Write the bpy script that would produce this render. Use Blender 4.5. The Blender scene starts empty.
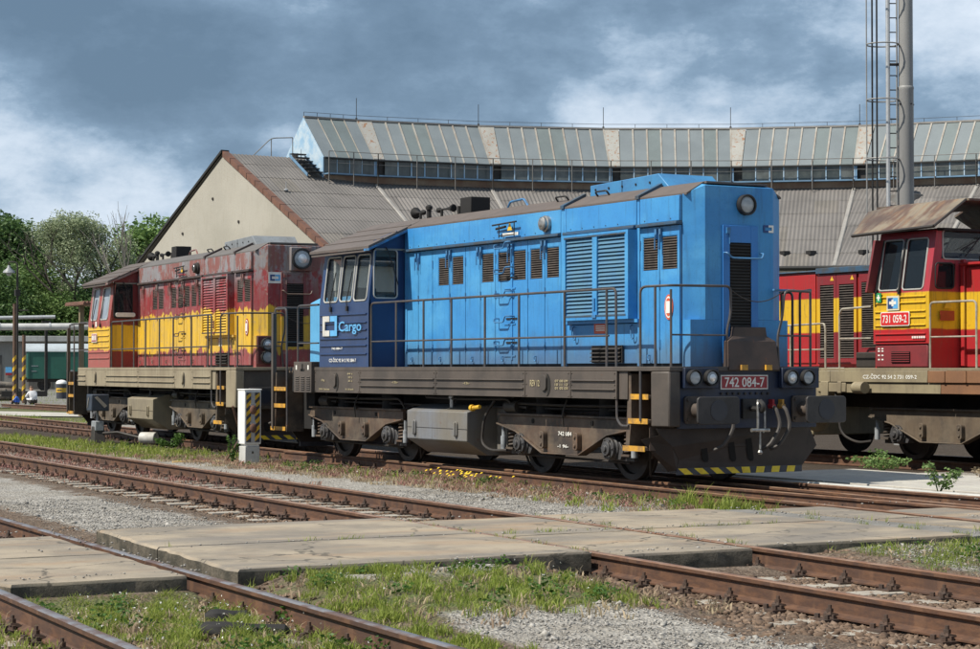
import bpy, bmesh, math, random
import numpy as np
from mathutils import Vector, Matrix

random.seed(7)
rng = np.random.default_rng(11)
SC = bpy.context.scene
COL = SC.collection
R = math.radians

# ------------------------------------------------------------------ camera, sky, sun, exposure
cam_d = bpy.data.cameras.new("camera")
cam = bpy.data.objects.new("camera", cam_d)
COL.objects.link(cam)
cam.location = (28.721, -16.752, 1.617)
cam.rotation_euler = (R(90 + 1.207), 0, R(60.436))
cam_d.sensor_width = 36
cam_d.lens = 77.19
cam_d.clip_start = 0.1
cam_d.clip_end = 6000
SC.camera = cam
SC.render.resolution_x, SC.render.resolution_y = 1024, 678

SUN_EL, SUN_AZ = 51.0, 183.0          # the sun stands straight out from the sunny side of the engines
world = bpy.data.worlds.new("World")
SC.world = world
world.use_nodes = True
wn, wl = world.node_tree.nodes, world.node_tree.links
wn.clear()
w_out = wn.new("ShaderNodeOutputWorld")
sky = wn.new("ShaderNodeTexSky")
sky.sky_type = 'NISHITA'
sky.sun_disc = False
sky.sun_elevation = R(SUN_EL)
sky.sun_rotation = R(SUN_AZ)
bg_sky = wn.new("ShaderNodeBackground"); bg_sky.inputs[1].default_value = 0.10
bg_cloud = wn.new("ShaderNodeBackground"); bg_cloud.inputs[1].default_value = 0.10
tc = wn.new("ShaderNodeTexCoord")
mp = wn.new("ShaderNodeMapping"); mp.inputs['Scale'].default_value = (1, 1, 2.0)
mp.inputs['Location'].default_value = (-4.81, -0.607, -1.695)
wl.new(tc.outputs['Generated'], mp.inputs[0])
n1 = wn.new("ShaderNodeTexNoise"); n1.inputs['Scale'].default_value = 4.0; n1.inputs['Detail'].default_value = 10; n1.inputs['Roughness'].default_value = 0.64; n1.inputs['Distortion'].default_value = 0.0
n2 = wn.new("ShaderNodeTexNoise"); n2.inputs['Scale'].default_value = 2.0; n2.inputs['Detail'].default_value = 3
n3 = wn.new("ShaderNodeTexNoise"); n3.inputs['Scale'].default_value = 11.0; n3.inputs['Detail'].default_value = 8; n3.inputs['Roughness'].default_value = 0.6
for n_ in (n1, n2, n3): wl.new(mp.outputs[0], n_.inputs[0])
sep = wn.new("ShaderNodeSeparateXYZ"); wl.new(tc.outputs['Generated'], sep.inputs[0])
# the far edge of the cloud deck is paler, as cloud near the horizon is
hz = wn.new("ShaderNodeMapRange"); hz.inputs[1].default_value = 0.0; hz.inputs[2].default_value = 0.17; hz.inputs[3].default_value = 0.11; hz.inputs[4].default_value = -0.06
wl.new(sep.outputs['Z'], hz.inputs[0])
def wadd(src, k, acc):
    m_ = wn.new("ShaderNodeMath"); m_.operation = 'MULTIPLY_ADD'; m_.inputs[1].default_value = k
    wl.new(src, m_.inputs[0]); wl.new(acc, m_.inputs[2]); return m_.outputs[0]
acc = wadd(n1.outputs[0], 0.72, hz.outputs[0])
acc = wadd(n2.outputs[0], 0.45, acc)
acc = wadd(n3.outputs[0], 0.30, acc)
cr = wn.new("ShaderNodeValToRGB")
el = cr.color_ramp.elements
el[0].position = 0.575; el[0].color = (1.12, 1.80, 2.65, 1)
el[1].position = 0.885; el[1].color = (7.0, 7.7, 8.6, 1)
for p_, c_ in ((0.655, (1.5, 2.3, 3.3)), (0.705, (2.0, 2.95, 4.1)), (0.745, (3.3, 4.35, 5.6)), (0.795, (5.0, 5.9, 7.0))):
    e = el.new(p_); e.color = (*c_, 1)
wl.new(acc, cr.inputs[0])
wl.new(sky.outputs[0], bg_sky.inputs[0]); wl.new(cr.outputs[0], bg_cloud.inputs[0])
mixs = wn.new("ShaderNodeMixShader"); mixs.inputs[0].default_value = 0.93
wl.new(bg_sky.outputs[0], mixs.inputs[1]); wl.new(bg_cloud.outputs[0], mixs.inputs[2])
wl.new(mixs.outputs[0], w_out.inputs[0])

sun_d = bpy.data.lights.new("sun", 'SUN')
sun_d.energy = 5.0
sun_d.angle = R(0.53)
sun_d.color = (1.0, 0.935, 0.82)
sun = bpy.data.objects.new("sun", sun_d)
COL.objects.link(sun)
sun.location = (0, -60, 80)
_a, _e = R(SUN_AZ), R(SUN_EL)
sdir = Vector((math.sin(_a) * math.cos(_e), math.cos(_a) * math.cos(_e), math.sin(_e)))   # towards the sun
sun.rotation_euler = sdir.to_track_quat('Z', 'Y').to_euler()

SC.view_settings.view_transform = 'Standard'
SC.view_settings.look = 'None'
SC.view_settings.exposure = 0.30
SC.view_settings.gamma = 1.0
SC.view_settings.use_curve_mapping = False

# ------------------------------------------------------------------ mesh helpers
class MB:
    """collects shapes and links them as ONE mesh object"""
    def __init__(s):
        s.v, s.f, s.m, s.cur = [], [], [], 0
    def mat(s, i):
        s.cur = i; return s
    def add(s, vs, fs):
        o = len(s.v)
        s.v += [tuple(v) for v in vs]
        s.f += [tuple(i + o for i in f) for f in fs]
        s.m += [s.cur] * len(fs)
        return s
    def hexa(s, p):
        return s.add(p, [(0, 3, 2, 1), (4, 5, 6, 7), (0, 1, 5, 4), (1, 2, 6, 5), (2, 3, 7, 6), (3, 0, 4, 7)])
    def box(s, x0, x1, y0, y1, z0, z1):
        return s.hexa([(x0, y0, z0), (x1, y0, z0), (x1, y1, z0), (x0, y1, z0), (x0, y0, z1), (x1, y0, z1), (x1, y1, z1), (x0, y1, z1)])
    def quad(s, a, b, c, d):
        return s.add([a, b, c, d], [(0, 1, 2, 3)])
    def prism(s, poly, axis, a0, a1):
        n = len(poly)
        def pt(p, a):
            return (a, p[0], p[1]) if axis == 'x' else (p[0], a, p[1]) if axis == 'y' else (p[0], p[1], a)
        vs = [pt(p, a0) for p in poly] + [pt(p, a1) for p in poly]
        fs = [tuple(range(n - 1, -1, -1)), tuple(range(n, 2 * n))] + [(i, (i + 1) % n, n + (i + 1) % n, n + i) for i in range(n)]
        return s.add(vs, fs)
    def tube(s, pts, r, n=7, closed=False):
        pts = [Vector(p) for p in pts]
        N = len(pts)
        rr = r if isinstance(r, (list, tuple)) else [r] * N
        vs, fs = [], []
        up = None
        for i, p in enumerate(pts):
            if closed:
                d = (pts[(i + 1) % N] - pts[i - 1])
            else:
                d = pts[min(i + 1, N - 1)] - pts[max(i - 1, 0)]
            d = d.normalized() if d.length > 1e-9 else Vector((0, 0, 1))
            if up is None:
                up = d.cross(Vector((0, 0, 1)))
                if up.length < 0.1: up = d.cross(Vector((1, 0, 0)))
                up.normalize()
            else:
                up = up - d * up.dot(d)
                if up.length < 1e-6: up = d.orthogonal()
                up.normalize()
            w = d.cross(up)
            for k in range(n):
                a = 2 * math.pi * k / n
                vs.append(p + (up * math.cos(a) + w * math.sin(a)) * rr[i])
        for i in range(N if closed else N - 1):
            j = (i + 1) % N
            for k in range(n):
                l = (k + 1) % n
                fs.append((i * n + k, i * n + l, j * n + l, j * n + k))
        if not closed:
            fs.append(tuple(range(n - 1, -1, -1)))
            fs.append(tuple((N - 1) * n + k for k in range(n)))
        return s.add(vs, fs)
    def lathe(s, p0, d, prof, n=16):
        """prof: (distance along d, radius) pairs"""
        p0, d = Vector(p0), Vector(d).normalized()
        u = d.orthogonal().normalized(); w = d.cross(u)
        vs, fs = [], []
        for (t, r) in prof:
            for k in range(n):
                a = 2 * math.pi * k / n
                vs.append(p0 + d * t + (u * math.cos(a) + w * math.sin(a)) * max(r, 1e-4))
        for i in range(len(prof) - 1):
            for k in range(n):
                l = (k + 1) % n
                fs.append((i * n + k, i * n + l, (i + 1) * n + l, (i + 1) * n + k))
        fs.append(tuple(range(n - 1, -1, -1)))
        fs.append(tuple((len(prof) - 1) * n + k for k in range(n)))
        return s.add(vs, fs)
    def cyl(s, p0, p1, r0, r1=None, n=12):
        d = Vector(p1) - Vector(p0)
        return s.lathe(p0, d, [(0, r0), (d.length, r0 if r1 is None else r1)], n)
    def mesh(s, name, mats, smooth=True):
        me = bpy.data.meshes.new(name)
        me.from_pydata(s.v, [], s.f)
        for m in (mats if isinstance(mats, (list, tuple)) else [mats]):
            me.materials.append(m)
        if max(s.m, default=0) > 0:
            me.polygons.foreach_set('material_index', s.m)
        bm = bmesh.new(); bm.from_mesh(me)
        bmesh.ops.recalc_face_normals(bm, faces=bm.faces)
        bm.to_mesh(me); bm.free()
        if smooth:
            me.shade_smooth()
            me.set_sharp_from_angle(angle=R(38))
        return me
    def obj(s, name, mats, parent=None, smooth=True, bevel=0, **kw):
        o = link(name, s.mesh(name, mats, smooth), parent, **kw)
        if bevel:
            b = o.modifiers.new("bevel", 'BEVEL'); b.width = bevel; b.segments = 2; b.limit_method = 'ANGLE'; b.angle_limit = R(40)
        return o

def link(name, me, parent=None, loc=None, rot=None, **kw):
    o = bpy.data.objects.new(name, me)
    COL.objects.link(o)
    if parent: o.parent = parent
    if loc is not None: o.location = loc
    if rot is not None: o.rotation_euler = rot
    for k, v in kw.items(): o[k] = v
    return o

def thing(name, label, cat, loc=(0, 0, 0), rz=0, group=None):
    o = bpy.data.objects.new(name, None)
    o.empty_display_size = 0.3
    COL.objects.link(o)
    o.location = loc; o.rotation_euler = (0, 0, rz)
    o['label'] = label; o['category'] = cat
    if group: o['group'] = group
    return o

def fast_mesh(name, verts, faces, mats, parent=None, smooth=False, **kw):
    """numpy arrays (n,3) and (m,k) to one object"""
    me = bpy.data.meshes.new(name)
    verts = np.ascontiguousarray(verts, dtype=np.float32); faces = np.ascontiguousarray(faces, dtype=np.int32)
    nv, (nf, k) = len(verts), faces.shape
    me.vertices.add(nv); me.vertices.foreach_set('co', verts.ravel())
    me.loops.add(nf * k); me.loops.foreach_set('vertex_index', faces.ravel())
    me.polygons.add(nf)
    me.polygons.foreach_set('loop_start', np.arange(0, nf * k, k, dtype=np.int32))
    me.polygons.foreach_set('loop_total', np.full(nf, k, dtype=np.int32))
    if smooth: me.polygons.foreach_set('use_smooth', np.ones(nf, dtype=bool))
    me.update(calc_edges=True); me.validate()
    for m in (mats if isinstance(mats, (list, tuple)) else [mats]): me.materials.append(m)
    return link(name, me, parent, **kw)

def rrect(cu, cv, w, h, r, n=4):
    """rounded rectangle outline in 2D"""
    out = []
    for (sx, sy, a0) in ((1, 1, 0), (-1, 1, 90), (-1, -1, 180), (1, -1, 270)):
        for i in range(n + 1):
            a = R(a0 + 90 * i / n)
            out.append((cu + sx * (w / 2 - r) + r * math.cos(a), cv + sy * (h / 2 - r) + r * math.sin(a)))
    return out

def arc_path(pts, r=0.08, n=4):
    """polyline with rounded corners"""
    pts = [Vector(p) for p in pts]
    out = [pts[0]]
    for i in range(1, len(pts) - 1):
        a, b, c = pts[i - 1], pts[i], pts[i + 1]
        d1 = (a - b); d2 = (c - b)
        k = min(r, d1.length * 0.45, d2.length * 0.45)
        p, q = b + d1.normalized() * k, b + d2.normalized() * k
        for j in range(n + 1):
            t = j / n
            out.append(p * (1 - t) ** 2 + b * 2 * t * (1 - t) + q * t ** 2)
    out.append(pts[-1])
    return out

_txt = {}
def text_mesh(txt):
    if txt not in _txt:
        cu = bpy.data.curves.new("lettering", 'FONT')
        cu.body = txt; cu.extrude = 0.02; cu.resolution_u = 3; cu.offset = 0.012
        ob = bpy.data.objects.new("lettering", cu)
        COL.objects.link(ob)
        dg = bpy.context.evaluated_depsgraph_get()
        me = bpy.data.meshes.new_from_object(ob.evaluated_get(dg))
        bpy.data.objects.remove(ob)
        co = np.empty(len(me.vertices) * 3, np.float32); me.vertices.foreach_get('co', co)
        co = co.reshape(-1, 3)
        mn, mx = co.min(0), co.max(0)
        co[:, 0] = (co[:, 0] - mn[0]) / (mx[0] - mn[0]); co[:, 1] = (co[:, 1] - mn[1]) / (mx[1] - mn[1])
        co[:, 2] = (co[:, 2] - mn[2]) / (mx[2] - mn[2])
        _txt[txt] = (co, [tuple(p.vertices) for p in me.polygons])
        bpy.data.meshes.remove(me)
    return _txt[txt]

def lettering(txt, p0, U, V, w, h, m, parent, depth=0.003):
    co, fs = text_mesh(txt)
    p0, U, V = np.array(p0), np.array(U, float), np.array(V, float)
    N = np.cross(U, V)
    vs = p0 + np.outer(co[:, 0] * w, U) + np.outer(co[:, 1] * h, V) + np.outer(co[:, 2] * depth, N)
    b = MB(); b.add([tuple(x) for x in vs], fs)
    return b.obj('lettering', m, parent, smooth=False)

UX, UZ, UY = (1, 0, 0), (0, 0, 1), (0, 1, 0)

# ------------------------------------------------------------------ material helpers
class NT:
    def __init__(s, name):
        s.m = bpy.data.materials.new(name); s.m.use_nodes = True
        s.n, s.l = s.m.node_tree.nodes, s.m.node_tree.links
        s.b = s.n['Principled BSDF']
        s._tc = None
    def set(s, node, key, v):
        i = node.inputs[key]
        if hasattr(v, 'is_output') or isinstance(v, bpy.types.NodeSocket): s.l.new(v, i)
        elif isinstance(v, (tuple, list)) and len(v) == 3 and i.type == 'RGBA': i.default_value = (*v, 1)
        else: i.default_value = v
    def coord(s, ref=None, kind='Object'):
        t = s.n.new('ShaderNodeTexCoord')
        if ref: t.object = ref
        return t.outputs[kind]
    def world(s):
        return s.n.new('ShaderNodeNewGeometry').outputs['Position']
    def scale(s, vec, sc, loc=(0, 0, 0)):
        p = s.n.new('ShaderNodeMapping'); p.inputs['Scale'].default_value = sc; p.inputs['Location'].default_value = loc
        s.l.new(vec, p.inputs[0]); return p.outputs[0]
    def noise(s, vec, sc, detail=4, rough=0.55, dist=0):
        t = s.n.new('ShaderNodeTexNoise'); t.inputs['Scale'].default_value = sc; t.inputs['Detail'].default_value = detail
        t.inputs['Roughness'].default_value = rough; t.inputs['Distortion'].default_value = dist
        s.l.new(vec, t.inputs[0]); return t.outputs[0]
    def voro(s, vec, sc, feat='F1', out='Distance'):
        t = s.n.new('ShaderNodeTexVoronoi'); t.inputs['Scale'].default_value = sc; t.feature = feat
        s.l.new(vec, t.inputs[0]); return t.outputs[out]
    def math(s, op, a, b=0.5, c=0.5, clamp=False):
        t = s.n.new('ShaderNodeMath'); t.operation = op; t.use_clamp = clamp
        s.set(t, 0, a); s.set(t, 1, b)
        if op in ('MULTIPLY_ADD',): s.set(t, 2, c)
        return t.outputs[0]
    def step(s, v, lo, hi):
        t = s.n.new('ShaderNodeMapRange'); t.interpolation_type = 'SMOOTHSTEP'
        s.set(t, 0, v); t.inputs[1].default_value = lo; t.inputs[2].default_value = hi
        return t.outputs[0]
    def mix(s, f, a, b):
        t = s.n.new('ShaderNodeMix'); t.data_type = 'RGBA'
        s.set(t, 0, f); s.set(t, 6, a if not isinstance(a, tuple) else (*a[:3], 1)); s.set(t, 7, b if not isinstance(b, tuple) else (*b[:3], 1))
        return t.outputs[2]
    def xyz(s, vec):
        t = s.n.new('ShaderNodeSeparateXYZ'); s.l.new(vec, t.inputs[0]); return t.outputs
    def bump(s, h, strength=0.3, dist=0.02):
        t = s.n.new('ShaderNodeBump'); t.inputs['Strength'].default_value = strength; t.inputs['Distance'].default_value = dist
        s.l.new(h, t.inputs['Height']); s.l.new(t.outputs[0], s.b.inputs['Normal'])
    def done(s, col=None, rough=None, metal=None, spec=None):
        if col is not None: s.set(s.b, 'Base Color', col)
        if rough is not None: s.set(s.b, 'Roughness', rough)
        if metal is not None: s.set(s.b, 'Metallic', metal)
        if spec is not None: s.set(s.b, 'Specular IOR Level', spec)
        return s.m

def weathered(name, col, col2=None, rust=0.0, rustcol=(0.13, 0.055, 0.028), streak=0.25, streakcol=(0.06, 0.05, 0.04), rough=0.5, metal=0.0, grime=None, dents=0.0, fade=None,
              scale=2.0, bump=0.06, ref=None, dust=0.0, dustcol=(0.22, 0.18, 0.13)):
    """paint or metal with fading patches, vertical dirt streaks and rust spots"""
    t = NT(name)
    vec = t.coord(ref) if ref else t.world()
    big = t.noise(vec, scale, 5)
    c = t.mix(t.step(big, 0.35, 0.68), col, col2 or tuple(x * 0.72 for x in col))
    if fade: c = t.mix(t.math('MULTIPLY', t.step(t.noise(t.scale(vec, (1, 1, 1.3)), .9, 6, .62), .47, .60), fade[1]), c, fade[0])
    st = t.noise(t.scale(vec, (9, 9, 0.8)), 1.6, 5, 0.65)
    c = t.mix(t.math('MULTIPLY', t.step(st, 0.5, 0.78), streak), c, streakcol)
    fine = t.noise(vec, 34, 3)
    c = t.mix(t.math('MULTIPLY', t.step(fine, 0.52, 0.75), 0.22), c, tuple(x * 0.45 for x in col))
    if rust:
        rn = t.noise(vec, 5.5, 7, 0.68)
        c = t.mix(t.step(rn, 0.78 - rust * 0.35, 0.84 - rust * 0.3), c, rustcol)
    if dust:
        dn = t.noise(vec, 3.3, 6, 0.7)
        c = t.mix(t.math('MULTIPLY', t.step(dn, 0.4, 0.7), dust), c, dustcol)
    if grime:                 # dirt settled along the foot of the panels: (z low, z high, amount)
        gn = t.math('MULTIPLY', t.math('SUBTRACT', 1.0, t.step(t.math('ADD', t.xyz(vec)[2], t.math('MULTIPLY', t.noise(t.scale(vec, (5, 5, 2)), 1.5, 5), -.35)), grime[0], grime[1])), grime[2])
        c = t.mix(gn, c, (0.085, 0.075, 0.065))
    if bump or dents:
        hgt = t.math('MULTIPLY', t.noise(vec, 22, 4), bump)
        if dents: hgt = t.math('ADD', hgt, t.math('MULTIPLY', t.noise(vec, 1.7, 2), dents))
        t.bump(hgt, 1.0, 0.02)
    r = t.math('MULTIPLY_ADD', big, 0.3, rough - 0.15)
    return t.done(c, r, metal)

def plain(name, col, rough=0.5, metal=0.0, spec=None, vary=0.15, scale=8):
    t = NT(name)
    n = t.noise(t.coord(), scale, 4)
    return t.done(t.mix(t.step(n, 0.35, 0.7), col, tuple(x * (1 - vary) for x in col)), rough, metal, spec)
# ------------------------------------------------------------------ shared materials
M = {}
M['iron'] = weathered('dirty_iron', (0.036, 0.030, 0.026), (0.022, 0.019, 0.017), 0.25, streak=0.3, rough=0.62, scale=3)
M['black'] = plain('black_iron', (0.018, 0.017, 0.017), 0.55)
M['soot_shade'] = plain('soot_shade_black', (0.012, 0.011, 0.011), 0.8)  # soot on roof fittings; on parts below the sill it paints in shade
M['dark'] = plain('dark_recess', (0.012, 0.011, 0.010), 0.9)
M['rail_steel'] = None
M['rubber'] = plain('black_rubber', (0.02, 0.02, 0.02), 0.75)
M['gasket'] = plain('pale_gasket', (0.42, 0.42, 0.40), 0.6)
M['chrome'] = plain('bare_steel', (0.42, 0.41, 0.39), 0.38, 0.8, vary=.5, scale=14)
M['zinc'] = plain('galvanised_steel', (0.50, 0.51, 0.52), 0.45, 0.5)
M['white'] = weathered('white_paint', (0.80, 0.80, 0.78), (0.70, 0.70, 0.68), streak=0.06, rough=0.5, scale=4, bump=0.02)
M['letter_white'] = plain('white_lettering', (0.78, 0.77, 0.72), 0.6)
M['yellow'] = weathered('yellow_paint', (0.72, 0.44, 0.03), (0.55, 0.33, 0.03), 0.2, streak=0.3, rough=0.5, scale=6)
M['step_yellow'] = weathered('worn_yellow_step', (0.62, 0.32, 0.03), (0.30, 0.17, 0.05), 0.45, rough=0.6, scale=9)
M['hazard_black'] = weathered('hazard_black', (0.05, 0.055, 0.07), (0.035, 0.038, 0.05), 0.05, rough=0.5, scale=6)
M['red_plate'] = plain('red_plate', (0.30, 0.022, 0.03), 0.4)
M['red_bright'] = plain('red_plate_bright', (0.62, 0.03, 0.03), 0.4)
M['lamp_glass'] = plain('lamp_glass', (0.36, 0.39, 0.41), 0.08, 0.0, 0.8)
M['reflector'] = plain('reflector', (0.80, 0.81, 0.82), 0.3, .6)
M['orange_plate'] = plain('orange_red_plate', (0.60, 0.10, 0.04), 0.5)
M['hose'] = plain('brake_hose', (0.055, 0.048, 0.044), 0.6)

def glass(name, tint, alpha):
    t = NT(name)
    n, l = t.n, t.l
    tr = n.new('ShaderNodeBsdfTransparent'); tr.inputs[0].default_value = (0.84, 0.87, 0.88, 1)
    t.set(t.b, 'Base Color', tint); t.b.inputs['Roughness'].default_value = 0.04
    mx = n.new('ShaderNodeMixShader'); mx.inputs[0].default_value = alpha
    l.new(tr.outputs[0], mx.inputs[1]); l.new(t.b.outputs[0], mx.inputs[2])
    l.new(mx.outputs[0], n['Material Output'].inputs[0])
    return t.m
M['glass'] = glass('window_glass', (0.05, 0.06, 0.065), 0.32)
M['glass_dark'] = glass('dark_window_glass', (0.015, 0.02, 0.025), 0.8)

def rail_material():
    """rusty web, foot and head; the running face on top is polished by wheels"""
    t = NT('rusty_rail')
    vec = t.world()
    a = t.noise(t.scale(vec, (1, 1, 5)), 7, 5, 0.65)
    c = t.mix(t.step(a, 0.35, 0.65), (0.070, 0.035, 0.022), (0.120, 0.058, 0.031))
    c = t.mix(t.math('MULTIPLY', t.step(t.noise(t.scale(vec, (1, 1, .2)), 2.1, 5, .65), 0.45, 0.62), 0.7), c, (0.060, 0.034, 0.026))
    c = t.mix(t.math('MULTIPLY', t.step(t.noise(t.scale(vec, (1, 1, .3)), 5.3, 4), 0.54, 0.66), 0.4), c, (0.19, 0.10, 0.055))
    t.bump(t.noise(vec, 60, 3), 0.15, 0.01)
    return t.done(c, 0.72)
M['rail_steel'] = rail_material()
def railtop(name, col, rough, metal):
    t = NT(name)
    vec = t.world()
    a = t.noise(vec, 4, 4)
    c = t.mix(t.step(a, 0.4, 0.62), col, (0.26, 0.13, 0.07))
    return t.done(c, rough, metal)
M['rail_top'] = railtop('worn_rail_head', (0.33, 0.21, 0.14), 0.42, 0.35)
M['rail_top_bright'] = railtop('polished_rail_head', (0.42, 0.38, 0.36), 0.3, 0.7)

def concrete(name, col, col2, stain=(0.16, 0.13, 0.10), sc=1.2, bumpn=0.25, rusty=None, cracks=False):
    t = NT(name)
    vec = t.world()
    c = t.mix(t.step(t.noise(vec, sc, 6, 0.6), 0.35, 0.65), col, col2)
    c = t.mix(t.math('MULTIPLY', t.step(t.noise(vec, sc * 4.2, 6, 0.7), 0.5, 0.72), 0.45), c, stain)
    if rusty: c = t.mix(t.math('MULTIPLY', t.step(t.noise(t.scale(vec, (1.0, 0.35, 1)), sc * 1.6, 5), 0.48, 0.7), 0.6), c, rusty)
    if cracks:
        wv = t.n.new('ShaderNodeVectorMath'); wv.operation = 'MULTIPLY_ADD'; wn_ = t.n.new('ShaderNodeTexNoise'); wn_.inputs['Scale'].default_value = 3; wn_.inputs['Detail'].default_value = 5; t.l.new(vec, wn_.inputs[0]); t.l.new(wn_.outputs['Color'], wv.inputs[0]); wv.inputs[1].default_value = (.5, .5, .5); t.l.new(vec, wv.inputs[2])
        ce = t.voro(wv.outputs[0], .55, 'DISTANCE_TO_EDGE')
        c = t.mix(t.math('MULTIPLY', t.math('SUBTRACT', 1.0, t.step(ce, .003, .011)), .75), c, (0.05, 0.045, 0.035))
        c = t.mix(t.math('MULTIPLY', t.step(t.noise(t.scale(vec, (1.5, .22, 1)), 1.3, 5), .46, .62), .7), c, (0.165, 0.148, 0.13))
    sp = t.noise(vec, 90, 2)
    c = t.mix(t.math('MULTIPLY', t.step(sp, 0.55, 0.75), 0.35), c, tuple(x * 0.5 for x in col))
    t.bump(t.noise(vec, 45, 5, 0.7), bumpn, 0.01)
    return t.done(c, 0.9)
M['slab'] = concrete('crossing_concrete', (0.325, 0.27, 0.20), (0.20, 0.172, 0.137), (0.12, 0.095, 0.072), rusty=(0.30, 0.20, 0.12), cracks=True)
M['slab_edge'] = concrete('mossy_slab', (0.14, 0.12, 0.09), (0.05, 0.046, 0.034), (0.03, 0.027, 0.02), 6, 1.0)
M['sleeper'] = concrete('sleeper_concrete', (0.36, 0.33, 0.28), (0.27, 0.24, 0.20), (0.20, 0.12, 0.075), 3.0)
M['path'] = concrete('path_concrete', (0.44, 0.42, 0.37), (0.36, 0.34, 0.31))
M['asphalt'] = concrete('patched_grit', (0.20, 0.19, 0.175), (0.14, 0.135, 0.125), sc=3)
M['curb'] = concrete('pale_concrete', (0.50, 0.50, 0.48), (0.42, 0.42, 0.40))

def ground_material():
    t = NT('yard_ground')
    vec = t.world()
    at = t.n.new('ShaderNodeAttribute'); at.attribute_name = 'zone'
    sepn = t.n.new('ShaderNodeSeparateColor'); t.l.new(at.outputs['Color'], sepn.inputs[0])
    zb, zg, zl = sepn.outputs[0], sepn.outputs[1], sepn.outputs[2]
    wob = t.math('SUBTRACT', t.noise(vec, 2.6, 5, 0.65), 0.5)
    wob = t.math('MULTIPLY', wob, 1.5)
    pebble = t.voro(vec, 38)
    cell = t.voro(vec, 38, 'F1', 'Color')
    csep = t.n.new('ShaderNodeSeparateColor'); t.l.new(cell, csep.inputs[0])
    # grey limestone gravel
    gcol = t.mix(csep.outputs[0], (0.185, 0.172, 0.155), (0.405, 0.385, 0.35))
    gcol = t.mix(t.math('MULTIPLY', t.step(t.noise(vec, 1.1, 5), 0.42, 0.68), 0.5), gcol, (0.19, 0.165, 0.13))
    # brown track bed
    bcol = t.mix(csep.outputs[1], (0.066, 0.046, 0.034), (0.185, 0.14, 0.105))
    bcol = t.mix(t.math('MULTIPLY', t.step(t.noise(vec, 2.2, 4), 0.5, 0.7), 0.4), bcol, (0.24, 0.21, 0.175))
    # soil under grass
    scol = t.mix(t.step(t.noise(vec, 6, 5), 0.35, 0.65), (0.12, 0.105, 0.06), (0.10, 0.125, 0.045))
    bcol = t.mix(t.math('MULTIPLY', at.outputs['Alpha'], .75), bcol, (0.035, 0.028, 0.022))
    # pale sandy
    lcol = t.mix(t.step(t.noise(vec, 3, 5), 0.35, 0.65), (0.50, 0.47, 0.42), (0.40, 0.37, 0.32))
    c = t.mix(t.step(t.math('ADD', zb, wob), 0.3, 0.7), gcol, bcol)
    c = t.mix(t.step(t.math('ADD', zl, wob), 0.3, 0.7), c, lcol)
    c = t.mix(t.step(t.math('ADD', zg, wob), 0.3, 0.7), c, scol)
    h = t.math('ADD', t.math('MULTIPLY', pebble, 1.0), t.math('MULTIPLY', t.noise(vec, 15, 5), 0.6))
    t.bump(h, 0.7, 0.03)
    return t.done(c, 0.95, spec=0.2)
M['ground'] = ground_material()

def leaf_material(name, c1, c2, c3, rough=0.55, trans=0.25):
    t = NT(name)
    vec = t.world()
    rnd = t.n.new('ShaderNodeNewGeometry').outputs['Random Per Island']
    c = t.mix(rnd, c1, c2)
    c = t.mix(t.step(t.noise(vec, 0.6, 4), 0.4, 0.65), c, c3)
    t.set(t.b, 'Base Color', c); t.b.inputs['Roughness'].default_value = rough; t.b.inputs['Specular IOR Level'].default_value = 0.25
    tl = t.n.new('ShaderNodeBsdfTranslucent'); t.l.new(c, tl.inputs[0])
    mx = t.n.new('ShaderNodeMixShader'); mx.inputs[0].default_value = trans
    t.l.new(t.b.outputs[0], mx.inputs[1]); t.l.new(tl.outputs[0], mx.inputs[2])
    t.l.new(mx.outputs[0], t.n['Material Output'].inputs[0])
    return t.m
M['bark'] = weathered('bark', (0.10, 0.085, 0.07), (0.06, 0.05, 0.042), streak=0.4, rough=0.9, scale=2)
# ------------------------------------------------------------------ locomotives
def banded(name, ref, bands, wob=0.10, patch=None, patch_amt=0.5, rough=0.5, chips=(0.20, 0.18, 0.17), chip_amt=0.3, streak=.35):
    """paint scheme in horizontal bands: [(z below which the band applies, colour)], ragged where repainted"""
    t = NT(name)
    vec = t.coord(ref)
    z = t.xyz(vec)[2]
    n = t.noise(t.scale(vec, (1.9, 1.9, .4)), 1.9, 7, 0.68)
    zz = t.math('ADD', z, t.math('MULTIPLY', t.math('SUBTRACT', n, 0.5), wob * 4))
    c = bands[0][1]
    for zt, col in bands[1:]:
        c = t.mix(t.step(zz, zt - 0.015, zt + 0.015), c, col)
    if patch:
        pn = t.noise(t.scale(vec, (1, 1, 0.55)), 2.6, 6, 0.68)
        hi = t.math('ADD', .12, t.math('MULTIPLY', t.step(z, 3.0, 3.65), .88))
        c = t.mix(t.math('MULTIPLY', t.math('MULTIPLY', t.step(pn, 0.44, 0.54), hi), patch_amt), c, patch)
    st = t.noise(t.scale(vec, (12, 12, 0.8)), 1.5, 5, 0.65)
    c = t.mix(t.math('MULTIPLY', t.step(st, 0.50, 0.72), streak), c, (0.085, 0.062, 0.05))
    if patch: c = t.mix(t.math('MULTIPLY', t.step(t.noise(t.scale(vec, (7, 7, .9)), 2.2, 5, .6), .52, .68), .5), c, (0.20, 0.13, 0.095))
    cn = t.noise(vec, 8, 6, 0.7)
    c = t.mix(t.math('MULTIPLY', t.step(cn, 0.58, 0.66), chip_amt), c, chips)
    t.bump(t.noise(vec, 20, 4), 0.06, 0.02)
    return t.done(c, rough)

def rail_tube(b, pts, r=0.018, bend=0.09):
    b.tube(arc_path(pts, bend), r, 8)

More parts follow.
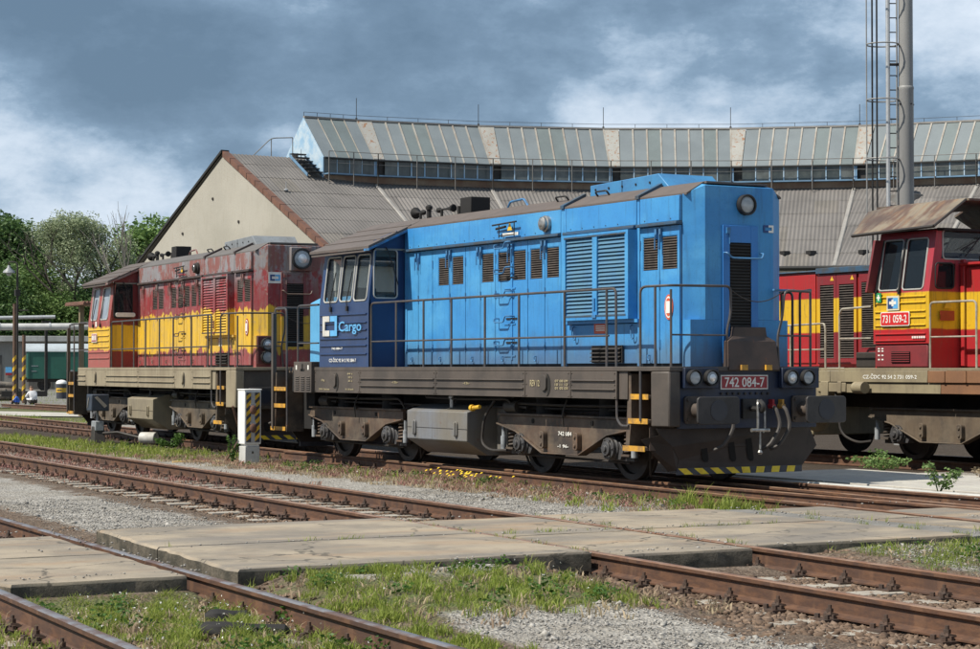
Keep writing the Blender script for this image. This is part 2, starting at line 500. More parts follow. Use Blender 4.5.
def louvre_mesh(w, h, n, depth=0.018):
    """dark recess with n tilted slats: local x 0..w, z 0..h, facing -y"""
    b = MB()
    b.mat(1).box(0, w, 0.0, 0.012, 0, h)
    b.mat(0)
    f = 0.012
    b.box(-f, 0, -0.012, 0.012, -f, h + f).box(w, w + f, -0.012, 0.012, -f, h + f).box(0, w, -0.012, 0.012, h, h + f).box(0, w, -0.012, 0.012, -f, 0)
    b.mat(2)
    p = h / n
    for i in range(n):
        z = i * p + 0.15 * p
        b.add([(0, -depth, z), (w, -depth, z), (w, -0.004, z + p * 0.5), (0, -0.004, z + p * 0.5), (0, -depth, z + 0.006), (w, -depth, z + 0.006)],
              [(0, 1, 2, 3), (4, 5, 1, 0), (3, 2, 5, 4)])
    return b

def place(b, o, ux=(1, 0, 0), uy=(0, 1, 0), uz=(0, 0, 1)):
    o, ux, uy, uz = Vector(o), Vector(ux), Vector(uy), Vector(uz)
    b.v = [tuple(o + ux * v[0] + uy * v[1] + uz * v[2]) for v in b.v]
    return b

def grid_wall(b, O, U, V, N, t, u0, u1, v0, v1, holes):
    """flat wall of thickness t (behind the outer face) with rectangular openings"""
    O, U, V, N = Vector(O), Vector(U), Vector(V), Vector(N)
    us = sorted({u0, u1, *[h[0] for h in holes], *[h[1] for h in holes]})
    vs = sorted({v0, v1, *[h[2] for h in holes], *[h[3] for h in holes]})
    for i in range(len(us) - 1):
        for j in range(len(vs) - 1):
            cu, cv = (us[i] + us[i + 1]) / 2, (vs[j] + vs[j + 1]) / 2
            if any(h[0] < cu < h[1] and h[2] < cv < h[3] for h in holes): continue
            P = lambda u, v, d: O + U * u + V * v - N * d
            a, c, e, g = us[i], us[i + 1], vs[j], vs[j + 1]
            b.hexa([P(a, e, 0), P(c, e, 0), P(c, e, t), P(a, e, t), P(a, g, 0), P(c, g, 0), P(c, g, t), P(a, g, t)])

def window(O, U, V, N, h, mg, mf, parent, r=0.07, mirror=False):
    """glass pane with a rounded gasket, in an opening h=(u0,u1,v0,v1)"""
    O, U, V, N = Vector(O), Vector(U), Vector(V), Vector(N)
    P = lambda u, v, d: O + U * u + V * v - N * d
    u0, u1, v0, v1 = h
    b = MB(); b.hexa([P(u0, v0, .02), P(u1, v0, .02), P(u1, v0, .03), P(u0, v0, .03), P(u0, v1, .02), P(u1, v1, .02), P(u1, v1, .03), P(u0, v1, .03)])
    g = b.obj('window', mg, parent, smooth=False)
    f = MB(); f.tube([P(u, v, -0.004) for u, v in rrect((u0 + u1) / 2, (v0 + v1) / 2, u1 - u0 + .01, v1 - v0 + .01, r)], 0.014, 6, closed=True)
    f.obj('window_frame', mf, g)
    # corner fillets so the opening reads as rounded
    return g

def bogie(xc, ax, m, parent, far=True, zr=0.09):
    """two-axle bogie: side frames, axle boxes, springs, wheels, brake gear"""
    bg = MB()
    prof = [(-1.89, .82), (-1.80, .93), (1.72, .93), (1.72, .80), (1.17, .72), (.42, .42), (-.55, .42), (-1.30, .71), (-1.80, .79)]
    for sy in ((-1, 1) if far else (-1,)):
        bg.prism([(xc + p[0], p[1]) for p in prof], 'y', sy * 1.10, sy * 1.16)
        # flange plates along top and bottom edge
        bg.box(xc - 1.84, xc + 1.74, min(sy * 1.0, sy * 1.2), max(sy * 1.0, sy * 1.2), .931, .965)
        low = [(-1.86, .795), (-1.30, .69), (-.56, .40), (.43, .40), (1.18, .70), (1.73, .78)]
        for a, c in zip(low[:-1], low[1:]):
            y0, y1 = sy * 1.05, sy * 1.205
            bg.hexa([(xc + a[0], y0, a[1] - .0), (xc + c[0], y0, c[1] - .0), (xc + c[0], y1, c[1]), (xc + a[0], y1, a[1]),
                     (xc + a[0], y0, a[1] + .022), (xc + c[0], y0, c[1] + .022), (xc + c[0], y1, c[1] + .022), (xc + a[0], y1, a[1] + .022)])
    bg.box(xc - .35, xc + .35, -1.1, 1.1, .55, .85)
    bg.box(xc - 1.7, xc - 1.6, -1.0, 1.0, .6, .8).box(xc + 1.6, xc + 1.7, -1.0, 1.0, .6, .8)
    fr = bg.obj('bogie_frame', m['bogie'], parent, bevel=0.006)
    # brackets and stencil fittings on the near frame
    for dx in (-.5, .42):
        k = MB(); k.prism(rrect(xc + dx, .60, .12, .25, .05), 'y', -1.24, -1.165); k.cyl((xc + dx, -1.26, .66), (xc + dx, -1.24, .66), .025, n=8); k.cyl((xc + dx, -1.26, .54), (xc + dx, -1.24, .54), .025, n=8)
        k.obj('brake_hanger', m['bogie'], fr, bevel=.006)
    for s in (-1, 1):
        x = xc + s * ax
        a = MB()
        a.prism([(x - .27, .50), (x - .18, .62), (x + .18, .62), (x + .27, .50), (x + .2, .38), (x - .2, .38)], 'y', -1.12, -.98)
        a.lathe((x, -1.0, .53), (0, -1, 0), [(0, .17), (.14, .17), (.15, .15), (.20, .15), (.205, .10), (.24, .10), (.245, .045), (.27, .045)], 18)
        for q in range(6):
            an = q * math.pi / 3
            a.cyl((x + .125 * math.cos(an), -1.20, .53 + .125 * math.sin(an)), (x + .125 * math.cos(an), -1.222, .53 + .125 * math.sin(an)), .016, n=6)
        # radius arm towards the outer end
        a.box(min(x, x + s * .45), max(x, x + s * .45), -1.06, -.98, .36, .46)
        a.obj('axle_box', m['axle'], fr, bevel=.005)
        sp = MB(); xs = x - s * .36 if False else x + s * .36
        pts = []
        for i in range(61):
            t = i / 60; an = t * 2 * math.pi * 5
            pts.append((xs + .075 * math.cos(an), -1.06 + .075 * math.sin(an), .46 + .27 * t))
        sp.tube(pts, .016, 5)
        sp.box(xs - .10, xs + .10, -1.15, -.97, .43, .458)
        sp.obj('coil_spring', m['bogie'], fr)
        # pale hydraulic damper
        d = MB(); d.cyl((x + s * .56, -1.13, .42), (x + s * .56, -1.13, .62), .045, n=10).cyl((x + s * .56, -1.13, .62), (x + s * .56, -1.13, .78), .028, n=8)
        d.obj('damper', m['damper'], fr)
        w = MB()
        for sy in (-1, 1):
            w.lathe((x, sy * .66, .53), (0, sy, 0), [(0, .44 + .03), (.03, .44 + .028), (.045, .44 + .004), (.14, .44), (.141, .36), (.09, .35), (.085, .16), (.15, .15), (.16, .08)], 30)
        w.cyl((x, -.98, .53), (x, .98, .53), .08)
        w.obj('wheelset', m['wheel'], parent)
        for s2 in (-1, 1):
            br = MB(); br.prism([(x + s2 * .47, .40), (x + s2 * .53, .40), (x + s2 * .55, .72), (x + s2 * .49, .72)], 'y', -.82, -.68)
            br.obj('brake_block', m['bogie'], fr)
    return fr

def buffer(x, y, z, sx, m, parent):
    b = MB()
    b.prism(rrect(y, z, .36, .36, .05), 'x', x, x + sx * .03)
    b.cyl((x, y, z), (x + sx * .26, y, z), .105, n=16).cyl((x + sx * .26, y, z), (x + sx * .50, y, z), .075, n=14)
    for dy in (-.13, .13):
        for dz in (-.13, .13): b.cyl((x + sx * .03, y + dy, z + dz), (x + sx * .055, y + dy, z + dz), .022, n=6)
    o = b.obj('buffer', m['buffer'], parent)
    p = MB(); p.prism(rrect(y, z, .66, .355, .05), 'x', x + sx * .50, x + sx * .535)
    p.obj('buffer_plate', m['plate'], o, bevel=.008)
    g = MB(); g.lathe((x + sx * .536, y, z), (sx, 0, 0), [(0, .135), (.004, .135), (.0045, .12), (.006, .12)], 20)
    g.obj('grease_patch', m['grease'], o)
    return o

def lamp(x, y, z, r, m, parent, clear=True, d=(1, 0, 0)):
    b = MB(); d = Vector(d)
    b.lathe((x, y, z), d, [(-.05, r * 1.22), (.05, r * 1.22), (.055, r * 1.12), (.05, r * 1.02), (.02, r * 1.0), (.0, r * .6)], 22)
    o = b.obj('headlight', m['black'], parent)
    l = MB(); l.lathe(Vector((x, y, z)) + d * .021, d, [(0, r), (.012, r * .9), (.02, r * .5), (.022, .01)], 20)
    l.obj('lens', M['lamp_glass'], o)
    if clear:
        q = MB(); q.lathe(Vector((x, y, z)) + d * .044, d, [(0, r * .55), (.008, r * .35), (.012, .01)], 14)
        q.obj('reflector', M['reflector'], o)
    return o

def ladder_step(x, y, z, parent, m):
    """one bent-wire foothold of the hood ladder"""
    b = MB()
    b.tube(arc_path([(x, y + .10, z + .06), (x, y, z + .06), (x, y - .0, z), (x + .28, y, z), (x + .33, y, z + .09), (x + .46, y, z + .09), (x + .46, y + .10, z + .09)], .03), .011, 6)
    return b.obj('ladder_step', m, parent)

def engine(m, style, root):
    """hood-type shunting locomotive: local +x is the long hood end, -y the near side, z above rail"""
    P = root
    blue = style == 'blue'
    # ---- underframe
    b = MB()
    b.box(-6.1, 6.1, -.55, .55, 1.0, 1.58)
    b.box(-5.4, 5.4, -1.42, 1.42, 1.22, 1.575)
    b.obj('underframe', M['soot_shade'], P)  # black here stands in for the shade under the deck
    b = MB(); b.prism([(-5.05, -1.5), (5.75, -1.5), (6.20, -1.30), (6.20, 1.14), (5.45, 1.5), (-5.05, 1.5)], 'z', 1.585, 1.645).box(-6.15, -5.05, -1.12, 1.12, 1.585, 1.645)
    deck = b.obj('walkway', m['sill'], P, bevel=.006)
    # sill panels, near side; ribbed ones and flat ones with lever openings
    def sill_panel(x0, x1, kind):
        q = MB(); g = .008
        q.box(x0 + g, x1 - g, -1.50, -1.43, 1.212, 1.582)
        if kind == 'rib':
            for z in (1.335, 1.455):
                q.prism([(-1.501, z - .012), (-1.528, z - .004), (-1.528, z + .010), (-1.501, z + .014)], 'x', x0 + .03, x1 - .04)
        for z in (1.24, 1.40, 1.555):
            for x in (x0 + .04, x1 - .05):
                q.cyl((x, -1.50, z), (x, -1.512, z), .011, n=6)
        o = q.obj('sill_panel', m['sill'], deck, bevel=.005)
        if kind == 'lever':
            xm = (x0 + x1) / 2 - .02
            k = MB(); k.add([], [])
            pts = []
            for i in range(9):
                a = R(-90 + 180 * i / 8); pts.append((xm + .11 * math.cos(a), 1.39 + .16 * math.sin(a)))
            for i in range(8, -1, -1):
                a = R(-90 + 180 * i / 8); pts.append((xm + .035 * math.cos(a), 1.39 + .16 * math.sin(a)))
            k.prism(pts[:9] + pts[10:17], 'y', -1.506, -1.49)
            k.obj('lever_opening', M['dark'], o)
            k = MB(); k.prism(rrect(xm - .05, 1.42, .14, .22, .06), 'y', -1.53, -1.502); k.obj('lever_guard', m['sill'], o, bevel=.004)
        return o
    panels = [(-4.30, -2.53, 'lever'), (-2.53, .13, 'rib'), (.13, 2.85, 'rib'), (2.85, 4.08, 'lever'), (4.08, 5.25, 'rib')]
    for x0, x1, k in panels: sill_panel(x0, x1, k)
    if not blue: sill_panel(-5.05, -4.30, 'rib')
    q = MB(); q.box(5.26, 5.46, -1.47, -1.41, 1.212, 1.582); q.obj('sill_panel', m['sill'], deck, bevel=.005)
    q = MB(); q.box(-5.05, 5.45, 1.43, 1.5, 1.212, 1.582); q.obj('sill_panel', m['sill'], deck)
    if blue:
        q = MB(); q.box(-5.04, -4.31, -1.56, -1.40, 1.205, 1.74)
        for k in range(3):
            x = -4.96 + k * .23
            for j in range(7): q.box(x, x + .15, -1.575, -1.561, 1.25 + j * .036, 1.27 + j * .036)
        o = q.obj('battery_box', m['sill'], P, bevel=.012)
        k = MB(); k.box(-4.70, -4.65, -1.567, -1.558, 1.58, 1.70).box(-4.76, -4.58, -1.567, -1.558, 1.58, 1.615); k.obj('latch', M['dark'], o)
        for x, z in ((-4.94, 1.63), (-4.45, 1.63)):
            k = MB(); k.box(x, x + .05, -1.566, -1.561, z - .03, z + .05); k.obj('marking', M['letter_white'], o)
    # ---- front step well and corner box (near side), rear ladder, beam
    q = MB(); q.prism([(5.93, -1.42), (6.20, -1.31), (6.20, -1.13), (5.93, -1.13)], 'z', .86, 1.583)
    q.obj('corner_box', m['sill'], P, bevel=.02)
    q = MB(); q.box(5.46, 5.99, -1.12, -1.08, .55, 1.58).box(5.90, 5.91, -1.42, -1.1, .55, .86)
    q.prism([(5.38, .53), (5.46, .53), (5.52, .95), (5.52, 1.55), (5.46, 1.55)], 'y', -1.45, -1.10)
    q.obj('step_well', m['bogie'], P)
    for x0, x1, z, y in ((5.50, 5.92, 1.24, -1.44), (5.46, 5.92, .92, -1.45), (5.36, 5.88, .56, -1.47)):
        q = MB(); q.box(x0, x1, y, y + .26, z - .012, z + .03); o = q.obj('step', m['bogie'], P, bevel=.004)
        k = MB(); k.box(x0, x1, y - .012, y - .001, z - .025, z + .045); k.obj('step_edge', M['step_yellow'], o)
    # rear steps
    q = MB()
    for x in (-6.12, -5.62): q.prism([(x - .0, .50), (x + .04, .50), (x + .10, 1.55), (x + .06, 1.55)], 'y', -1.45, -1.12)
    q.box(-6.2, -5.6, -1.13, -1.10, .5, 1.58)
    q.obj('step_well', m['bogie'], P)
    for x0, x1, z in ((-6.15, -5.58, 1.25), (-6.2, -5.6, .95), (-6.24, -5.6, .54)):
        q = MB(); q.box(x0, x1, -1.46, -1.18, z - .012, z + .03); o = q.obj('step', m['bogie'], P, bevel=.004)
        k = MB(); k.box(x0, x1, -1.473, -1.461, z - .025, z + .045); k.obj('step_edge', M['step_yellow'], o)
    q = MB(); q.box(-5.55, -5.06, -1.15, -.9, .55, 1.2)
    q.obj('sand_box', M['soot_shade'], P, bevel=.01)  # blackened as shade below the sill
    for sx in (1, -1):
        q = MB(); x = 6.15 if sx > 0 else -6.15
        q.box(min(x, x - sx * .05), max(x, x - sx * .05), -1.13, 1.13, .83, 1.632)
        q.box(min(x - sx * .05, x - sx * .5), max(x - sx * .05, x - sx * .5), -1.1, 1.1, .9, 1.58)
        bm_ = q.obj('buffer_beam', m['beam'], P, bevel=.01)
        for y in (-.875, .875): buffer(x + (.005 if sx > 0 else -.005), y, 1.08, sx, m, P)
        # drawhook with screw coupling
        h = MB()
        h.box(min(x, x + sx * .05), max(x, x + sx * .05), -.13, .13, .96, 1.22)
        h.tube(arc_path([(x, 0, 1.09), (x + sx * .18, 0, 1.09), (x + sx * .30, 0, 1.06), (x + sx * .33, 0, 1.14), (x + sx * .25, 0, 1.19)], .06), .035, 8)
        h.obj('drawhook', M['black'], P)
        h = MB()
        for y in (-.055, .055): h.tube(arc_path([(x + sx * .22, y * .3, 1.20), (x + sx * .27, y, 1.16), (x + sx * .27, y, .82), (x + sx * .27, y * .4, .78)], .05), .017, 7)
        h.cyl((x + sx * .27, -.16, .81), (x + sx * .27, .13, .81), .026, n=8).cyl((x + sx * .27, -.02, .81), (x + sx * .27, -.02, .56), .014, n=6)
        h.lathe((x + sx * .27, -.02, .55), (0, 0, -1), [(0, .02), (.03, .035), (.06, .02)], 8)
        h.obj('screw_coupling', M['chrome'] if blue else M['black'], P)
        for y, cock in ((-.42, 0), (.34, 1), (.50, 2)):
            k = MB(); k.tube(arc_path([(x - sx * .0, y, 1.12), (x + sx * .14, y, 1.10), (x + sx * .22, y + .03, .86), (x + sx * .16, y - .12, .60), (x + sx * .06, y - .20, .55)], .14, 5), .026, 8)
            o = k.obj('brake_hose', M['hose'], P)
            k = MB(); k.cyl((x, y, 1.12), (x + sx * .10, y, 1.12), .035, n=8).box(min(x, x + sx * .09), max(x, x + sx * .09), y - .015, y + .015, 1.13, 1.21)
            k.obj('hose_cock', (M['black'], M['red_plate'], M['step_yellow'])[cock], o)
        # snow plough: a blade with one wing bent back along the near side
        k = MB()
        x0, x1 = x - sx * .14, x - sx * .20
        s_ = 1 if sx > 0 else -1
        def plate(pts, dx, dy=0):
            n_ = len(pts); pts = [(p[0], p[1] * s_, p[2]) for p in pts]
            k.add(pts + [(p[0] - sx * dx, p[1] + dy * s_, p[2]) for p in pts], [tuple(range(n_)), tuple(range(2 * n_ - 1, n_ - 1, -1))] + [(i, (i + 1) % n_, n_ + (i + 1) % n_, n_ + i) for i in range(n_)])
        plate([(x0, -1.38, .84), (x0, -1.32, .75), (x0, -1.13, .60), (x1, -.99, .42), (x1, -1.02, .30), (x1, 1.03, .30), (x0, 1.24, .58), (x0, 1.12, .84)], .03)
        plate([(x0 - sx * .002, -1.325, .755), (x0 - sx * .14, -1.53, .69), (x1 - sx * .10, -1.09, .262), (x1 - sx * .002, -1.025, .285), (x1 - sx * .002, -.995, .42), (x0 - sx * .002, -1.135, .605)], .02, .01)
        pl = k.obj('snow_plough', m['plough'], P, smooth=False)
        sl_ = Vector((x1 - x0, 0, -.525))
        for y in (-.72, -.27, .02):
            s = MB(); s.add([(x0 + sl_.x * t + sx * .004, (y + dy + t * .12) * s_, .84 + sl_.z * t + .002) for t, dy in ((.30, .0), (.24, .03), (.24, .08), (.30, .10), (.80, .10), (.87, .08), (.87, .03), (.80, .0))], [tuple(range(8))])
            s.obj('plough_slot', M['dark'], pl, smooth=False)
        ya, yb = -1.02, 1.03
        s = MB(); xs = x1 + sx * .008
        s.box(min(xs, xs - sx * .03), max(xs, xs - sx * .03), ya if sx > 0 else -yb, yb if sx > 0 else -ya, .225, .312)
        st = s.obj('hazard_strip', M['hazard_black'], pl)
        n = 8; w = (yb - ya) / n; xx = xs + sx * .003
        for i in range(n):
            lean = .11 if i < 4 else (-.02 if i > 4 else .02)
            y = ya + i * w + .01
            cl = lambda v: min(max(v, ya + .002), yb - .002) * s_
            k = MB(); k.add([(xx, cl(y), .309), (xx, cl(y + w * .52), .309), (xx, cl(y + w * .52 + lean), .228), (xx, cl(y + lean), .228)], [(0, 1, 2, 3)])
            k.obj('yellow_stripe', M['bright_yellow'], st, smooth=False)
    # ---- bogies and tanks
    for xc in (-3.35, 3.35): bogie(xc, 1.2, m, P)
    k = MB()
    k.prism([(-1.10, 1.06), (-1.42, .96), (-1.42, .52), (-1.06, .30), (1.06, .30), (1.42, .52), (1.42, .96), (1.10, 1.06)], 'x', -.98, .98)
    k.box(.985, 1.30, -.9, .9, .36, 1.05)
    tk = k.obj('fuel_tank', m['tank'], P, bevel=.012)
    k = MB(); k.cyl((.12, -1.20, 1.02), (.12, -1.20, 1.16), .04, n=10).cyl((.12, -1.20, 1.16), (.12, -1.20, 1.20), .06, n=10); k.obj('filler_cap', M['chrome'] if blue else M['black'], tk)
    for x in (-.70, .66):
        k = MB(); k.prism(rrect(x, .70, .10, .24, .05), 'y', -1.45, -1.421); k.box(x - .02, x + .02, -1.47, -1.45, .6, .8); k.obj('tank_bracket', m['tank'], tk, bevel=.006)
    k = MB(); k.box(-.98, .98, -1.426, -1.421, .70, .705); k.obj('tank_seam', M['iron'], tk)
    if blue:
        k = MB(); k.tube(arc_path([(1.45, -1.2, 1.15), (1.30, -1.3, .9), (1.22, -1.3, .5), (1.5, -1.3, .40), (1.9, -1.25, .42)], .2, 6), .022, 7); k.obj('pipe', m['iron'], P)
        k = MB(); k.cyl((1.2, -1.44, 1.03), (1.42, -1.44, 1.05), .03, n=8).cyl((1.16, -1.44, 1.03), (1.22, -1.44, 1.03), .05, n=10); k.obj('drain_valve', M['yellow'], P)
    for x in (-4.2, -2.5, 2.5, 4.2):
        for y in (-.9, .9):
            k = MB(); k.cyl((x, y, .96), (x, y, 1.22), .18, n=14); k.obj('air_spring', M['soot_shade'], P)  # shade between sill and bogie put into the colour
    # ---- pipework and brake rigging hung under the sill
    for x0, x1, z, y in ((-4.9, -1.6, 1.13, -1.18), (-.9, 2.0, 1.17, -1.22), (1.8, 5.2, 1.11, -1.15), (-5.2, 5.3, 1.05, -1.02)):
        k = MB(); k.tube(arc_path([(x0, y + .2, z + .1), (x0 + .15, y, z), ((x0 + x1) / 2, y, z - .015), (x1 - .1, y, z), (x1, y + .1, z - .25)], .1), .019, 6); k.obj('pipe', m['iron'], P)
    for x in (-4.75, 1.72):
        k = MB(); k.cyl((x, -1.12, 1.06), (x + .34, -1.12, 1.06), .10, n=14).cyl((x + .34, -1.12, 1.06), (x + .55, -1.12, 1.05), .022, n=7).box(x + .05, x + .12, -1.1, -1.0, 1.0, 1.22); k.obj('brake_cylinder', m['iron'], P)
    for x in (-3.35, 3.35):
        k = MB(); k.tube([(x - 1.5, -1.02, .36), (x + 1.5, -1.02, .34)], .02, 6); k.obj('brake_rod', m['iron'], P)
        k = MB(); k.tube(arc_path([(x + .15, -1.2, 1.18), (x + .12, -1.26, .98), (x + .10, -1.23, .80)], .1), .014, 6).cyl((x + .1, -1.23, .97), (x + .1, -1.175, .97), .03, n=8); k.obj('vertical_link', m['iron'], P)
        for dx in (-.85, .75):
            k = MB(); k.prism(rrect(x + dx, .86, .07, .07, .03), 'y', -1.168, -1.161); k.obj('frame_hole', M['dark'], P)
        for s in (-1, 1):
            k = MB(); k.tube(arc_path([(x + s * 1.7, -.9, .95), (x + s * 1.72, -.85, .55), (x + s * 1.60, -.76, .16)], .15), .018, 6); k.obj('sand_pipe', m['iron'], P)
    # ---- long hood
    k = MB()
    hw = .82
    sec = lambda x, w, wt, zt, zs: [(x, -w, 1.646), (x, -w, zs), (x, -wt, zt), (x, wt, zt), (x, w, zs), (x, w, 1.646)]
    r0 = sec(-2.19, hw - .02, .52, 4.09, 3.93); r1 = sec(5.77, hw - .02, .52, 4.09, 3.93)
    n = 6
    k.mat(1).add(r0 + r1, [(0, 1, 2, 3, 4, 5)] + [(i, (i + 1) % n, n + (i + 1) % n, n + i) for i in range(n)])
    k.mat(0).add([(5.77, -.80, 2.27), (5.77, -.80, 3.93), (5.77, -.52, 4.09), (5.77, .52, 4.09), (5.77, .80, 3.93), (5.77, .80, 2.27),
           (5.95, -.56, 2.27), (5.95, -.56, 4.05), (5.95, .56, 4.05), (5.95, .56, 2.27)],
          [(0, 6, 7, 1), (1, 7, 2), (2, 7, 8, 3), (3, 8, 4), (4, 8, 9, 5), (6, 9, 8, 7), (0, 5, 9, 6)])
    k.box(5.77, 5.95, -.80, .80, 1.646, 2.268)
    hood = k.obj('hood', (m['body'], M['hood_core']), P, smooth=False)
    k = MB()      # roof sheet over the sloping shoulders
    for sy in (-1, 1):
        for x0, x1 in ((-2.19, 2.80), (2.86, 4.76), (4.82, 5.84)):
            e = .56 if x1 > 5.8 else .80
            k.hexa([(x0, sy * .845, 3.925), (x1, sy * (.845 if x1 < 5.8 else .78), 3.925), (x1, sy * .50, 4.085), (x0, sy * .50, 4.085), (x0, sy * .845, 3.95), (x1, sy * (.845 if x1 < 5.8 else .78), 3.95), (x1, sy * .50, 4.11), (x0, sy * .50, 4.11)])
    k.box(-2.19, 5.9, -.498, .498, 4.085, 4.112)
    roof = k.obj('hood_roof', m['roof'], P, smooth=False)
    for x in (2.78, 4.74):
        k = MB(); k.hexa([(x, -.87, 3.93), (x + .09, -.87, 3.93), (x + .09, -.48, 4.12), (x, -.48, 4.12), (x, -.87, 3.975), (x + .09, -.87, 3.975), (x + .09, -.48, 4.165), (x, -.48, 4.165)])
        k.obj('roof_joint', m['trimdark'], roof)
    # upper side panels and the rain ledge under them
    for x0, x1 in ((-2.10, 2.76), (2.92, 4.74), (4.83, 5.765)):
        k = MB(); k.box(x0, x1, -.85, -.80, 3.585, 3.922); up = k.obj('upper_panel', m['body'], hood, bevel=.006)
        k = MB()
        for i_ in range(int((x1 - x0) / .31)):
            k.cyl((x0 + .12 + i_ * .31, -.85, 3.62), (x0 + .12 + i_ * .31, -.857, 3.62), .009, n=6)
        k.obj('bolts', m['trimdark'], up, kind='stuff')
        k = MB(); k.box(x0 - .02, x1 + .01, -.91, -.80, 3.535, 3.578); k.obj('rain_ledge', m['trimdark'], up, bevel=.008)
    for x0, x1 in ((-2.18, -2.105), (2.765, 2.90), (4.75, 4.81)):
        k = MB(); k.box(x0, x1, -.845, -.80, 1.65, 3.93); k.obj('post', m['body'], hood, bevel=.006)
    # doors; two-tone louvres set in them
    doors = [(-2.10, -1.70, None), (-1.70, -1.21, None), (-1.21, -.63, (-1.0, -.67)), (-.63, -.11, (-.54, -.19)), (-.11, .37, None), (.37, .84, (.42, .77)),
             (.84, 1.33, (.92, 1.28)), (1.33, 1.81, (1.39, 1.74)), (1.81, 2.30, (1.89, 2.22)), (2.30, 2.755, (2.36, 2.69)), (4.82, 5.29, (4.90, 5.24)), (5.29, 5.765, (5.36, 5.70))]
    for i, (x0, x1, lv) in enumerate(doors):
        k = MB(); g = .007
        if lv:
            u, v = lv
            k.box(x0 + g, u - .012, -.84, -.80, 1.69, 3.525).box(v + .012, x1 - g, -.84, -.80, 1.69, 3.525)
            k.box(u - .012, v + .012, -.84, -.80, 1.69, 2.938).box(u - .012, v + .012, -.84, -.80, 3.402, 3.525)
        else:
            k.box(x0 + g, x1 - g, -.84, -.80, 1.69, 3.525)
        d = k.obj('hood_door', m['body'], hood, smooth=False)
        if lv:
            lb = place(louvre_mesh(v - u, .44, 13), (u, -.822, 2.95)); lb.obj('louvre', (m['body'], M['dark'], m['slat']), d, smooth=False)
        h = MB(); xh = x1 - .05 if i % 2 == 0 else x0 + .05
        h.box(xh - .025, xh + .025, -.875, -.841, 3.36, 3.50).tube(arc_path([(xh + .01, -.85, 3.44), (xh + .01, -.89, 3.42), (xh + .01, -.89, 3.22)], .03), .009, 6)
        h.obj('latch', m['trim'], d)
        h = MB(); xh = (x0 + x1) / 2
        h.tube(arc_path([(xh, -.845, 1.80), (xh, -.88, 1.80), (xh, -.88, 1.74), (xh + .05, -.88, 1.73), (xh + .05, -.88, 1.77)], .03), .009, 6)
        (h.obj('door_hook', m['hook'], d) if i % 2 == 0 else None)
        for z in (1.95, 2.75, 3.3):
            h = MB(); xh = x0 + .012
            h.cyl((xh, -.848, z - .06), (xh, -.848, z + .06), .011, n=6); h.obj('hinge', m['trim'], d)
    # big radiator shutters
    k = MB()
    k.box(3.02, 4.76, -1.0, -.81, 2.30, 2.36).box(3.02, 4.76, -1.0, -.81, 3.47, 3.52).box(3.02, 3.13, -1.0, -.81, 2.36, 3.47).box(4.68, 4.76, -1.0, -.81, 2.36, 3.47).box(3.85, 3.97, -1.0, -.81, 2.36, 3.47)
    k.box(2.98, 4.84, -.90, -.81, 2.25, 2.298)
    k.mat(1).box(3.13, 4.68, -.93, -.815, 2.36, 3.47)
    sh = k.obj('radiator_shutter', (m['body'], M['dark']), hood, smooth=False)
    sl = MB(); sl.add([(0, -.040, 0), (.715, -.040, 0), (.715, -.012, .048), (0, -.012, .048), (0, -.036, .006), (.715, -.036, .006), (.715, -.006, .054), (0, -.006, .054)], [(0, 1, 2, 3), (4, 7, 6, 5), (0, 4, 5, 1), (1, 5, 6, 2), (2, 6, 7, 3), (3, 7, 4, 0)])
    sm = sl.mesh('slat', m['shutter'], False)
    for x in (3.132, 3.972):
        for i in range(20):
            link('slat', sm, sh, (x, -.945, 2.365 + i * .0548), (R(random.uniform(-5, 5)), R(random.uniform(-.4, .4)), 0))
    for x in (3.91,):
        h = MB(); h.box(x - .02, x + .02, -1.02, -1.001, 2.44, 2.60).box(x - .05, x + .05, -1.02, -1.001, 2.33, 2.37); h.obj('shutter_latch', m['trim'], sh)
    for z in (2.355, 3.475):
        h = MB(); h.box(3.10, 4.70, -1.004, -1.0005, z - .012, z + .012); h.obj('grimy_edge', m['trimdark'], sh)
    k = MB(); k.box(2.905, 4.745, -.835, -.80, 1.69, 2.24); lp = k.obj('lower_panel', m['body'], hood, bevel=.005)
    k = MB(); k.box(3.62, 4.44, -.86, -.836, 1.68, 1.96); lv = place(louvre_mesh(.76, .22, 4, .05), (3.65, -.865, 1.71)); lv.obj('vent', (M['iron'], M['dark'], M['iron']), lp, smooth=False)
    k = MB(); k.box(3.65, 3.98, -.842, -.836, 2.11, 2.26) if blue else k.box(3.75, 3.95, -.842, -.836, 2.08, 2.26)
    rp = k.obj('notice_plate', M['orange_plate'] if blue else M['letter_white'], lp)
    k = MB(); [k.box(3.70, 3.93, -.845, -.8425, z, z + .015) for z in (2.15, 2.18, 2.21)]; k.obj('print', M['letter_white'] if blue else M['red_plate'], rp)
    for x in (3.12, 4.62):
        k = MB(); k.tube(arc_path([(x, -.84, 2.22), (x, -.87, 2.20), (x + .04, -.88, 2.02), (x + .10, -.88, 2.04), (x + .10, -.88, 2.10)], .04), .009, 6); k.obj('door_hook', m['hook'], lp)
    # oval builder's plate
    k = MB(); k.prism([(5.52 + .10 * math.cos(R(a)), 2.44 + .17 * math.sin(R(a))) for a in range(0, 360, 18)], 'y', -.852, -.841); o = k.obj('oval_plate', m['plate_red'], hood)
    k = MB(); k.prism([(5.52 + .082 * math.cos(R(a)), 2.44 + .145 * math.sin(R(a))) for a in range(0, 360, 18)], 'y', -.855, -.8525); k.obj('plate_field', M['letter_white'], o)
    k = MB(); k.prism([(5.52 + .066 * math.cos(R(a)), 2.44 + .122 * math.sin(R(a))) for a in range(0, 360, 18)], 'y', -.858, -.8555)
    k.obj('plate_ring', m['plate_red'], o)
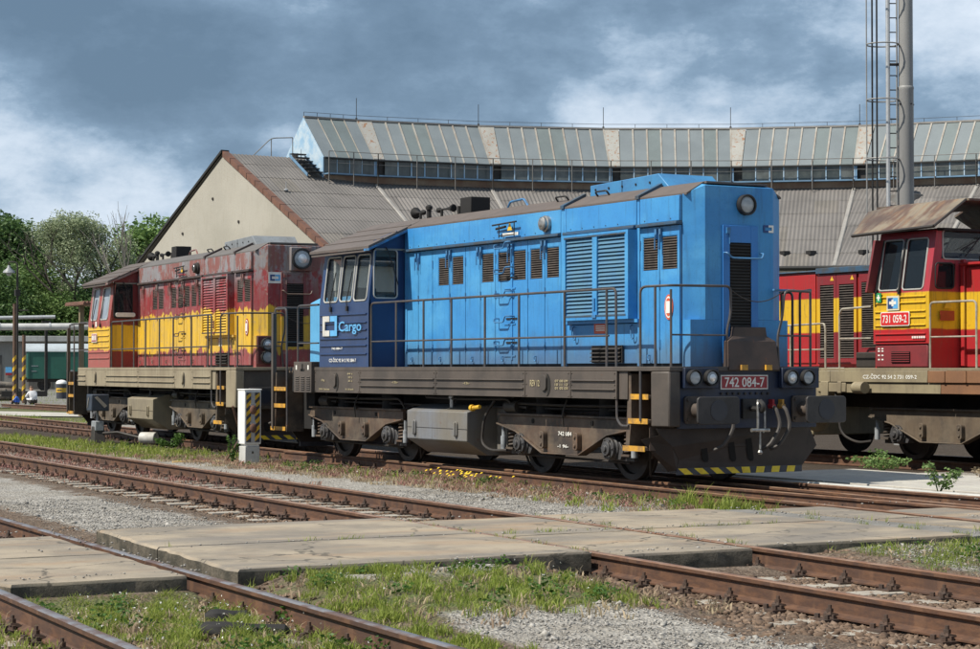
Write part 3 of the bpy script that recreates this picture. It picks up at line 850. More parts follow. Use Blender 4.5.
    k = MB(); k.box(5.475, 5.565, -.861, -.8585, 2.36, 2.52); k.obj('plate_centre', M['letter_white'], o)
    # ladder
    lad = MB(); lad.box(1.33, 1.37, -.853, -.842, 1.75, 3.2); 
    for z in (2.82, 2.28, 1.80, ): lad.box(1.12, 1.45, -.852, -.841, z, z + .02)
    lo = lad.obj('ladder', m['body'], hood)
    for z in (3.44, 3.06, 2.70, 2.32, 1.97, ): ladder_step(.95, -.93, z, lo, m['step'])
    for z in (2.74, 2.38, 2.02, 3.0):
        k = MB(); k.box(1.18, 1.50, -.853, -.842, z - .02, z + .005); k.obj('foothold', M['dark'], lo)
    k = MB(); k.tube([(.90, -.93, 3.80), (1.62, -.93, 3.82)], .014, 6).tube([(1.10, -.93, 3.81), (1.10, -.93, 3.60)], .010, 6).tube([(1.56, -.93, 3.82), (1.56, -.93, 3.60)], .010, 6).tube([(1.02, -.93, 3.74), (1.30, -.93, 3.76)], .02, 6).tube([(1.1, -.93, 3.63), (1.56, -.93, 3.63)], .01, 6)
    sg = k.obj('grab_iron', M['black'], hood)
    k = MB(); k.prism([(1.30, 3.70), (1.44, 3.70), (1.37, 3.83)], 'y', -.90, -.893); k.obj('warning_triangle', M['yellow'], sg)
    k = MB(); k.box(1.16, 1.62, -.90, -.893, 3.62, 3.665); k.obj('warning_strip', M['letter_white'] if blue else M['red_plate'], sg)
    # side marker lamp
    k = MB(); k.lathe((2.39, -.85, 3.74), (0, -1, 0), [(0, .12), (.05, .12), (.06, .10), (.10, .10), (.13, .05), (.135, .01)], 18); o = k.obj('side_lamp', M['chrome'] if blue else M['iron'], hood)
    k = MB(); k.lathe((2.39, -.95, 3.74), (0, -1, 0), [(0, .085), (.02, .07), (.03, .01)], 14); k.obj('lens', M['lamp_glass'], o)
    # ---- roof fittings
    k = MB()
    k.prism([(2.95, 4.10), (2.95, 4.27), (4.70, 4.31), (4.95, 4.12), (4.95, 4.10)], 'y', -.46, .46)
    fb = k.obj('fan_housing', m['fan'], P, bevel=.01)
    k = MB()
    for x in (3.1, 3.45, 3.8, 4.15, 4.5): k.cyl((x, -.46, 4.20), (x, -.472, 4.20), .018, n=6)
    k.box(3.79, 3.80, -.466, -.461, 4.12, 4.28); k.obj('bolts', M['black'], fb, kind='stuff')
    k = MB(); k.box(-1.16, -.80, -.36, .0, 4.08, 4.39); ex = k.obj('exhaust_box', M['soot_shade'], P, bevel=.01)
    k = MB(); k.cyl((-.98, -.18, 4.391), (-.98, -.18, 4.395), .12, n=14); k.obj('exhaust_mouth', M['dark'], ex)
    k = MB(); k.cyl((-1.30, -.3, 4.09), (-1.30, -.3, 4.27), .035, n=10); k.obj('vent_pipe', M['soot_shade'], P)
    for x0, d, ln, rr in ((-2.50, -1, .18, .10), (-1.75, 1, .40, .065)):
        k = MB(); k.lathe((x0, -.38, 4.24), (d, 0, 0), [(-.1, .018), (ln * .4, .018), (ln * .7, rr * .5), (ln * .95, rr * .9), (ln, rr), (ln + .01, rr * .8)], 16)
        k.cyl((x0, -.38, 4.08), (x0, -.38, 4.24), .025, n=8); k.lathe((x0 - d * .12, -.38, 4.235), (d, 0, 0), [(-.04, .015), (0, .045), (.05, .045), (.09, .015)], 12)
        k.obj('horn', M['soot_shade'], P)
    k = MB(); k.cyl((-2.2, -.38, 4.08), (-2.2, -.38, 4.27), .04, n=8).lathe((-2.2, -.38, 4.27), (0, 0, 1), [(0, .06), (.05, .06), (.08, .02)], 10); k.obj('roof_valve', M['soot_shade'], P)
    k = MB(); k.tube(arc_path([(.62, -.5, 4.09), (.70, -.5, 4.19), (1.12, -.5, 4.21), (1.25, -.5, 4.09)], .05), .018, 6); k.obj('roof_handle', m['trim'], P)
    for x in (2.2, 3.3):
        k = MB(); k.tube(arc_path([(x, -.55, 4.09), (x, -.6, 4.15), (x + .3, -.6, 4.15), (x + .3, -.55, 4.09)], .04), .014, 6); k.obj('roof_handle', M['black'], P)
    # ---- hood end: door with louvre, grab irons, top lamp
    k = MB()
    k.box(5.952, 5.975, -.29, -.175, 1.69, 3.53).box(5.952, 5.975, .175, .29, 1.69, 3.53).box(5.952, 5.975, -.175, .175, 3.30, 3.53).box(5.952, 5.975, -.175, .175, 1.69, 2.05)
    d = k.obj('end_door', m['front'], hood, bevel=.004)
    place(louvre_mesh(.35, 1.25, 30, .02), (5.957, -.175, 2.05), (0, 1, 0), (-1, 0, 0), (0, 0, 1)).obj('louvre', (M['iron'], M['dark'], M['iron']), d, smooth=False)
    k = MB(); k.tube(arc_path([(5.97, -.27, 3.16), (6.05, -.27, 3.16), (6.05, -.20, 3.09), (6.05, .30, 3.09), (6.05, .33, 3.16), (5.97, .33, 3.16)], .05), .013, 6); k.obj('grab_iron', m['step'], d)
    k = MB(); k.box(5.976, 6.0, -.24, -.18, 3.42, 3.50).tube([(5.99, -.19, 3.45), (5.99, -.19, 3.28)], .009, 6); k.obj('latch', m['trim'], d)
    if blue:
        lamp(5.98, .09, 3.81, .115, m, hood, False)
        for y, w, c in ((.40, .075, M['navy_print']), (.475, .06, M['letter_white'])): pass
        em = MB(); em.add([], [])
        emblem((5.958, .39, 3.45), UY, UZ, .17, .10, M['navy_print'], M['letter_white'], hood)
    else:
        k = MB(); k.box(5.952, 6.05, -.12, .33, 3.55, 4.02); hb = k.obj('headlamp_box', m['front'], hood, bevel=.015)
        lamp(6.07, .10, 3.79, .17, m, hb, True)
        k = MB(); k.box(5.951, 5.957, -.55, -.28, 3.30, 3.52); ep = k.obj('emblem_plate', M['letter_white'], hood)
        emblem((5.960, -.52, 3.35), UY, UZ, .21, .12, M['navy_print'], M['sky_print'], ep)
        k = MB(); k.box(5.95, 6.0, -.79, -.45, 1.70, 2.26); lb = k.obj('lamp_panel', m['lamp_panel'], hood, bevel=.01)
        for z in (2.10, 1.85): lamp(6.03, -.60, z, .105, m, lb, z > 2)
    k = MB(); k.box(6.0, 6.06, .50, .86, 2.66, 2.69); k.obj('grab_iron', m['step'], hood, bevel=.008)
    # ---- beam fittings: lamps, number plate, footplate
    if blue:
        for y0, y1, a in ((-1.15, -.56, -1), (.43, 1.10, 1)):
            k = MB(); k.box(6.152, 6.25, y0 + .05, y1, 1.36, 1.63); lb = k.obj('lamp_box', m['beam'], P, bevel=.01)
            lamp(6.27, y0 + .18, 1.50, .088, m, lb, a > 0); lamp(6.27, y0 + .45, 1.50, .088, m, lb, a < 0)
    k = MB(); k.box(6.152, 6.17, -.47, .30, 1.345, 1.535); npl = k.obj('number_plate', M['letter_white'], P)
    k = MB(); k.box(6.171, 6.174, -.455, .285, 1.36, 1.52); k.obj('plate_field', M['red_plate'], npl)
    if blue: lettering('742 084-7', (6.175, -.41, 1.375), UY, UZ, .65, .13, M['letter_white'], npl)
    k = MB()
    for i in range(9): k.cyl((6.15, -.45 + i * .095, 1.29), (6.175, -.45 + i * .095, 1.29), .018, n=6)
    k.obj('bolts', M['iron'], P, kind='stuff')
    k = MB()
    k.add([(6.23, -0.37, 1.60), (6.23, 0.45, 1.60), (6.18, 0.43, 1.98), (6.14, 0.31, 2.05), (6.14, 0.29, 2.17), (6.14, -0.23, 2.17), (6.14, -0.25, 2.05), (6.18, -0.35, 1.98),
           (6.08, -0.37, 1.60), (6.08, 0.45, 1.60), (6.08, 0.43, 1.98), (6.08, 0.31, 2.05), (6.08, 0.29, 2.17), (6.08, -0.23, 2.17), (6.08, -0.25, 2.05), (6.08, -0.35, 1.98)],
          [(0, 1, 2, 7), (7, 2, 3, 6), (6, 3, 4, 5), (15, 10, 9, 8), (14, 11, 10, 15), (13, 12, 11, 14), (0, 8, 9, 1), (1, 9, 10, 2), (2, 10, 11, 3), (3, 11, 12, 4), (4, 12, 13, 5), (5, 13, 14, 6), (6, 14, 15, 7), (7, 15, 8, 0)])
    if blue:
        fp = k.obj('footplate', m['foot'], P, smooth=False, bevel=.006)
        for y in (-.2, .2):
            q = MB(); q.box(6.235, 6.27, y - .0, y + .10, 1.60, 1.67); q.obj('hinge', M['step_yellow'], fp)
    # ---- handrails
    ht = 2.69
    def rails(sy):
        y = sy * 1.465
        h = MB()
        rail_tube(h, [(-2.17, y, 1.645), (-2.17, y, ht), (5.18, y, ht), (5.20, y - sy * -.01, 1.70), (5.20, y, .95), (5.30, y, .86), (5.48, y, .86)] if sy < 0 else [(-2.17, y, 1.645), (-2.17, y, ht), (5.2, y, ht), (5.2, y, 1.645)])
        for x in (-1.27, -.33, .58, 1.62, 2.62, 3.87, 4.95): h.tube([(x, y, 1.645), (x, y, ht)], .018, 7)
        h.tube([(-2.17, y, 2.06), (5.0, y, 2.06)], .014, 7)
        h.obj('handrail', m['rail'], P)
    rails(-1); rails(1)
    h = MB()
    rail_tube(h, [(5.77, -1.47, .93), (5.77, -1.47, ht), (6.18, -1.27, ht + .01), (6.12, -.27, ht + .02), (6.12, -.27, 2.35), (6.12, -.34, 2.1), (6.12, -.30, 1.645)])
    h.tube([(5.97, -1.37, 1.645), (5.97, -1.37, ht)], .017, 7).tube([(6.17, -1.26, 1.645), (6.17, -1.26, ht - .04)], .017, 7)
    h.tube([(6.17, -1.25, 2.06), (6.12, -.33, 2.06)], .012, 7)
    rail_tube(h, [(5.4, 1.44, 1.645), (5.4, 1.44, ht), (6.0, 1.16, ht), (6.1, 1.07, ht - .02), (6.1, 1.07, .9)])
    rail_tube(h, [(6.12, 1.05, ht - .03), (6.12, .62, ht - .02), (6.12, .58, 2.3), (6.12, .50, 2.05), (6.12, .52, 1.645)])
    h.tube([(6.12, 1.06, 2.06), (6.12, .50, 2.06)], .012, 7)
    h.obj('handrail', m['rail'], P)
    k = MB(); pts = [(6.12, -.26 + .86 * t, 2.66 - .60 * t * (1 - t)) for t in [i / 14 for i in range(15)]]; k.tube(pts, .007, 5); k.obj('chain', M['iron'], P)
    h = MB()      # rear end
    rail_tube(h, [(-5.52, -1.47, .62), (-5.55, -1.47, ht), (-6.10, -1.44, ht)])
    rail_tube(h, [(-6.12, -1.44, .70), (-6.12, -1.44, ht + .03), (-6.12, -.5, ht + .03), (-6.12, -.45, 1.645)])
    h.tube([(-6.12, -1.4, 2.1), (-6.12, -.46, 2.1)], .012, 7)
    rail_tube(h, [(-5.5, 1.47, 1.645), (-5.5, 1.47, ht), (-6.1, 1.44, ht), (-6.12, .5, ht), (-6.12, .45, 1.645)])
    rail_tube(h, [(-5.06, -1.47, 1.645), (-5.06, -1.47, 2.72), (-4.2, -1.47, 2.72)])
    h.tube([(-5.06, -1.47, 2.06), (-4.2, -1.47, 2.06)], .014, 7)
    h.obj('handrail', m['rail'], P)
    k = MB(); k.box(-6.16, -6.09, -1.50, -1.42, .55, 2.62); k.obj('corner_post', m['postm'], P, bevel=.01)
    # ---- cab
    CX0, CX1, YS, ZB, ZM, ZT = -4.10, -2.20, 1.5, 1.646, 2.70, 3.60
    k = MB()
    holes = [(.17, .71, .05, .81), (.79, 1.25, .05, .81), (1.33, 1.81, .05, .81)] if blue else [(.22, .75, .06, .80), (1.06, 1.68, .06, .80)]
    lean = Vector((0, .11, ZT - ZM)).normalized()
    Nn = Vector((0, -1, .11)).normalized()
    k.box(CX0, CX1, -YS, -YS + .04, ZB, ZM)
    grid_wall(k, (CX0, -YS, ZM), (1, 0, 0), lean, Nn, .04, 0, CX1 - CX0, 0, .905, holes)
    k.box(CX0, CX1, YS - .04, YS, ZB, ZM)
    leanf = Vector((0, -.11, ZT - ZM)).normalized(); Nf = Vector((0, 1, .11)).normalized()
    grid_wall(k, (CX0, YS, ZM), (1, 0, 0), leanf, Nf, .04, 0, CX1 - CX0, 0, .905, holes)
    k.box(CX0 + .04, CX1 - .04, -YS + .04, YS - .04, ZB, ZB + .05)
    cab = k.obj('cab', m['cab'], P, smooth=False)
    for h_ in holes:
        window((CX0, -YS, ZM), (1, 0, 0), lean, Nn, h_, m['cabglass'], M['gasket'], cab)
        window((CX0, YS, ZM), (1, 0, 0), leanf, Nf, h_, M['glass'], M['gasket'], cab)
    # end walls either side of the hood
    for xw, nx in ((CX1, 1), (CX0, -1)):
        for sy in (-1, 1):
            k = MB()
            y0 = -YS if sy < 0 else .80
            fh = [(.10, .52, 1.14, 1.93)] if sy < 0 else [(.18, .60, 1.14, 1.93)]
            if nx > 0:
                grid_wall(k, (xw, y0, ZB), (0, 1, 0), (0, 0, 1), (nx, 0, 0), .04, .005 if sy < 0 else 0, .70, 0, ZT - ZB + (.3 if 1 else 0), fh)
                for i, v in enumerate(k.v):      # follow the lean of the side wall
                    if v[2] > ZM and abs(v[1]) > 1.44: k.v[i] = (v[0], v[1] - math.copysign(.11 * (v[2] - ZM) / (ZT - ZM), v[1]), min(v[2], ZT + .02))
                    elif v[2] > ZT and abs(v[1]) > 1.0: k.v[i] = (v[0], v[1], min(v[2], ZT + .12))
                wl_ = k.obj('cab_end_wall', m['cabend'], cab, smooth=False)
                window((xw, y0, ZB), (0, 1, 0), (0, 0, 1), (nx, 0, 0), fh[0], M['glass'] if blue else M['glass_dark'], M['gasket'] if blue else M['rubber'], wl_, .06)
            elif sy < 0:
                k.box(xw, xw + .04, -YS + .04, YS - .04, ZB + .05, 2.72)
                k.box(xw, xw + .04, -YS + .15, -1.25, 2.72, ZT).box(xw, xw + .04, 1.25, YS - .15, 2.72, ZT).box(xw, xw + .04, -.06, .06, 2.72, ZT).box(xw, xw + .04, -1.35, 1.35, ZT - .1, ZT)
                k.obj('cab_end_wall', m['cabend'], cab, smooth=False)
    # pressed ribs on the lower side
    for z in (2.52, 2.38, 2.26, 2.12, 2.0, 1.86) if True else ():
        k = MB(); k.prism([(-YS - .001, z - .016), (-YS - .022, z - .004), (-YS - .022, z + .006), (-YS - .001, z + .018)], 'x', CX0 + .05, CX1 - .07); k.obj('pressed_rib', m['cab'], cab)
    # wipers, door hinge, mirror
    for x in (-3.62, -2.98):
        k = MB(); k.tube([(x, -YS - .02, ZM - .06), (x, -YS - .03, ZM + .04), (x + .05, -YS + .06, ZM + .55)], .010, 5).box(x - .03, x + .03, -YS - .035, -YS - .001, ZM - .12, ZM - .04); k.obj('wiper', M['black'], cab)
    k = MB(); k.tube([(CX1 + .03, -1.2, 3.62), (CX1 + .05, -1.15, 3.52), (CX1 + .05, -.98, 3.0)], .010, 5); k.obj('wiper', M['black'], cab)
    # interior: desk, seat back, far wall heater
    k = MB(); k.box(-2.95, -2.45, -1.1, 1.0, ZB + .05, 2.62).box(-3.9, -3.6, -.5, .5, ZB + .05, 2.9); k.obj('control_desk', M['inside'], cab, bevel=.02)
    k = MB(); k.box(-3.55, -3.15, -1.1, -.7, 2.1, 2.2).box(-3.58, -3.50, -1.1, -.7, 2.2, 3.0).cyl((-3.35, -.9, ZB + .05), (-3.35, -.9, 2.1), .05); k.obj('driver_seat', M['seat'], cab, bevel=.03)
    # cab roof: sloping sides with overhang, ridge strip in the middle
    k = MB()
    pr = lambda y, z, x0, x1: [(x0, y, z), (x1, y, z)]
    ye, ze, yr_, zr_ = 1.62, 3.58, .50, 4.07
    for sy in (-1, 1):
        k.hexa([(CX0 - .15, sy * ye, ze), (CX1 + .24, sy * ye, ze), (CX1 + .06, sy * yr_, zr_), (CX0 + .02, sy * yr_, zr_), (CX0 - .15, sy * ye, ze + .04), (CX1 + .24, sy * ye, ze + .04), (CX1 + .06, sy * yr_, zr_ + .04), (CX0 + .02, sy * yr_, zr_ + .04)])
    k.box(CX0 + .02, CX1 + .06, -yr_ + .002, yr_ - .002, zr_ + .0, zr_ + .042)
    cr_ = k.obj('cab_roof', m['cabroof'], P, smooth=False)
    for y, z in ((-1.34, 3.705), (-1.06, 3.827), (-.78, 3.949)):
        f = (1.62 + y) / 1.12
        k = MB(); x0, x1 = CX0 - .15 + .17 * f, CX1 + .24 - .18 * f
        k.hexa([(x0, y - .012, z + .037), (x1, y - .012, z + .037), (x1, y + .012, z + .047), (x0, y + .012, z + .047), (x0, y - .012, z + .046), (x1, y - .012, z + .046), (x1, y + .012, z + .058), (x0, y + .012, z + .058)])
        k.obj('roof_seam', m['cabroof'], cr_)
    k = MB(); k.hexa([(CX1 + .06, -1.62, 3.54), (CX1 + .25, -1.62, 3.54), (CX1 + .08, -.50, 4.03), (CX1 + .04, -.50, 4.03), (CX1 + .06, -1.62, 3.579), (CX1 + .25, -1.62, 3.579), (CX1 + .08, -.50, 4.069), (CX1 + .04, -.50, 4.069)]); k.obj('roof_edge', m['trim'], cr_)
    k = MB(); k.box(CX0 - .12, CX1 + .2, -1.60, -1.56, 3.53, 3.578); k.obj('roof_gutter', m['cabroof'], cr_)
    k = MB(); k.box(CX0 + .04, CX1 + .02, -1.38, 1.38, ZT - .03, ZT - .002); k.obj('ceiling', M['inside'], cab)
    # ---- short hood behind the cab
    k = MB(); k.prism([(-.80, 1.646), (-.80, 2.80), (-.6, 2.90), (.6, 2.90), (.80, 2.80), (.80, 1.646)], 'x', -6.0, CX0 - .002); sho = k.obj('short_hood', m['short'], P, bevel=.01)
    for x0, x1 in ((-5.95, -5.35), (-5.33, -4.75), (-4.73, -4.15)):
        k = MB(); k.box(x0, x1, -.825, -.801, 1.70, 2.76); k.obj('hood_door', m['short'], sho, bevel=.004)
    return cab, hood

def emblem(p0, U, V, w, h, ma, mb, parent):
    """two interlocking square brackets"""
    p0, U, V = Vector(p0), Vector(U), Vector(V)
    N = U.cross(V)
    def part(rects, m):
        b = MB()
        for u0, u1, v0, v1 in rects:
            P = lambda u, v, d: p0 + U * (u * w) + V * (v * h) + N * d
            b.hexa([P(u0, v0, 0), P(u1, v0, 0), P(u1, v1, 0), P(u0, v1, 0), P(u0, v0, .004), P(u1, v0, .004), P(u1, v1, .004), P(u0, v1, .004)])
        b.obj('emblem', m, parent, smooth=False)
    part([(0, .16, 0, 1), (.16, .48, 0, .28), (.16, .48, .72, 1), (.161, .38, .281, .42)][:3], ma)
    part([(.84, 1, 0, 1), (.52, .84, 0, .28), (.52, .84, .72, 1)], mb)
M['faded_white'] = weathered('faded_white_print', (0.62, 0.61, 0.57), (0.48, 0.47, 0.44), 0.0, streak=.35, rough=.6, scale=4)
M['hood_core'] = plain('shaded_gap', (0.016, 0.022, 0.03), 0.8)  # near-black hood behind the doors, painting shade into their gaps
M['bright_yellow'] = weathered('bright_yellow', (0.90, 0.66, 0.03), (0.75, 0.5, 0.03), 0.1, streak=.1, rough=.45, scale=8)  # brighter yellow for the plough stripes
M['navy_print'] = plain('navy_print', (0.02, 0.06, 0.20), 0.5)
M['sky_print'] = plain('light_blue_print', (0.12, 0.40, 0.72), 0.5)
M['inside'] = plain('cab_interior', (0.22, 0.23, 0.21), 0.7)
M['seat'] = plain('seat_vinyl', (0.05, 0.04, 0.035), 0.6)
M['axle_grey'] = weathered('greasy_axle_box', (0.065, 0.065, 0.07), (0.038, 0.034, 0.031), 0.15, rough=0.5, scale=5)
M['damper'] = plain('pale_damper', (0.30, 0.32, 0.34), 0.5, vary=.5, scale=10)
M['wheel'] = weathered('wheel_steel', (0.036, 0.028, 0.024), (0.024, 0.019, 0.017), 0.2, rough=0.6, scale=6)
M['buffer_iron'] = weathered('buffer_iron', (0.10, 0.075, 0.06), (0.06, 0.05, 0.045), 0.3, rough=0.6, scale=7)
M['plate_iron'] = weathered('buffer_plate_iron', (0.042, 0.038, 0.037), (0.028, 0.026, 0.026), 0.15, rough=0.55, scale=5)
M['grease'] = plain('dark_grease', (0.02, 0.024, 0.035), 0.35)

# --- blue engine in front
BLUE = thing('diesel_locomotive', 'blue diesel locomotive with dark blue cab and red plate 742 084-7 on its front', 'locomotive', (0, 0, 0), 0, 'shunting locomotives in the yard')
BLUE.location.z = 0.0
mb = dict(M)
mb['body'] = weathered('faded_blue_paint', (0.038, 0.225, 0.53), (0.052, 0.27, 0.565), 0.10, streak=0.55, streakcol=(0.032, 0.10, 0.185), rough=0.48, scale=1.1, ref=BLUE, grime=(1.55, 2.0, .55), dents=1.5, fade=((0.085, 0.33, 0.60), .55), rustcol=(0.05, 0.06, 0.07))
mb['front'] = weathered('blue_end_paint', (0.032, 0.195, 0.53), (0.027, 0.165, 0.46), 0.0, streak=0.25, streakcol=(0.03, 0.08, 0.16), rough=0.4, scale=1.3, ref=BLUE)
mb['shutter'] = weathered('dusty_blue_slat', (0.085, 0.195, 0.29), (0.065, 0.175, 0.31), 0.0, streak=0.3, rough=0.5, scale=3, ref=BLUE)
mb['cab'] = weathered('navy_cab_paint', (0.022, 0.048, 0.130), (0.020, 0.042, 0.110), 0.0, streak=0.2, streakcol=(0.06, 0.045, 0.04), rough=0.38, scale=2, ref=BLUE)
mb['cabend'] = weathered('navy_end_shaded', (0.010, 0.040, 0.130), (0.008, 0.034, 0.115), 0.0, streak=0.1, rough=0.45, scale=2, ref=BLUE)  # darker than the cab side: the end wall's shade is in the colour
mb['roof'] = weathered('weathered_roof', (0.118, 0.094, 0.082), (0.096, 0.078, 0.070), 0.05, streak=0.2, rough=0.75, scale=2, ref=BLUE)
mb['cabroof'] = weathered('weathered_cab_roof', (0.115, 0.094, 0.085), (0.092, 0.078, 0.072), 0.05, streak=0.2, rough=0.75, scale=2, ref=BLUE)
mb['trim'] = weathered('blue_trim', (0.045, 0.20, 0.44), (0.05, 0.12, 0.22), 0.1, rough=0.5, scale=6)
mb['trimdark'] = weathered('grimy_blue_trim', (0.035, 0.085, 0.15), (0.05, 0.055, 0.06), 0.1, rough=0.6, scale=5)
mb['hook'] = mb['step'] = weathered('blue_fittings', (0.06, 0.20, 0.40), (0.05, 0.15, 0.3), 0.05, rough=0.5, scale=6)
mb['fan'] = weathered('blue_fan_housing', (0.050, 0.22, 0.44), (0.045, 0.17, 0.36), 0.03, rough=0.5, scale=3)
mb['slat'] = weathered('rusty_slats', (0.085, 0.068, 0.058), (0.045, 0.037, 0.033), 0.1, rough=0.7, scale=9)
mb['sill'] = weathered('dirty_brown_sill', (0.092, 0.075, 0.063), (0.060, 0.051, 0.045), 0.25, streak=0.4, streakcol=(0.055, 0.045, 0.038), rough=0.6, scale=2.2, ref=BLUE)
mb['bogie'] = weathered('rusty_bogie', (0.105, 0.068, 0.047), (0.042, 0.034, 0.030), 0.5, (0.17, 0.075, 0.035), streak=0.45, streakcol=(0.03, 0.026, 0.024), rough=0.65, scale=1.5, dust=0.35)
mb['axle'] = M['axle_grey']; mb['tank'] = weathered('scraped_tank', (0.17, 0.185, 0.215), (0.165, 0.15, 0.125), 0.45, (0.15, 0.075, 0.04), streak=0.4, rough=0.55, scale=.9, ref=BLUE)
mb['beam'] = weathered('navy_beam', (0.013, 0.024, 0.058), (0.018, 0.022, 0.036), 0.15, streak=0.3, rough=0.45, scale=3, ref=BLUE)
mb['plough'] = weathered('rusty_plough', (0.042, 0.030, 0.025), (0.028, 0.022, 0.020), 0.3, (0.12, 0.06, 0.035), streak=0.2, rough=0.6, scale=2.5)
mb['foot'] = weathered('rusty_footplate', (0.070, 0.046, 0.036), (0.046, 0.034, 0.030), 0.5, streak=0.3, rough=0.6, scale=3)
mb['rail'] = weathered('worn_handrail', (0.055, 0.055, 0.06), (0.085, 0.068, 0.06), 0.2, rough=0.45, scale=8)
mb['postm'] = mb['sill']
mb['buffer'] = M['buffer_iron']; mb['plate'] = M['plate_iron']; mb['wheel'] = M['wheel']
mb['plate_red'] = M['orange_plate']; mb['cabglass'] = M['glass']; mb['short'] = weathered('pale_blue_short_hood', (0.10, 0.36, 0.62), (0.085, 0.32, 0.56), rough=0.45, scale=2)
cabB, hoodB = engine(mb, 'blue', BLUE)
emblem((-3.92, -1.524, 2.17), UX, UZ, .57, .34, M['faded_white'], M['sky_print'], cabB)
lettering('Cargo', (-3.28, -1.526, 2.19), UX, UZ, .86, .22, M['sky_print'], cabB)
lettering('CZ-ČDC 92 54 2 742 084-7', (-3.66, -1.523, 1.73), UX, UZ, 1.04, .075, M['letter_white'], cabB)
lettering('742 084-7', (-3.56, -1.523, 1.94), UX, UZ, .42, .035, M['letter_white'], cabB)
def sill_print(rows, parent):
    for t_, x, z, w, h in rows: lettering(t_, (x, -1.506, z), UX, UZ, w, h, M['sill_print'], parent)
M['sill_print'] = plain('faded_sill_lettering', (0.42, 0.36, 0.22), 0.7)
sill_print([('-12t-', 1.02, 1.385, .2, .035), ('-12t-', -1.35, 1.385, .22, .035), ('64 t', -2.98, 1.52, .2, .03), ('52 t', -2.95, 1.46, .16, .03), ('35 t', -2.95, 1.40, .16, .03), ('R 110 km/h', -3.05, 1.26, .3, .03),
            ('DKV Ostrava', -4.1, 1.255, .42, .03), ('Dg', -4.0, 1.40, .12, .04), ('REV 12', 3.0, 1.37, .26, .09), ('07 08 09', 3.68, 1.43, .34, .035), ('10 11 12', 3.68, 1.38, .34, .035), ('01 02 03', 3.68, 1.33, .34, .035)], BLUE)
for t_, x, z, w, h in (('742 084', 3.22, .67, .36, .06), ('-1 96-', 3.2, .50, .3, .045)): lettering(t_, (x, -1.172, z), UX, UZ, w, h, M['letter_white'], BLUE)

# --- red and yellow engine behind it
RED = thing('diesel_locomotive', 'weathered red and yellow diesel locomotive with peeling hood, behind the blue one', 'locomotive', (-15.25, .80, 0.0), R(-4.0), 'shunting locomotives in the yard')
mr = dict(mb)
BUR, YEL, PNK, TOP = (0.25, 0.026, 0.030), (0.66, 0.41, 0.026), (0.25, 0.045, 0.048), (0.215, 0.080, 0.068)
mr['body'] = banded('peeling_red_yellow_paint', RED, [(0, PNK), (1.99, YEL), (2.80, BUR), (3.56, TOP)], 0.19, (0.235, 0.24, 0.255), 0.9, 0.55, (0.30, 0.24, 0.20), .55, .6)
mr['front'] = banded('peeling_end_paint', RED, [(0, PNK), (1.99, (0.60, 0.38, 0.03)), (2.66, (0.17, 0.030, 0.032)), (3.50, (0.20, 0.10, 0.085))], 0.06, (0.20, 0.195, 0.2), 0.85, 0.6, (0.30, 0.24, 0.20), .5, .5)
mr['cab'] = banded('red_yellow_cab_paint', RED, [(0, (0.34, 0.085, 0.07)), (2.05, YEL), (2.58, (0.30, 0.06, 0.05))], 0.08, (0.30, 0.20, 0.18), 0.4, 0.5, (0.33, 0.25, 0.2), .5, .5)
mr['cabend'] = banded('red_yellow_cab_end_paint', RED, [(0, (0.20, 0.02, 0.022)), (2.02, YEL), (2.62, (0.17, 0.018, 0.02))], 0.03, None, 0, 0.5)
mr['short'] = mr['cab']; mr['shutter'] = mr['body']
mr['roof'] = weathered('grey_hood_roof', (0.125, 0.115, 0.108), (0.10, 0.092, 0.088), 0.1, rough=0.75, scale=2, ref=RED)
mr['cabroof'] = weathered('tarred_cab_roof', (0.105, 0.085, 0.075), (0.085, 0.072, 0.066), 0.1, rough=0.8, scale=2, ref=RED)
mr['trim'] = weathered('maroon_trim', (0.20, 0.06, 0.05), (0.22, 0.20, 0.19), 0.1, rough=0.6, scale=6)
mr['trimdark'] = weathered('sooty_trim', (0.045, 0.032, 0.030), (0.07, 0.05, 0.045), 0.1, rough=0.6, scale=5)
mr['hook'] = mr['step'] = weathered('rusty_fittings', (0.16, 0.12, 0.10), (0.12, 0.08, 0.06), 0.2, rough=0.6, scale=6)
mr['fan'] = weathered('grey_fan_housing', (0.20, 0.22, 0.24), (0.16, 0.17, 0.18), 0.05, rough=0.6, scale=3)
mr['slat'] = weathered('rusty_dark_slats', (0.085, 0.062, 0.052), (0.045, 0.035, 0.031), 0.1, rough=0.7, scale=9)
mr['sill'] = weathered('dirty_cream_sill', (0.30, 0.255, 0.175), (0.235, 0.195, 0.135), 0.25, streak=0.55, streakcol=(0.07, 0.055, 0.042), rough=0.65, scale=1.8, ref=RED)
mr['bogie'] = weathered('brown_bogie', (0.115, 0.085, 0.058), (0.052, 0.042, 0.034), 0.4, (0.15, 0.075, 0.04), streak=0.45, streakcol=(0.035, 0.03, 0.026), rough=0.7, scale=2.5, dust=0.3)
mr['tank'] = weathered('beige_tank', (0.25, 0.215, 0.15), (0.20, 0.17, 0.125), 0.15, streak=0.35, rough=0.65, scale=2, ref=RED)
mr['beam'] = weathered('dark_olive_beam', (0.10, 0.085, 0.065), (0.075, 0.062, 0.05), 0.2, rough=0.6, scale=3)
mr['lamp_panel'] = weathered('maroon_lamp_panel', (0.10, 0.028, 0.028), (0.08, 0.025, 0.025), 0.05, rough=0.55, scale=4)
mr['plate_red'] = M['red_plate']
mr['cabglass'] = plain('pale_window_board', (0.27, 0.32, 0.38), 0.35, vary=0.25, scale=3)
cabR, hoodR = engine(mr, 'red', RED)
b = MB(); b.box(-3.68, -3.22, -1.535, -1.524, 2.24, 2.44); pr_ = b.obj('number_plate', M['letter_white'], cabR)
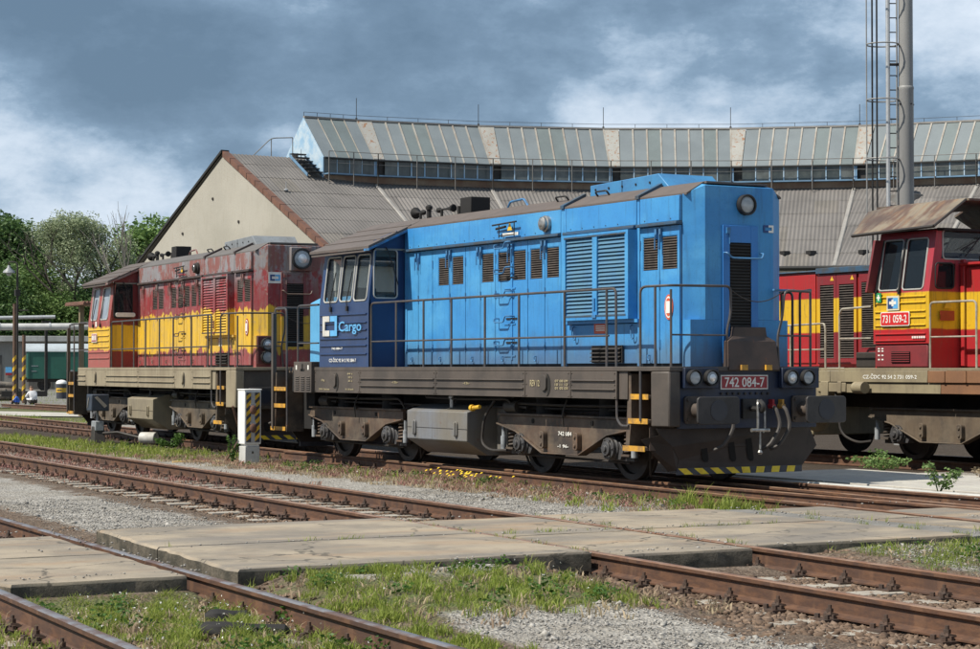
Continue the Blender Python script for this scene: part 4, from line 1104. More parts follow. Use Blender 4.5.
b = MB(); b.box(-3.66, -3.24, -1.538, -1.5355, 2.255, 2.425); b.obj('plate_field', M['red_plate'], pr_)
b = MB()
for x, w in ((-3.63, .06), (-3.55, .05), (-3.48, .05), (-3.40, .03), (-3.34, .06)): b.box(x, x + w, -1.541, -1.5385, 2.285, 2.40)
b.obj('print', M['letter_white'], pr_)
b = MB(); b.box(-3.42, -3.30, -1.515, -1.501, 2.60, 2.72); b.obj('marking', M['letter_white'], cabR)
b = MB(); b.prism(rrect(-1.14, 2.86, .46, .10, .04), 'x', -2.19, -2.165); b.obj('window_board', M['letter_white'], cabR)
# --- red and yellow engine at the right, on the track by the roundhouse.  Its own zero is the middle of its frame.
def engine_three():
    P = thing('diesel_locomotive', 'red and yellow diesel locomotive 731 059-2 with rusty overhanging cab roof', 'locomotive', (0, 7.68, 0.0), 0, 'shunting locomotives in the yard')
    m = dict(mr)
    RED3, YEL3 = (0.36, 0.020, 0.022), (0.62, 0.38, 0.02)
    m['body'] = banded('bright_red_yellow_paint', P, [(0, (0.36, 0.02, 0.025)), (2.26, YEL3), (2.86, RED3)], 0.012, None, 0, 0.45, (0.20, 0.06, 0.05), 0.3, .6)
    m['louv'] = banded('maroon_yellow_paint', P, [(0, (0.20, 0.020, 0.026)), (2.26, YEL3), (2.86, (0.20, 0.020, 0.026))], 0.012, None, 0, 0.5, (0.22, 0.06, 0.05), 0.2)
    m['cab'] = banded('cab_red_yellow_paint', P, [(0, (0.40, 0.022, 0.025)), (2.27, YEL3), (2.87, (0.36, 0.035, 0.05))], 0.012, None, 0, 0.42, (0.26, 0.1, 0.08), 0.3, .5)
    m['box'] = weathered('dull_red_box', (0.22, 0.035, 0.04), (0.17, 0.03, 0.034), 0.05, rough=0.5, scale=3)
    m['sill'] = weathered('stained_cream_sill', (0.29, 0.245, 0.155), (0.20, 0.165, 0.11), 0.35, (0.16, 0.075, 0.035), streak=0.4, rough=0.6, scale=1.6)
    m['sill2'] = weathered('rusty_sill', (0.24, 0.12, 0.06), (0.19, 0.095, 0.05), 0.4, rough=0.65, scale=2)
    m['rust_roof'] = None
    t = NT('rusty_cab_roof'); vec = t.coord(P)
    n1_ = t.noise(t.scale(vec, (2.2, 1.0, .8)), 1.6, 6, .62, .4)
    c = t.mix(t.step(n1_, .38, .58), (0.20, 0.165, 0.12), (0.095, 0.054, 0.040))
    c = t.mix(t.math('MULTIPLY', t.step(t.noise(t.scale(vec, (3, 1.2, 1)), 2.6, 5), .5, .68), .6), c, (0.20, 0.115, 0.06))
    c = t.mix(t.math('MULTIPLY', t.step(t.noise(vec, 1.3, 3), .5, .66), .6), c, (0.055, 0.043, 0.040))
    m['rust_roof'] = t.done(c, .7)
    X = 0.0
    yS = -1.48            # near side of the cab and sill
    b = MB(); b.box(-6.0, 5.6, -.6, .6, .95, 1.3).box(-6.0, 5.6, -1.3, 1.3, 1.25, 1.5)
    b.obj('underframe', M['iron'], P)
    b = MB(); b.box(-6.1, 5.7, yS, -yS, 1.585, 1.63); dk = b.obj('walkway', m['sill'], P, bevel=.006)
    def sp(x0, x1, z0, z1, mm, y=yS, name='sill_panel'):
        k = MB(); k.box(x0, x1, y - .012, y + .06, z0, z1); return k.obj(name, mm, dk, bevel=.008)
    s1 = sp(.15, 2.62, 1.39, 1.583, m['sill']); sp(2.63, 5.6, 1.39, 1.583, m['sill2']); sp(-6.1, .14, 1.39, 1.583, m['sill'])
    sp(.30, 2.9, 1.21, 1.385, m['sill'], yS + .03); sp(2.91, 5.5, 1.21, 1.385, m['sill2'], yS + .03)
    for x in (3.0, 3.5, 4.1): 
        k = MB(); k.box(x, x + .05, yS - .03, yS - .013, 1.40, 1.58); k.obj('rib', m['sill2'], dk)
    k = MB(); k.cyl((.95, yS - .12, 1.30), (1.2, yS - .12, 1.30), .10, n=18).lathe((.95, yS - .12, 1.30), (-1, 0, 0), [(0, .10), (.05, .07), (.07, .02)], 18); k.obj('air_reservoir', m['sill'], P)
    k = MB(); k.lathe((-.35, yS + .25, 1.42), (0, 0, -1), [(0, .30), (.3, .30), (.5, .27), (.72, .14), (.78, .02)], 20); k.obj('air_reservoir', m['sill'], P)
    k = MB(); k.box(-.9, .55, yS - .01, yS + .3, 1.22, 1.38); k.box(-.1, .1, yS - .03, yS, 1.15, 1.40).box(.35, .45, yS - .03, yS, 1.2, 1.40); k.obj('pipe_bracket', m['sill'], P, bevel=.01)
    k = MB(); k.box(-1.9, -.7, -1.2, 1.2, .45, 1.2).lathe((-.69, yS + .35, .80), (1, 0, 0), [(0, .30), (.1, .28), (.18, .1)], 18); k.obj('fuel_tank', m['sill'], P, bevel=.02)
    k = MB(); k.tube(arc_path([(.2, yS + .05, 1.25), (.32, yS + .02, .9), (.38, yS + .02, .5), (.75, yS + .08, .36), (1.1, yS + .1, .40)], .2, 6), .022, 7); k.obj('pipe', M['iron'], P)
    lettering('CZ-ČDC 92 54 2 731 059-2', (1.02, yS - .0135, 1.45), UX, UZ, 1.35, .085, M['letter_white'], s1)
    for xc in (-3.0, 2.66): bogie(xc, 1.15, m, P)
    # cab
    C0, C1, ZB, ZM, ZT = 1.28, 2.66, 1.63, 2.86, 3.88
    k = MB()
    lean = Vector((0, .17, ZT - ZM)).normalized(); Nn = Vector((0, -1, .17)).normalized()
    hol = [(.13, .62, .06, .90), (.72, 1.22, .06, .90)]
    k.box(C0, C1, yS, yS + .04, 2.03, ZM)
    grid_wall(k, (C0, yS, ZM), (1, 0, 0), lean, Nn, .04, 0, C1 - C0, 0, 1.03, hol)
    k.box(C0, C1, -yS - .04, -yS, ZB, ZM)
    leanf = Vector((0, -.17, ZT - ZM)).normalized(); Nf = Vector((0, 1, .17)).normalized()
    grid_wall(k, (C0, -yS, ZM), (1, 0, 0), leanf, Nf, .04, 0, C1 - C0, 0, 1.03, hol)
    k.box(C0 + .04, C1 - .04, yS + .04, -yS - .04, 2.0, 2.05)
    cab = k.obj('cab', m['cab'], P, smooth=False)
    for h_ in hol:
        window((C0, yS, ZM), (1, 0, 0), lean, Nn, h_, M['glass_dark'], M['gasket'], cab, .06)
        window((C0, -yS, ZM), (1, 0, 0), leanf, Nf, h_, M['glass'], M['gasket'], cab, .06)
    for x in (1.38, 1.95):
        k = MB(); k.box(x - .03, x + .03, yS - .05, yS + .0, ZM + .02, ZM + .06).tube([(x, yS - .03, ZM - .02), (x, yS + .05, ZM + .5), (x + .02, yS + .14, ZM + .9)], .022, 6); k.obj('wiper', M['black'], cab)
    k = MB(); k.hexa([(C0 + .02, yS - .20, ZM + .03), (C0 + .07, yS - .20, ZM + .03), (C0 + .07, yS - .02, ZM + .03), (C0 + .02, yS - .02, ZM + .03), (C0 + .10, yS - .08, ZT - .12), (C0 + .15, yS - .08, ZT - .12), (C0 + .15, yS + .10, ZT - .12), (C0 + .10, yS + .10, ZT - .12)]); k.obj('wind_deflector', m['box'], cab, bevel=.006)
    for xw, nx in ((C1, 1), (C0, -1)):
        k = MB()
        grid_wall(k, (xw, yS + .04, ZB), (0, 1, 0), (0, 0, 1), (nx, 0, 0), .04, 0, 2.88, 0, 2.28, [(.14, 2.74, 1.78, 2.24), (.10, .48, 1.30, 1.70)])
        for i, v in enumerate(k.v):
            if v[2] > ZM: k.v[i] = (v[0], v[1] * (1 - .17 / 1.48 * (v[2] - ZM) / (ZT - ZM)), v[2])
        w_ = k.obj('cab_end_wall', m['cab'], cab, smooth=False)
        window((xw, yS + .04, ZB), (0, 1, 0), (0, 0, 1), (nx, 0, 0), (.26, 2.60, 1.78, 2.24), M['glass'], M['gasket'], w_, .06)
        window((xw, yS + .04, ZB), (0, 1, 0), (0, 0, 1), (nx, 0, 0), (.10, .48, 1.30, 1.70), M['glass_dark'], M['rubber'], w_, .06)
        for y in (-.9, -.35):
            q = MB(); q.tube([(xw + nx * .03, y + .5, 3.78), (xw + nx * .05, y + .15, 3.45)], .012, 5).tube([(xw + nx * .03, y + .55, 3.78), (xw + nx * .05, y + .05, 3.55)], .012, 5); q.obj('wiper', M['black'], w_)
        q = MB(); q.box(xw - .0 + nx * .03, xw + nx * .08, -1.2, .2, 3.0, 3.16) if False else q.box(min(xw - nx * .12, xw - nx * .3), max(xw - nx * .12, xw - nx * .3), -1.15, .3, 3.38, 3.52); q.obj('sun_curtain', plain('blue_cloth', (0.05, 0.10, 0.22), 0.9), w_, bevel=.03)
    k = MB(); k.box(1.6, 2.3, -.9, .9, 2.05, 2.95); k.obj('control_desk', M['inside'], cab, bevel=.03)
    for z in (2.80, 2.70, 2.56, 2.46, 2.33, 2.19, 2.08):
        k = MB(); k.prism([(yS - .001, z - .016), (yS - .022, z - .004), (yS - .022, z + .006), (yS - .001, z + .018)], 'x', C0 + .05, C1 - .08); k.obj('pressed_rib', m['cab'], cab)
    k = MB(); k.box(1.66, 1.97, yS - .036, yS - .024, 2.58, 2.82); ep = k.obj('emblem_plate', plain('cream_plate', (0.66, 0.60, 0.42), 0.5), cab)
    k = MB(); k.box(1.69, 1.815, yS - .040, yS - .0365, 2.61, 2.79); k.obj('emblem', M['navy_print'], ep)
    k = MB(); k.box(1.815, 1.94, yS - .040, yS - .0365, 2.61, 2.79); k.obj('emblem', M['sky_print'], ep)
    k = MB(); k.box(1.73, 1.90, yS - .043, yS - .0405, 2.68, 2.73).box(1.79, 1.84, yS - .0435, yS - .041, 2.65, 2.76); k.obj('emblem', M['letter_white'], ep)
    k = MB(); k.box(1.395, 1.515, yS - .036, yS - .024, 2.72, 2.88); fa = k.obj('first_aid_sign', plain('sign_green', (0.02, 0.30, 0.10), 0.5), cab)
    k = MB(); k.box(1.415, 1.495, yS - .040, yS - .0365, 2.785, 2.815).box(1.44, 1.47, yS - .0405, yS - .037, 2.75, 2.85); k.obj('cross', M['letter_white'], fa)
    k = MB(); k.prism(rrect(1.86, 2.44, .72, .235, .03), 'y', yS - .034, yS - .023); n_ = k.obj('number_plate', M['letter_white'], cab)
    k = MB(); k.prism(rrect(1.86, 2.44, .69, .205, .025), 'y', yS - .0375, yS - .0345); k.obj('plate_field', M['red_bright'], n_)
    lettering('731 059-2', (1.56, yS - .0385, 2.375), UX, UZ, .60, .13, M['letter_white'], n_)
    lettering('DKV Olomouc', (2.27, yS - .024, 2.12), UX, UZ, .34, .035, M['letter_white'], cab) if False else None
    k = MB(); [k.box(2.27 + i * .055, 2.27 + i * .055 + .04, yS - .0262, yS - .0235, 2.115, 2.15) for i in range(6)]; k.obj('print', M['letter_white'], cab)
    # box under the cab
    k = MB(); k.box(1.30, 2.60, yS + .02, yS + .6, 1.64, 2.015); bx = k.obj('cabinet', m['box'], P, bevel=.02)
    k = MB(); k.box(1.72, 2.18, yS + .005, yS + .019, 1.72, 1.90); g = k.obj('vent', M['dark'], bx)
    for i in range(5): 
        q = MB(); q.box(1.72, 2.18, yS - .008, yS + .004, 1.73 + i * .036, 1.745 + i * .036); q.obj('slat', m['box'], g)
    k = MB(); [k.box(1.37 + j * .09, 1.37 + j * .09 + .05, yS + .016, yS + .0195, z, z + .022) for z in (1.76, 1.83, 1.90, 1.94) for j in range(2)]; k.obj('print', M['letter_white'], bx)
    k = MB(); k.box(.45, 1.28, yS + .3, yS + .9, 1.64, 1.90); k.obj('tool_chest', M['iron'], P, bevel=.02)
    # cab roof with long overhanging skirts
    k = MB()
    for sy in (-1, 1):
        e = [(.86, sy * 1.58, 3.85), (2.90, sy * 1.58, 3.90), (2.86, sy * .86, 4.36), (1.0, sy * .80, 4.36), (.55, sy * .98, 4.28), (.70, sy * 1.3, 4.05)]
        k.add(e + [(x, y * .995, z + .035) for x, y, z in e], [(0, 1, 2, 3, 4, 5), (11, 10, 9, 8, 7, 6)] + [(i, (i + 1) % 6, 6 + (i + 1) % 6, 6 + i) for i in range(6)])
    k.box(.56, 2.86, -.80, .80, 4.36, 4.395)
    rf = k.obj('cab_roof', m['rust_roof'], P, smooth=False)
    k = MB(); k.tube([(.86, -1.585, 3.86), (2.90, -1.585, 3.91)], .03, 6).tube([(2.90, -1.585, 3.91), (2.86, -.86, 4.37)], .022, 6); k.obj('roof_edge', M['iron'], rf)
    k = MB(); k.box(C0 + .02, C1 + .16, -1.3, 1.3, 3.86, 3.90); k.obj('ceiling', M['dark'], rf)
    # left hood with tall louvres
    k = MB(); k.box(-5.7, 1.275, -.86, .86, 1.64, 3.36); lh = k.obj('hood', m['body'], P, bevel=.02)
    k = MB(); k.box(-.95, 1.27, -.94, .94, 3.30, 3.40).box(-5.7, -.96, -.92, .92, 3.34, 3.37); k.obj('hood_roof', mb['trimdark'], lh, bevel=.01)
    for x0, x1, mm in ((-5.6, -4.1, m['body']), (-4.08, -2.55, m['body']), (-2.53, -1.02, m['body'])):
        k = MB(); k.box(x0, x1, -.885, -.861, 1.72, 3.30); k.obj('hood_door', mm, lh, bevel=.006)
    for x0, x1 in ((-.94, -.42), (-.41, .13), (.20, .80)):
        k = MB(); u, v = x0 + .07, x1 - .07; z0, z1 = (1.80, 3.10) if x0 < .1 else (1.98, 3.12)
        k.box(x0, u, -.90, -.861, 1.70, 3.28).box(v, x1, -.90, -.861, 1.70, 3.28).box(u, v, -.90, -.861, 1.70, z0).box(u, v, -.90, -.861, z1, 3.28)
        d = k.obj('hood_door', m['louv'], lh, smooth=False)
        place(louvre_mesh(v - u, z1 - z0, 30, .03), (u, -.875, z0)).obj('louvre', (m['louv'], M['dark'], mb['slat']), d, smooth=False)
        q = MB(); q.prism([(x1 - .16, 3.17), (x1 - .06, 3.17), (x1 - .11, 3.25)], 'y', -.905, -.9015); q.obj('warning_triangle', M['yellow'], d)
    k = MB(); k.box(.82, 1.27, -.92, -.861, 1.66, 3.42); k.obj('post', m['body'], lh, bevel=.01)
    # right hood
    k = MB(); k.box(2.70, 5.5, -.80, .80, 1.64, 3.34); rh = k.obj('hood', m['body'], P, bevel=.02)
    k = MB(); k.box(2.72, 5.5, -.90, .90, 3.30, 3.345); k.obj('hood_roof', m['body'], rh, bevel=.012)
    for x0, x1 in ((2.82, 3.20), (3.22, 4.2), (4.22, 5.4)):
        k = MB(); k.box(x0, x1, -.83, -.801, 1.90, 3.26); k.obj('hood_door', m['body'], rh, bevel=.006)
    k = MB(); k.box(2.71, 2.80, -.86, -.801, 1.66, 3.40); k.obj('post', m['body'], rh, bevel=.01)
    k = MB(); k.tube(arc_path([(2.9, -.6, 3.34), (2.9, -.6, 3.46), (3.6, -.6, 3.46)], .06), .02, 6); k.obj('roof_handle', M['iron'], rh)
    k = MB(); k.prism([(2.44, 2.62), (2.60, 2.62), (2.52, 2.78)], 'x', 2.702, 2.706) if False else k.add([(2.705, -1.20, 2.60), (2.705, -1.02, 2.60), (2.705, -1.11, 2.78)], [(0, 1, 2)]); k.obj('warning_triangle', M['yellow'], cab)
    k = MB(); k.box(2.701, 2.706, -1.28, -.98, 2.40, 2.56); k.obj('notice_plate', M['red_plate'], cab)
    # handrails
    h = MB(); y = yS + .02
    rail_tube(h, [(2.66, y, 1.63), (2.66, y, 2.69), (3.74, y, 2.69), (3.74, y, 1.63)]); h.tube([(2.66, y, 2.13), (3.74, y, 2.13)], .014, 7)
    rail_tube(h, [(3.86, y, 1.63), (3.86, y, 2.69), (5.3, y, 2.69), (5.3, y, 1.63)])
    rail_tube(h, [(1.20, y, 2.66), (.42, y, 2.64), (.36, y, 2.55), (.36, y, 1.40)]); h.tube([(1.20, y, 2.13), (.36, y, 2.13)], .014, 7)
    rail_tube(h, [(-1.75, y, 1.63), (-1.75, y, 2.37), (-.05, y, 2.40), (-.02, y, 2.3), (-.02, y, 1.2)]); h.tube([(-1.75, y, 1.95), (-.05, y, 1.95)], .013, 7).tube([(-1.0, y, 1.63), (-1.0, y, 2.38)], .016, 7)
    h.obj('handrail', weathered('pale_handrail', (0.40, 0.37, 0.30), (0.28, 0.24, 0.19), 0.15, rough=0.45, scale=8), P)
    for sx in (-1, 1):
        x = -6.1 if sx < 0 else 5.7
        k = MB(); k.box(min(x, x - sx * .08), max(x, x - sx * .08), -1.4, 1.4, .85, 1.63); k.obj('buffer_beam', m['sill2'], P, bevel=.01)
        for yy in (-.875, .875): buffer(x + sx * .005, yy, 1.08, sx, m, P)
    return P
ENG3 = engine_three()
# ------------------------------------------------------------------ ground, tracks, crossing
def zrail(y):            # the yard rises a little towards the camera side
    y = np.clip(y, -12, 0)
    return .09 + (.15 - .09) * (-y / 11.9)
def gz(x, y):
    dt = np.minimum(np.abs(y + 6.10 + .072 * (x - 4.5)), np.abs(y + 11.93 + .068 * (x - 15.1)))
    return zrail(y) - .175 + .118 * np.clip((x - 14.0) / .3, 0, 1) * np.clip((17.4 - x) / 2.6, 0, 1) * np.clip((dt - 1.0) / .5, 0, 1) * (y > -11.2) * (y < -2)
# track centre lines: (x0, y0, slope)
TA = (-3.7, -5.51, -.072); TB = (15.1, -11.93, -.068); T2 = (-14.8, .80, -.0755)
def yc(T, x): return T[1] + T[2] * (x - T[0])

def clumpy(x, y, s, seed):
    """cheap smooth noise for masks"""
    r = np.random.default_rng(seed); v = 0
    for k in range(5):
        a, b, p = r.uniform(-1, 1), r.uniform(-1, 1), r.uniform(0, 6.28)
        n = math.hypot(a, b) + 1e-6; f = (1 + k * .7) / s
        v = v + np.sin((a * x + b * y) / n * f * 6.28 + p) / (1 + k * .4)
    return v / 2.2

xs = np.concatenate([[-2500, -1200, -600, -300], np.arange(-260, -60, 8), np.arange(-60, -14, 1.0), np.arange(-14, 4, .3), np.arange(4, 24, .14), np.arange(24, 60, 3), [90, 160, 300, 600, 1200, 2500]])
ys = np.concatenate([[-2500, -1000, -400, -150, -70, -40], np.arange(-30, -16, 2), np.arange(-16, 3, .14), np.arange(3, 12, .5), np.arange(12, 120, 6), [180, 320, 600, 1200, 2500]])
gx, gy = np.meshgrid(xs, ys, indexing='ij')
near = (gx > -16) & (gx < 26) & (gy > -17) & (gy < 4)
h = gz(gx, gy)
nz = .022 * clumpy(gx, gy, 1.3, 3) + .012 * clumpy(gx, gy, .45, 4)
dB = np.abs(gy - yc(TB, gx)); dA = np.abs(gy - yc(TA, gx)); d1 = np.abs(gy); d2 = np.abs(gy - yc(T2, gx))
dT = np.minimum(np.minimum(dA, dB), np.minimum(np.where(gx > -8, d1, 99), d2))
h = h + np.where(near, nz * np.clip((dT - 1.2) / .6, .25, 1), 0)
rise_ = .075 * np.clip((gx - 14.1) / .3, 0, 1) * np.clip((17.2 - gx) / 1.6, 0, 1) * np.clip((dT - 1.0) / .5, 0, 1) * (gy > -11.2) * (gy < -2)
h = h - .028 * np.clip((1.5 - np.minimum(dA, dB)) / .2, 0, 1)
h = h + np.where((gx > 14.5) & (gx < 15.4) & (dB < .7), .10 * np.clip((15.4 - gx) / .6, 0, 1), 0)
h = h + np.where((gx > 14.5) & (gx < 15.3) & (dA < .72), .07 * np.clip((15.3 - gx) / .6, 0, 1), 0)
h = np.where((gx > 4.2) & (gy > .95) & (gy < 6.2) & (gx < 30), .045, h)               # filled up level behind the blue engine's track
gnorm = lambda d, w: np.clip(1 - (d - w) / .5, 0, 1)
zb = np.maximum(gnorm(dA, 1.55), gnorm(dB, 1.5)); zb = np.maximum(zb, .8 * np.where(gx > -10, gnorm(d1, 1.3), 0)); zb = np.maximum(zb, .8 * gnorm(d2, 1.3))
zb = np.maximum(zb, gnorm(np.abs(gy - 7.68), 1.5))
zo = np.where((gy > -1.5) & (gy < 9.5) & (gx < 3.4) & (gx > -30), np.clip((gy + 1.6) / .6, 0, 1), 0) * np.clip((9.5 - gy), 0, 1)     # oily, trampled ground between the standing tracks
zo = np.maximum(zo, np.clip((gy - 5.1) / .3, 0, 1) * (gy < 26) * (gx > -30) * (gx < 30))  # dark bed towards the roundhouse, with shade under the right-hand engine painted in
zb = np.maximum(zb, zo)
sm = lambda v, a, b: np.clip((v - a) / (b - a), 0, 1)
box = lambda x0, x1, y0, y1, f=.5: np.minimum(np.minimum(sm(gx, x0 - f, x0 + f), 1 - sm(gx, x1 - f, x1 + f)), np.minimum(sm(gy, y0 - f, y0 + f), 1 - sm(gy, y1 - f, y1 + f)))
yB = yc(TB, gx)
zg = np.zeros_like(gx)
zg = np.maximum(zg, box(14.75, 30, -30, -10.9, .3) * .75)                              # between and beside the nearest rails
zg = np.maximum(zg, box(14.7, 16.6, -10.7, -8.3, .35) * .8)
zg = np.maximum(zg, box(13.5, 30, -5.2, -1.9, .5) * .85)
zg = np.maximum(zg, box(-22, -7.5, -3.2, -.9, .5) * .62)
zg = np.maximum(zg, box(-7.5, 5, -2.7, -1.2, .5) * .42)
zg = np.maximum(zg, box(-400, -36, 2.5, 300, 3) * .8)
zg = np.where(dA < 1.25, zg * .2, zg)
zl = np.where((gx > 3.5) & (gx < 30) & (((gy > .85) & (gy < 1.5)) | ((gy > 4.2) & (gy < 5.0))), .9, 0.)
ni, nj = gx.shape
idx = np.arange(ni * nj).reshape(ni, nj)
F = np.stack([idx[:-1, :-1], idx[1:, :-1], idx[1:, 1:], idx[:-1, 1:]], -1).reshape(-1, 4)
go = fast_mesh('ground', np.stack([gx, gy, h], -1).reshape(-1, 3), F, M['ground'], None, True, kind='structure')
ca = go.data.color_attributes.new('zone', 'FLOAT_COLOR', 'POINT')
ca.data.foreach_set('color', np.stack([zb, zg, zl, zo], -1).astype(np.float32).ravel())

RAILP = [(-.075, 0), (.075, 0), (.075, .012), (.014, .032), (.010, .118), (.035, .134), (.036, .160), (.028, .166), (-.028, .166), (-.036, .160), (-.035, .134), (-.010, .118), (-.014, .032), (-.075, .012)]
def rail_mesh(x0, x1, T, off, top, dz=0, seg=4.0):
    n = max(1, int((x1 - x0) / seg)); b = MB()
    rings = []
    for i in range(n + 1):
        x = x0 + (x1 - x0) * i / n; y = yc(T, x) + off
        z = zrail(y) - .166 + dz
        rings.append([(x, y + p[0], float(z) + p[1]) for p in RAILP])
    k = len(RAILP); vs = [p for r_ in rings for p in r_]; fs, ms = [], []
    for i in range(n):
        for j in range(k):
            fs.append((i * k + j, i * k + (j + 1) % k, (i + 1) * k + (j + 1) % k, (i + 1) * k + j)); ms.append(1 if 6 <= j <= 8 else 0)
    fs += [tuple(range(k - 1, -1, -1)), tuple(n * k + j for j in range(k))]; ms += [0, 0]
    b.v, b.f, b.m = vs, fs, ms
    return b
def chair_mesh():
    """rib plate with clips and bolts, centred on the rail foot"""
    b = MB(); b.box(-.085, .085, -.19, .19, -.012, .004)
    for s in (-1, 1):
        b.box(-.06, .06, min(s * .085, s * .105), max(s * .085, s * .105), .004, .032)
        b.hexa([(-.04, s * .045, .014), (.04, s * .045, .014), (.04, s * .115, .03), (-.04, s * .115, .03), (-.035, s * .05, .036), (.035, s * .05, .036), (.035, s * .11, .048), (-.035, s * .11, .048)])
        b.cyl((0, s * .092, .04), (0, s * .092, .092), .013, n=6); b.cyl((0, s * .092, .044), (0, s * .092, .068), .024, n=6)
        b.cyl((-.055, s * .155, .004), (-.055, s * .155, .034), .02, n=6); b.cyl((.055, s * .155, .004), (.055, s * .155, .034), .02, n=6)
    return b.mesh('rail_chair', M['chair'], False)
M['chair'] = weathered('rusty_chair', (0.085, 0.050, 0.034), (0.055, 0.038, 0.030), 0.3, rough=0.75, scale=12)
CH = chair_mesh()
def sleeper_mesh(half):
    b = MB(); n = 5
    b.prism([(-.14, -.16), (.14, -.16), (.125, .0), (-.125, .0)], 'y', -half, half)
    return b.mesh('sleeper', M['sleeper'], False)
SL = [sleeper_mesh(1.24), sleeper_mesh(1.27)]
def track(label, x0, x1, T, sleepers, top, skip=(), gauge=.752, seg_fast=None, cat='railway track'):
    P = thing('railway_track', label, cat, (0, 0, 0), 0, 'yard tracks')
    for s in (-1, 1): rail_mesh(x0, x1, T, s * gauge, top).obj('rail', (M['rail_steel'], top), P)
    if sleepers:
        a, b_, sp, ch = sleepers
        i = 0
        x = a
        while x < b_:
            if not any(u < x < v for u, v in skip):
                y = yc(T, x); z = float(zrail(y)) - .166
                rz = math.atan(T[2]) + random.uniform(-.012, .012)
                link('sleeper', SL[i % 2], P, (x, y + random.uniform(-.05, .05), z - .013 + random.uniform(-.006, .004)), (0, 0, rz))
                if ch and x > ch:
                    for s in (-1, 1): link('rail_chair', CH, P, (x, y + s * gauge, z), (0, 0, math.atan(T[2])))
            x += sp; i += 1
    return P
XING = [(10.0, 14.45)]
track('rusty track with pale concrete sleepers running across the middle of the foreground', -60, 40, TA, (-22, 21, .62, -16), M['rail_top'], XING)
track('nearest track, two polished rails in grass at the bottom left corner', -60, 45, TB, (4, 20, .62, 4), M['rail_top_bright'], [(10.6, 14.8)], .775)
track('track the blue locomotive stands on, half buried in gravel and weeds', -7.2, 45, (0, 0, 0), (-7, 9.6, .62, -5), M['rail_top'])
t2 = track('track under the red and yellow locomotive, converging on the blue one\'s track', -150, 30, T2, (-60, -7.5, .62, -34), M['rail_top'], gauge=.748)
for o in t2.children:
    if o.name.startswith('rail') and not o.name.startswith('rail_chair'): o.location.z = -.004
for i in range(14):
    x = -6.6 + i * 1.15; y = yc(T2, x) - .748
    if x < 9.8: link('rail_chair', CH, t2, (x, y, float(zrail(y)) - .17), (0, 0, 0))
track('track under the right-hand locomotive beside the roundhouse', -30, 45, (0, 7.68, 0), (-6, 16, .62, None), M['rail_top'])
track('far yard track in the grass at the left', -62, -38, (-57, 10.7, -.03), None, M['rail_top'])

# concrete slabs of the road crossing
cross = bpy.data.objects.new('road_crossing', None); COL.objects.link(cross); cross['kind'] = 'structure'
def slab(pts, ztop, thick=.16, m='slab'):
    """pts: four plan corners; edges broken a little so they do not read as ruled"""
    b = MB(); n = 10
    outline = []
    for i in range(4):
        a, c = Vector(pts[i]), Vector(pts[(i + 1) % 4]); nn = max(3, int((c - a).length / .18))
        d = (c - a).normalized(); nr = Vector((d.y, -d.x))
        cut_ = random.uniform(.0, .05)
        for j in range(nn):
            p = a.lerp(c, j / nn if j else cut_ / max((c - a).length, .1)) + nr * random.uniform(-.03, .008) * (j > 0)
            outline.append((p.x, p.y))
    k = len(outline); cx_ = sum(p[0] for p in outline) / k; cy_ = sum(p[1] for p in outline) / k
    ins = [(p[0] + (cx_ - p[0]) * .008, p[1] + (cy_ - p[1]) * .012) for p in outline]
    z = [float(ztop) + random.uniform(-.003, .002) for _ in range(k)]
    vs = [(p[0], p[1], float(ztop) - thick) for p in outline] + [(p[0], p[1], zz - .02) for p, zz in zip(outline, z)] + [(p[0], p[1], float(ztop)) for p in ins]
    b.v = vs
    for r_ in (0, 1):
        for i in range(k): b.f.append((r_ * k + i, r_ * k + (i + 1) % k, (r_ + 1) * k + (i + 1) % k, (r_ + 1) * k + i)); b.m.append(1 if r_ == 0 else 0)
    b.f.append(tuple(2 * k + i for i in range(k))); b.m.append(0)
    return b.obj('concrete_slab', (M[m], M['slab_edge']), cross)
def strip(T0, o0, T1, o1, xa, xb, dz=-.004, n=2, gap=.02, m='slab', skew=0):
    """row of slabs between two lines y=T0+o0 and y=T1+o1, cut across the road into n pieces"""
    for i in range(n):
        u0 = xa + (xb - xa) * i / n + gap; u1 = xa + (xb - xa) * (i + 1) / n - gap
        pts = [(u0, yc(T0, u0) + o0), (u1, yc(T0, u1) + o0), (u1 + skew, yc(T1, u1) + o1), (u0 + skew, yc(T1, u0) + o1)]
        ym = sum(p[1] for p in pts) / 4
        slab(pts, zrail(ym) + dz, m=m)
strip(TB, -.775 + .11, TB, .775 - .11, 10.68, 14.66, -.004)
strip((10.03, -10.34, -.098), 0, TA, -.752 - .08, 10.03, 14.35, .004, skew=.0)
strip(TA, -.752 + .11, TA, .752 - .11, 10.35, 14.55, -.002)
strip(TA, .752 + .06, (10.1, -3.55, .01), 0, 10.12, 14.30, .0)
strip((10.1, -2.92, .06), 0, (9.9, -1.98, -.0755), 0, 10.2, 13.9, -.012)
strip((10.1, -1.68, -.0755), 0, (10.1, -.86, 0), 0, 10.9, 15.2, -.016)
strip((10.1, -.62, 0), 0, (10.1, .62, 0), 0, 11.1, 15.4, -.02)
b = MB(); b.add([(9.9, -3.53, .085), (14.2, -3.5, .085), (13.9, -2.72, .08), (10.1, -2.94, .08), (9.9, -3.53, -.1), (14.2, -3.5, -.1), (13.9, -2.72, -.1), (10.1, -2.94, -.1)], [(0, 1, 2, 3), (0, 4, 5, 1), (2, 6, 7, 3), (3, 7, 4, 0), (1, 5, 6, 2)])
b.obj('grit_strip', M['asphalt'], cross, kind='stuff')
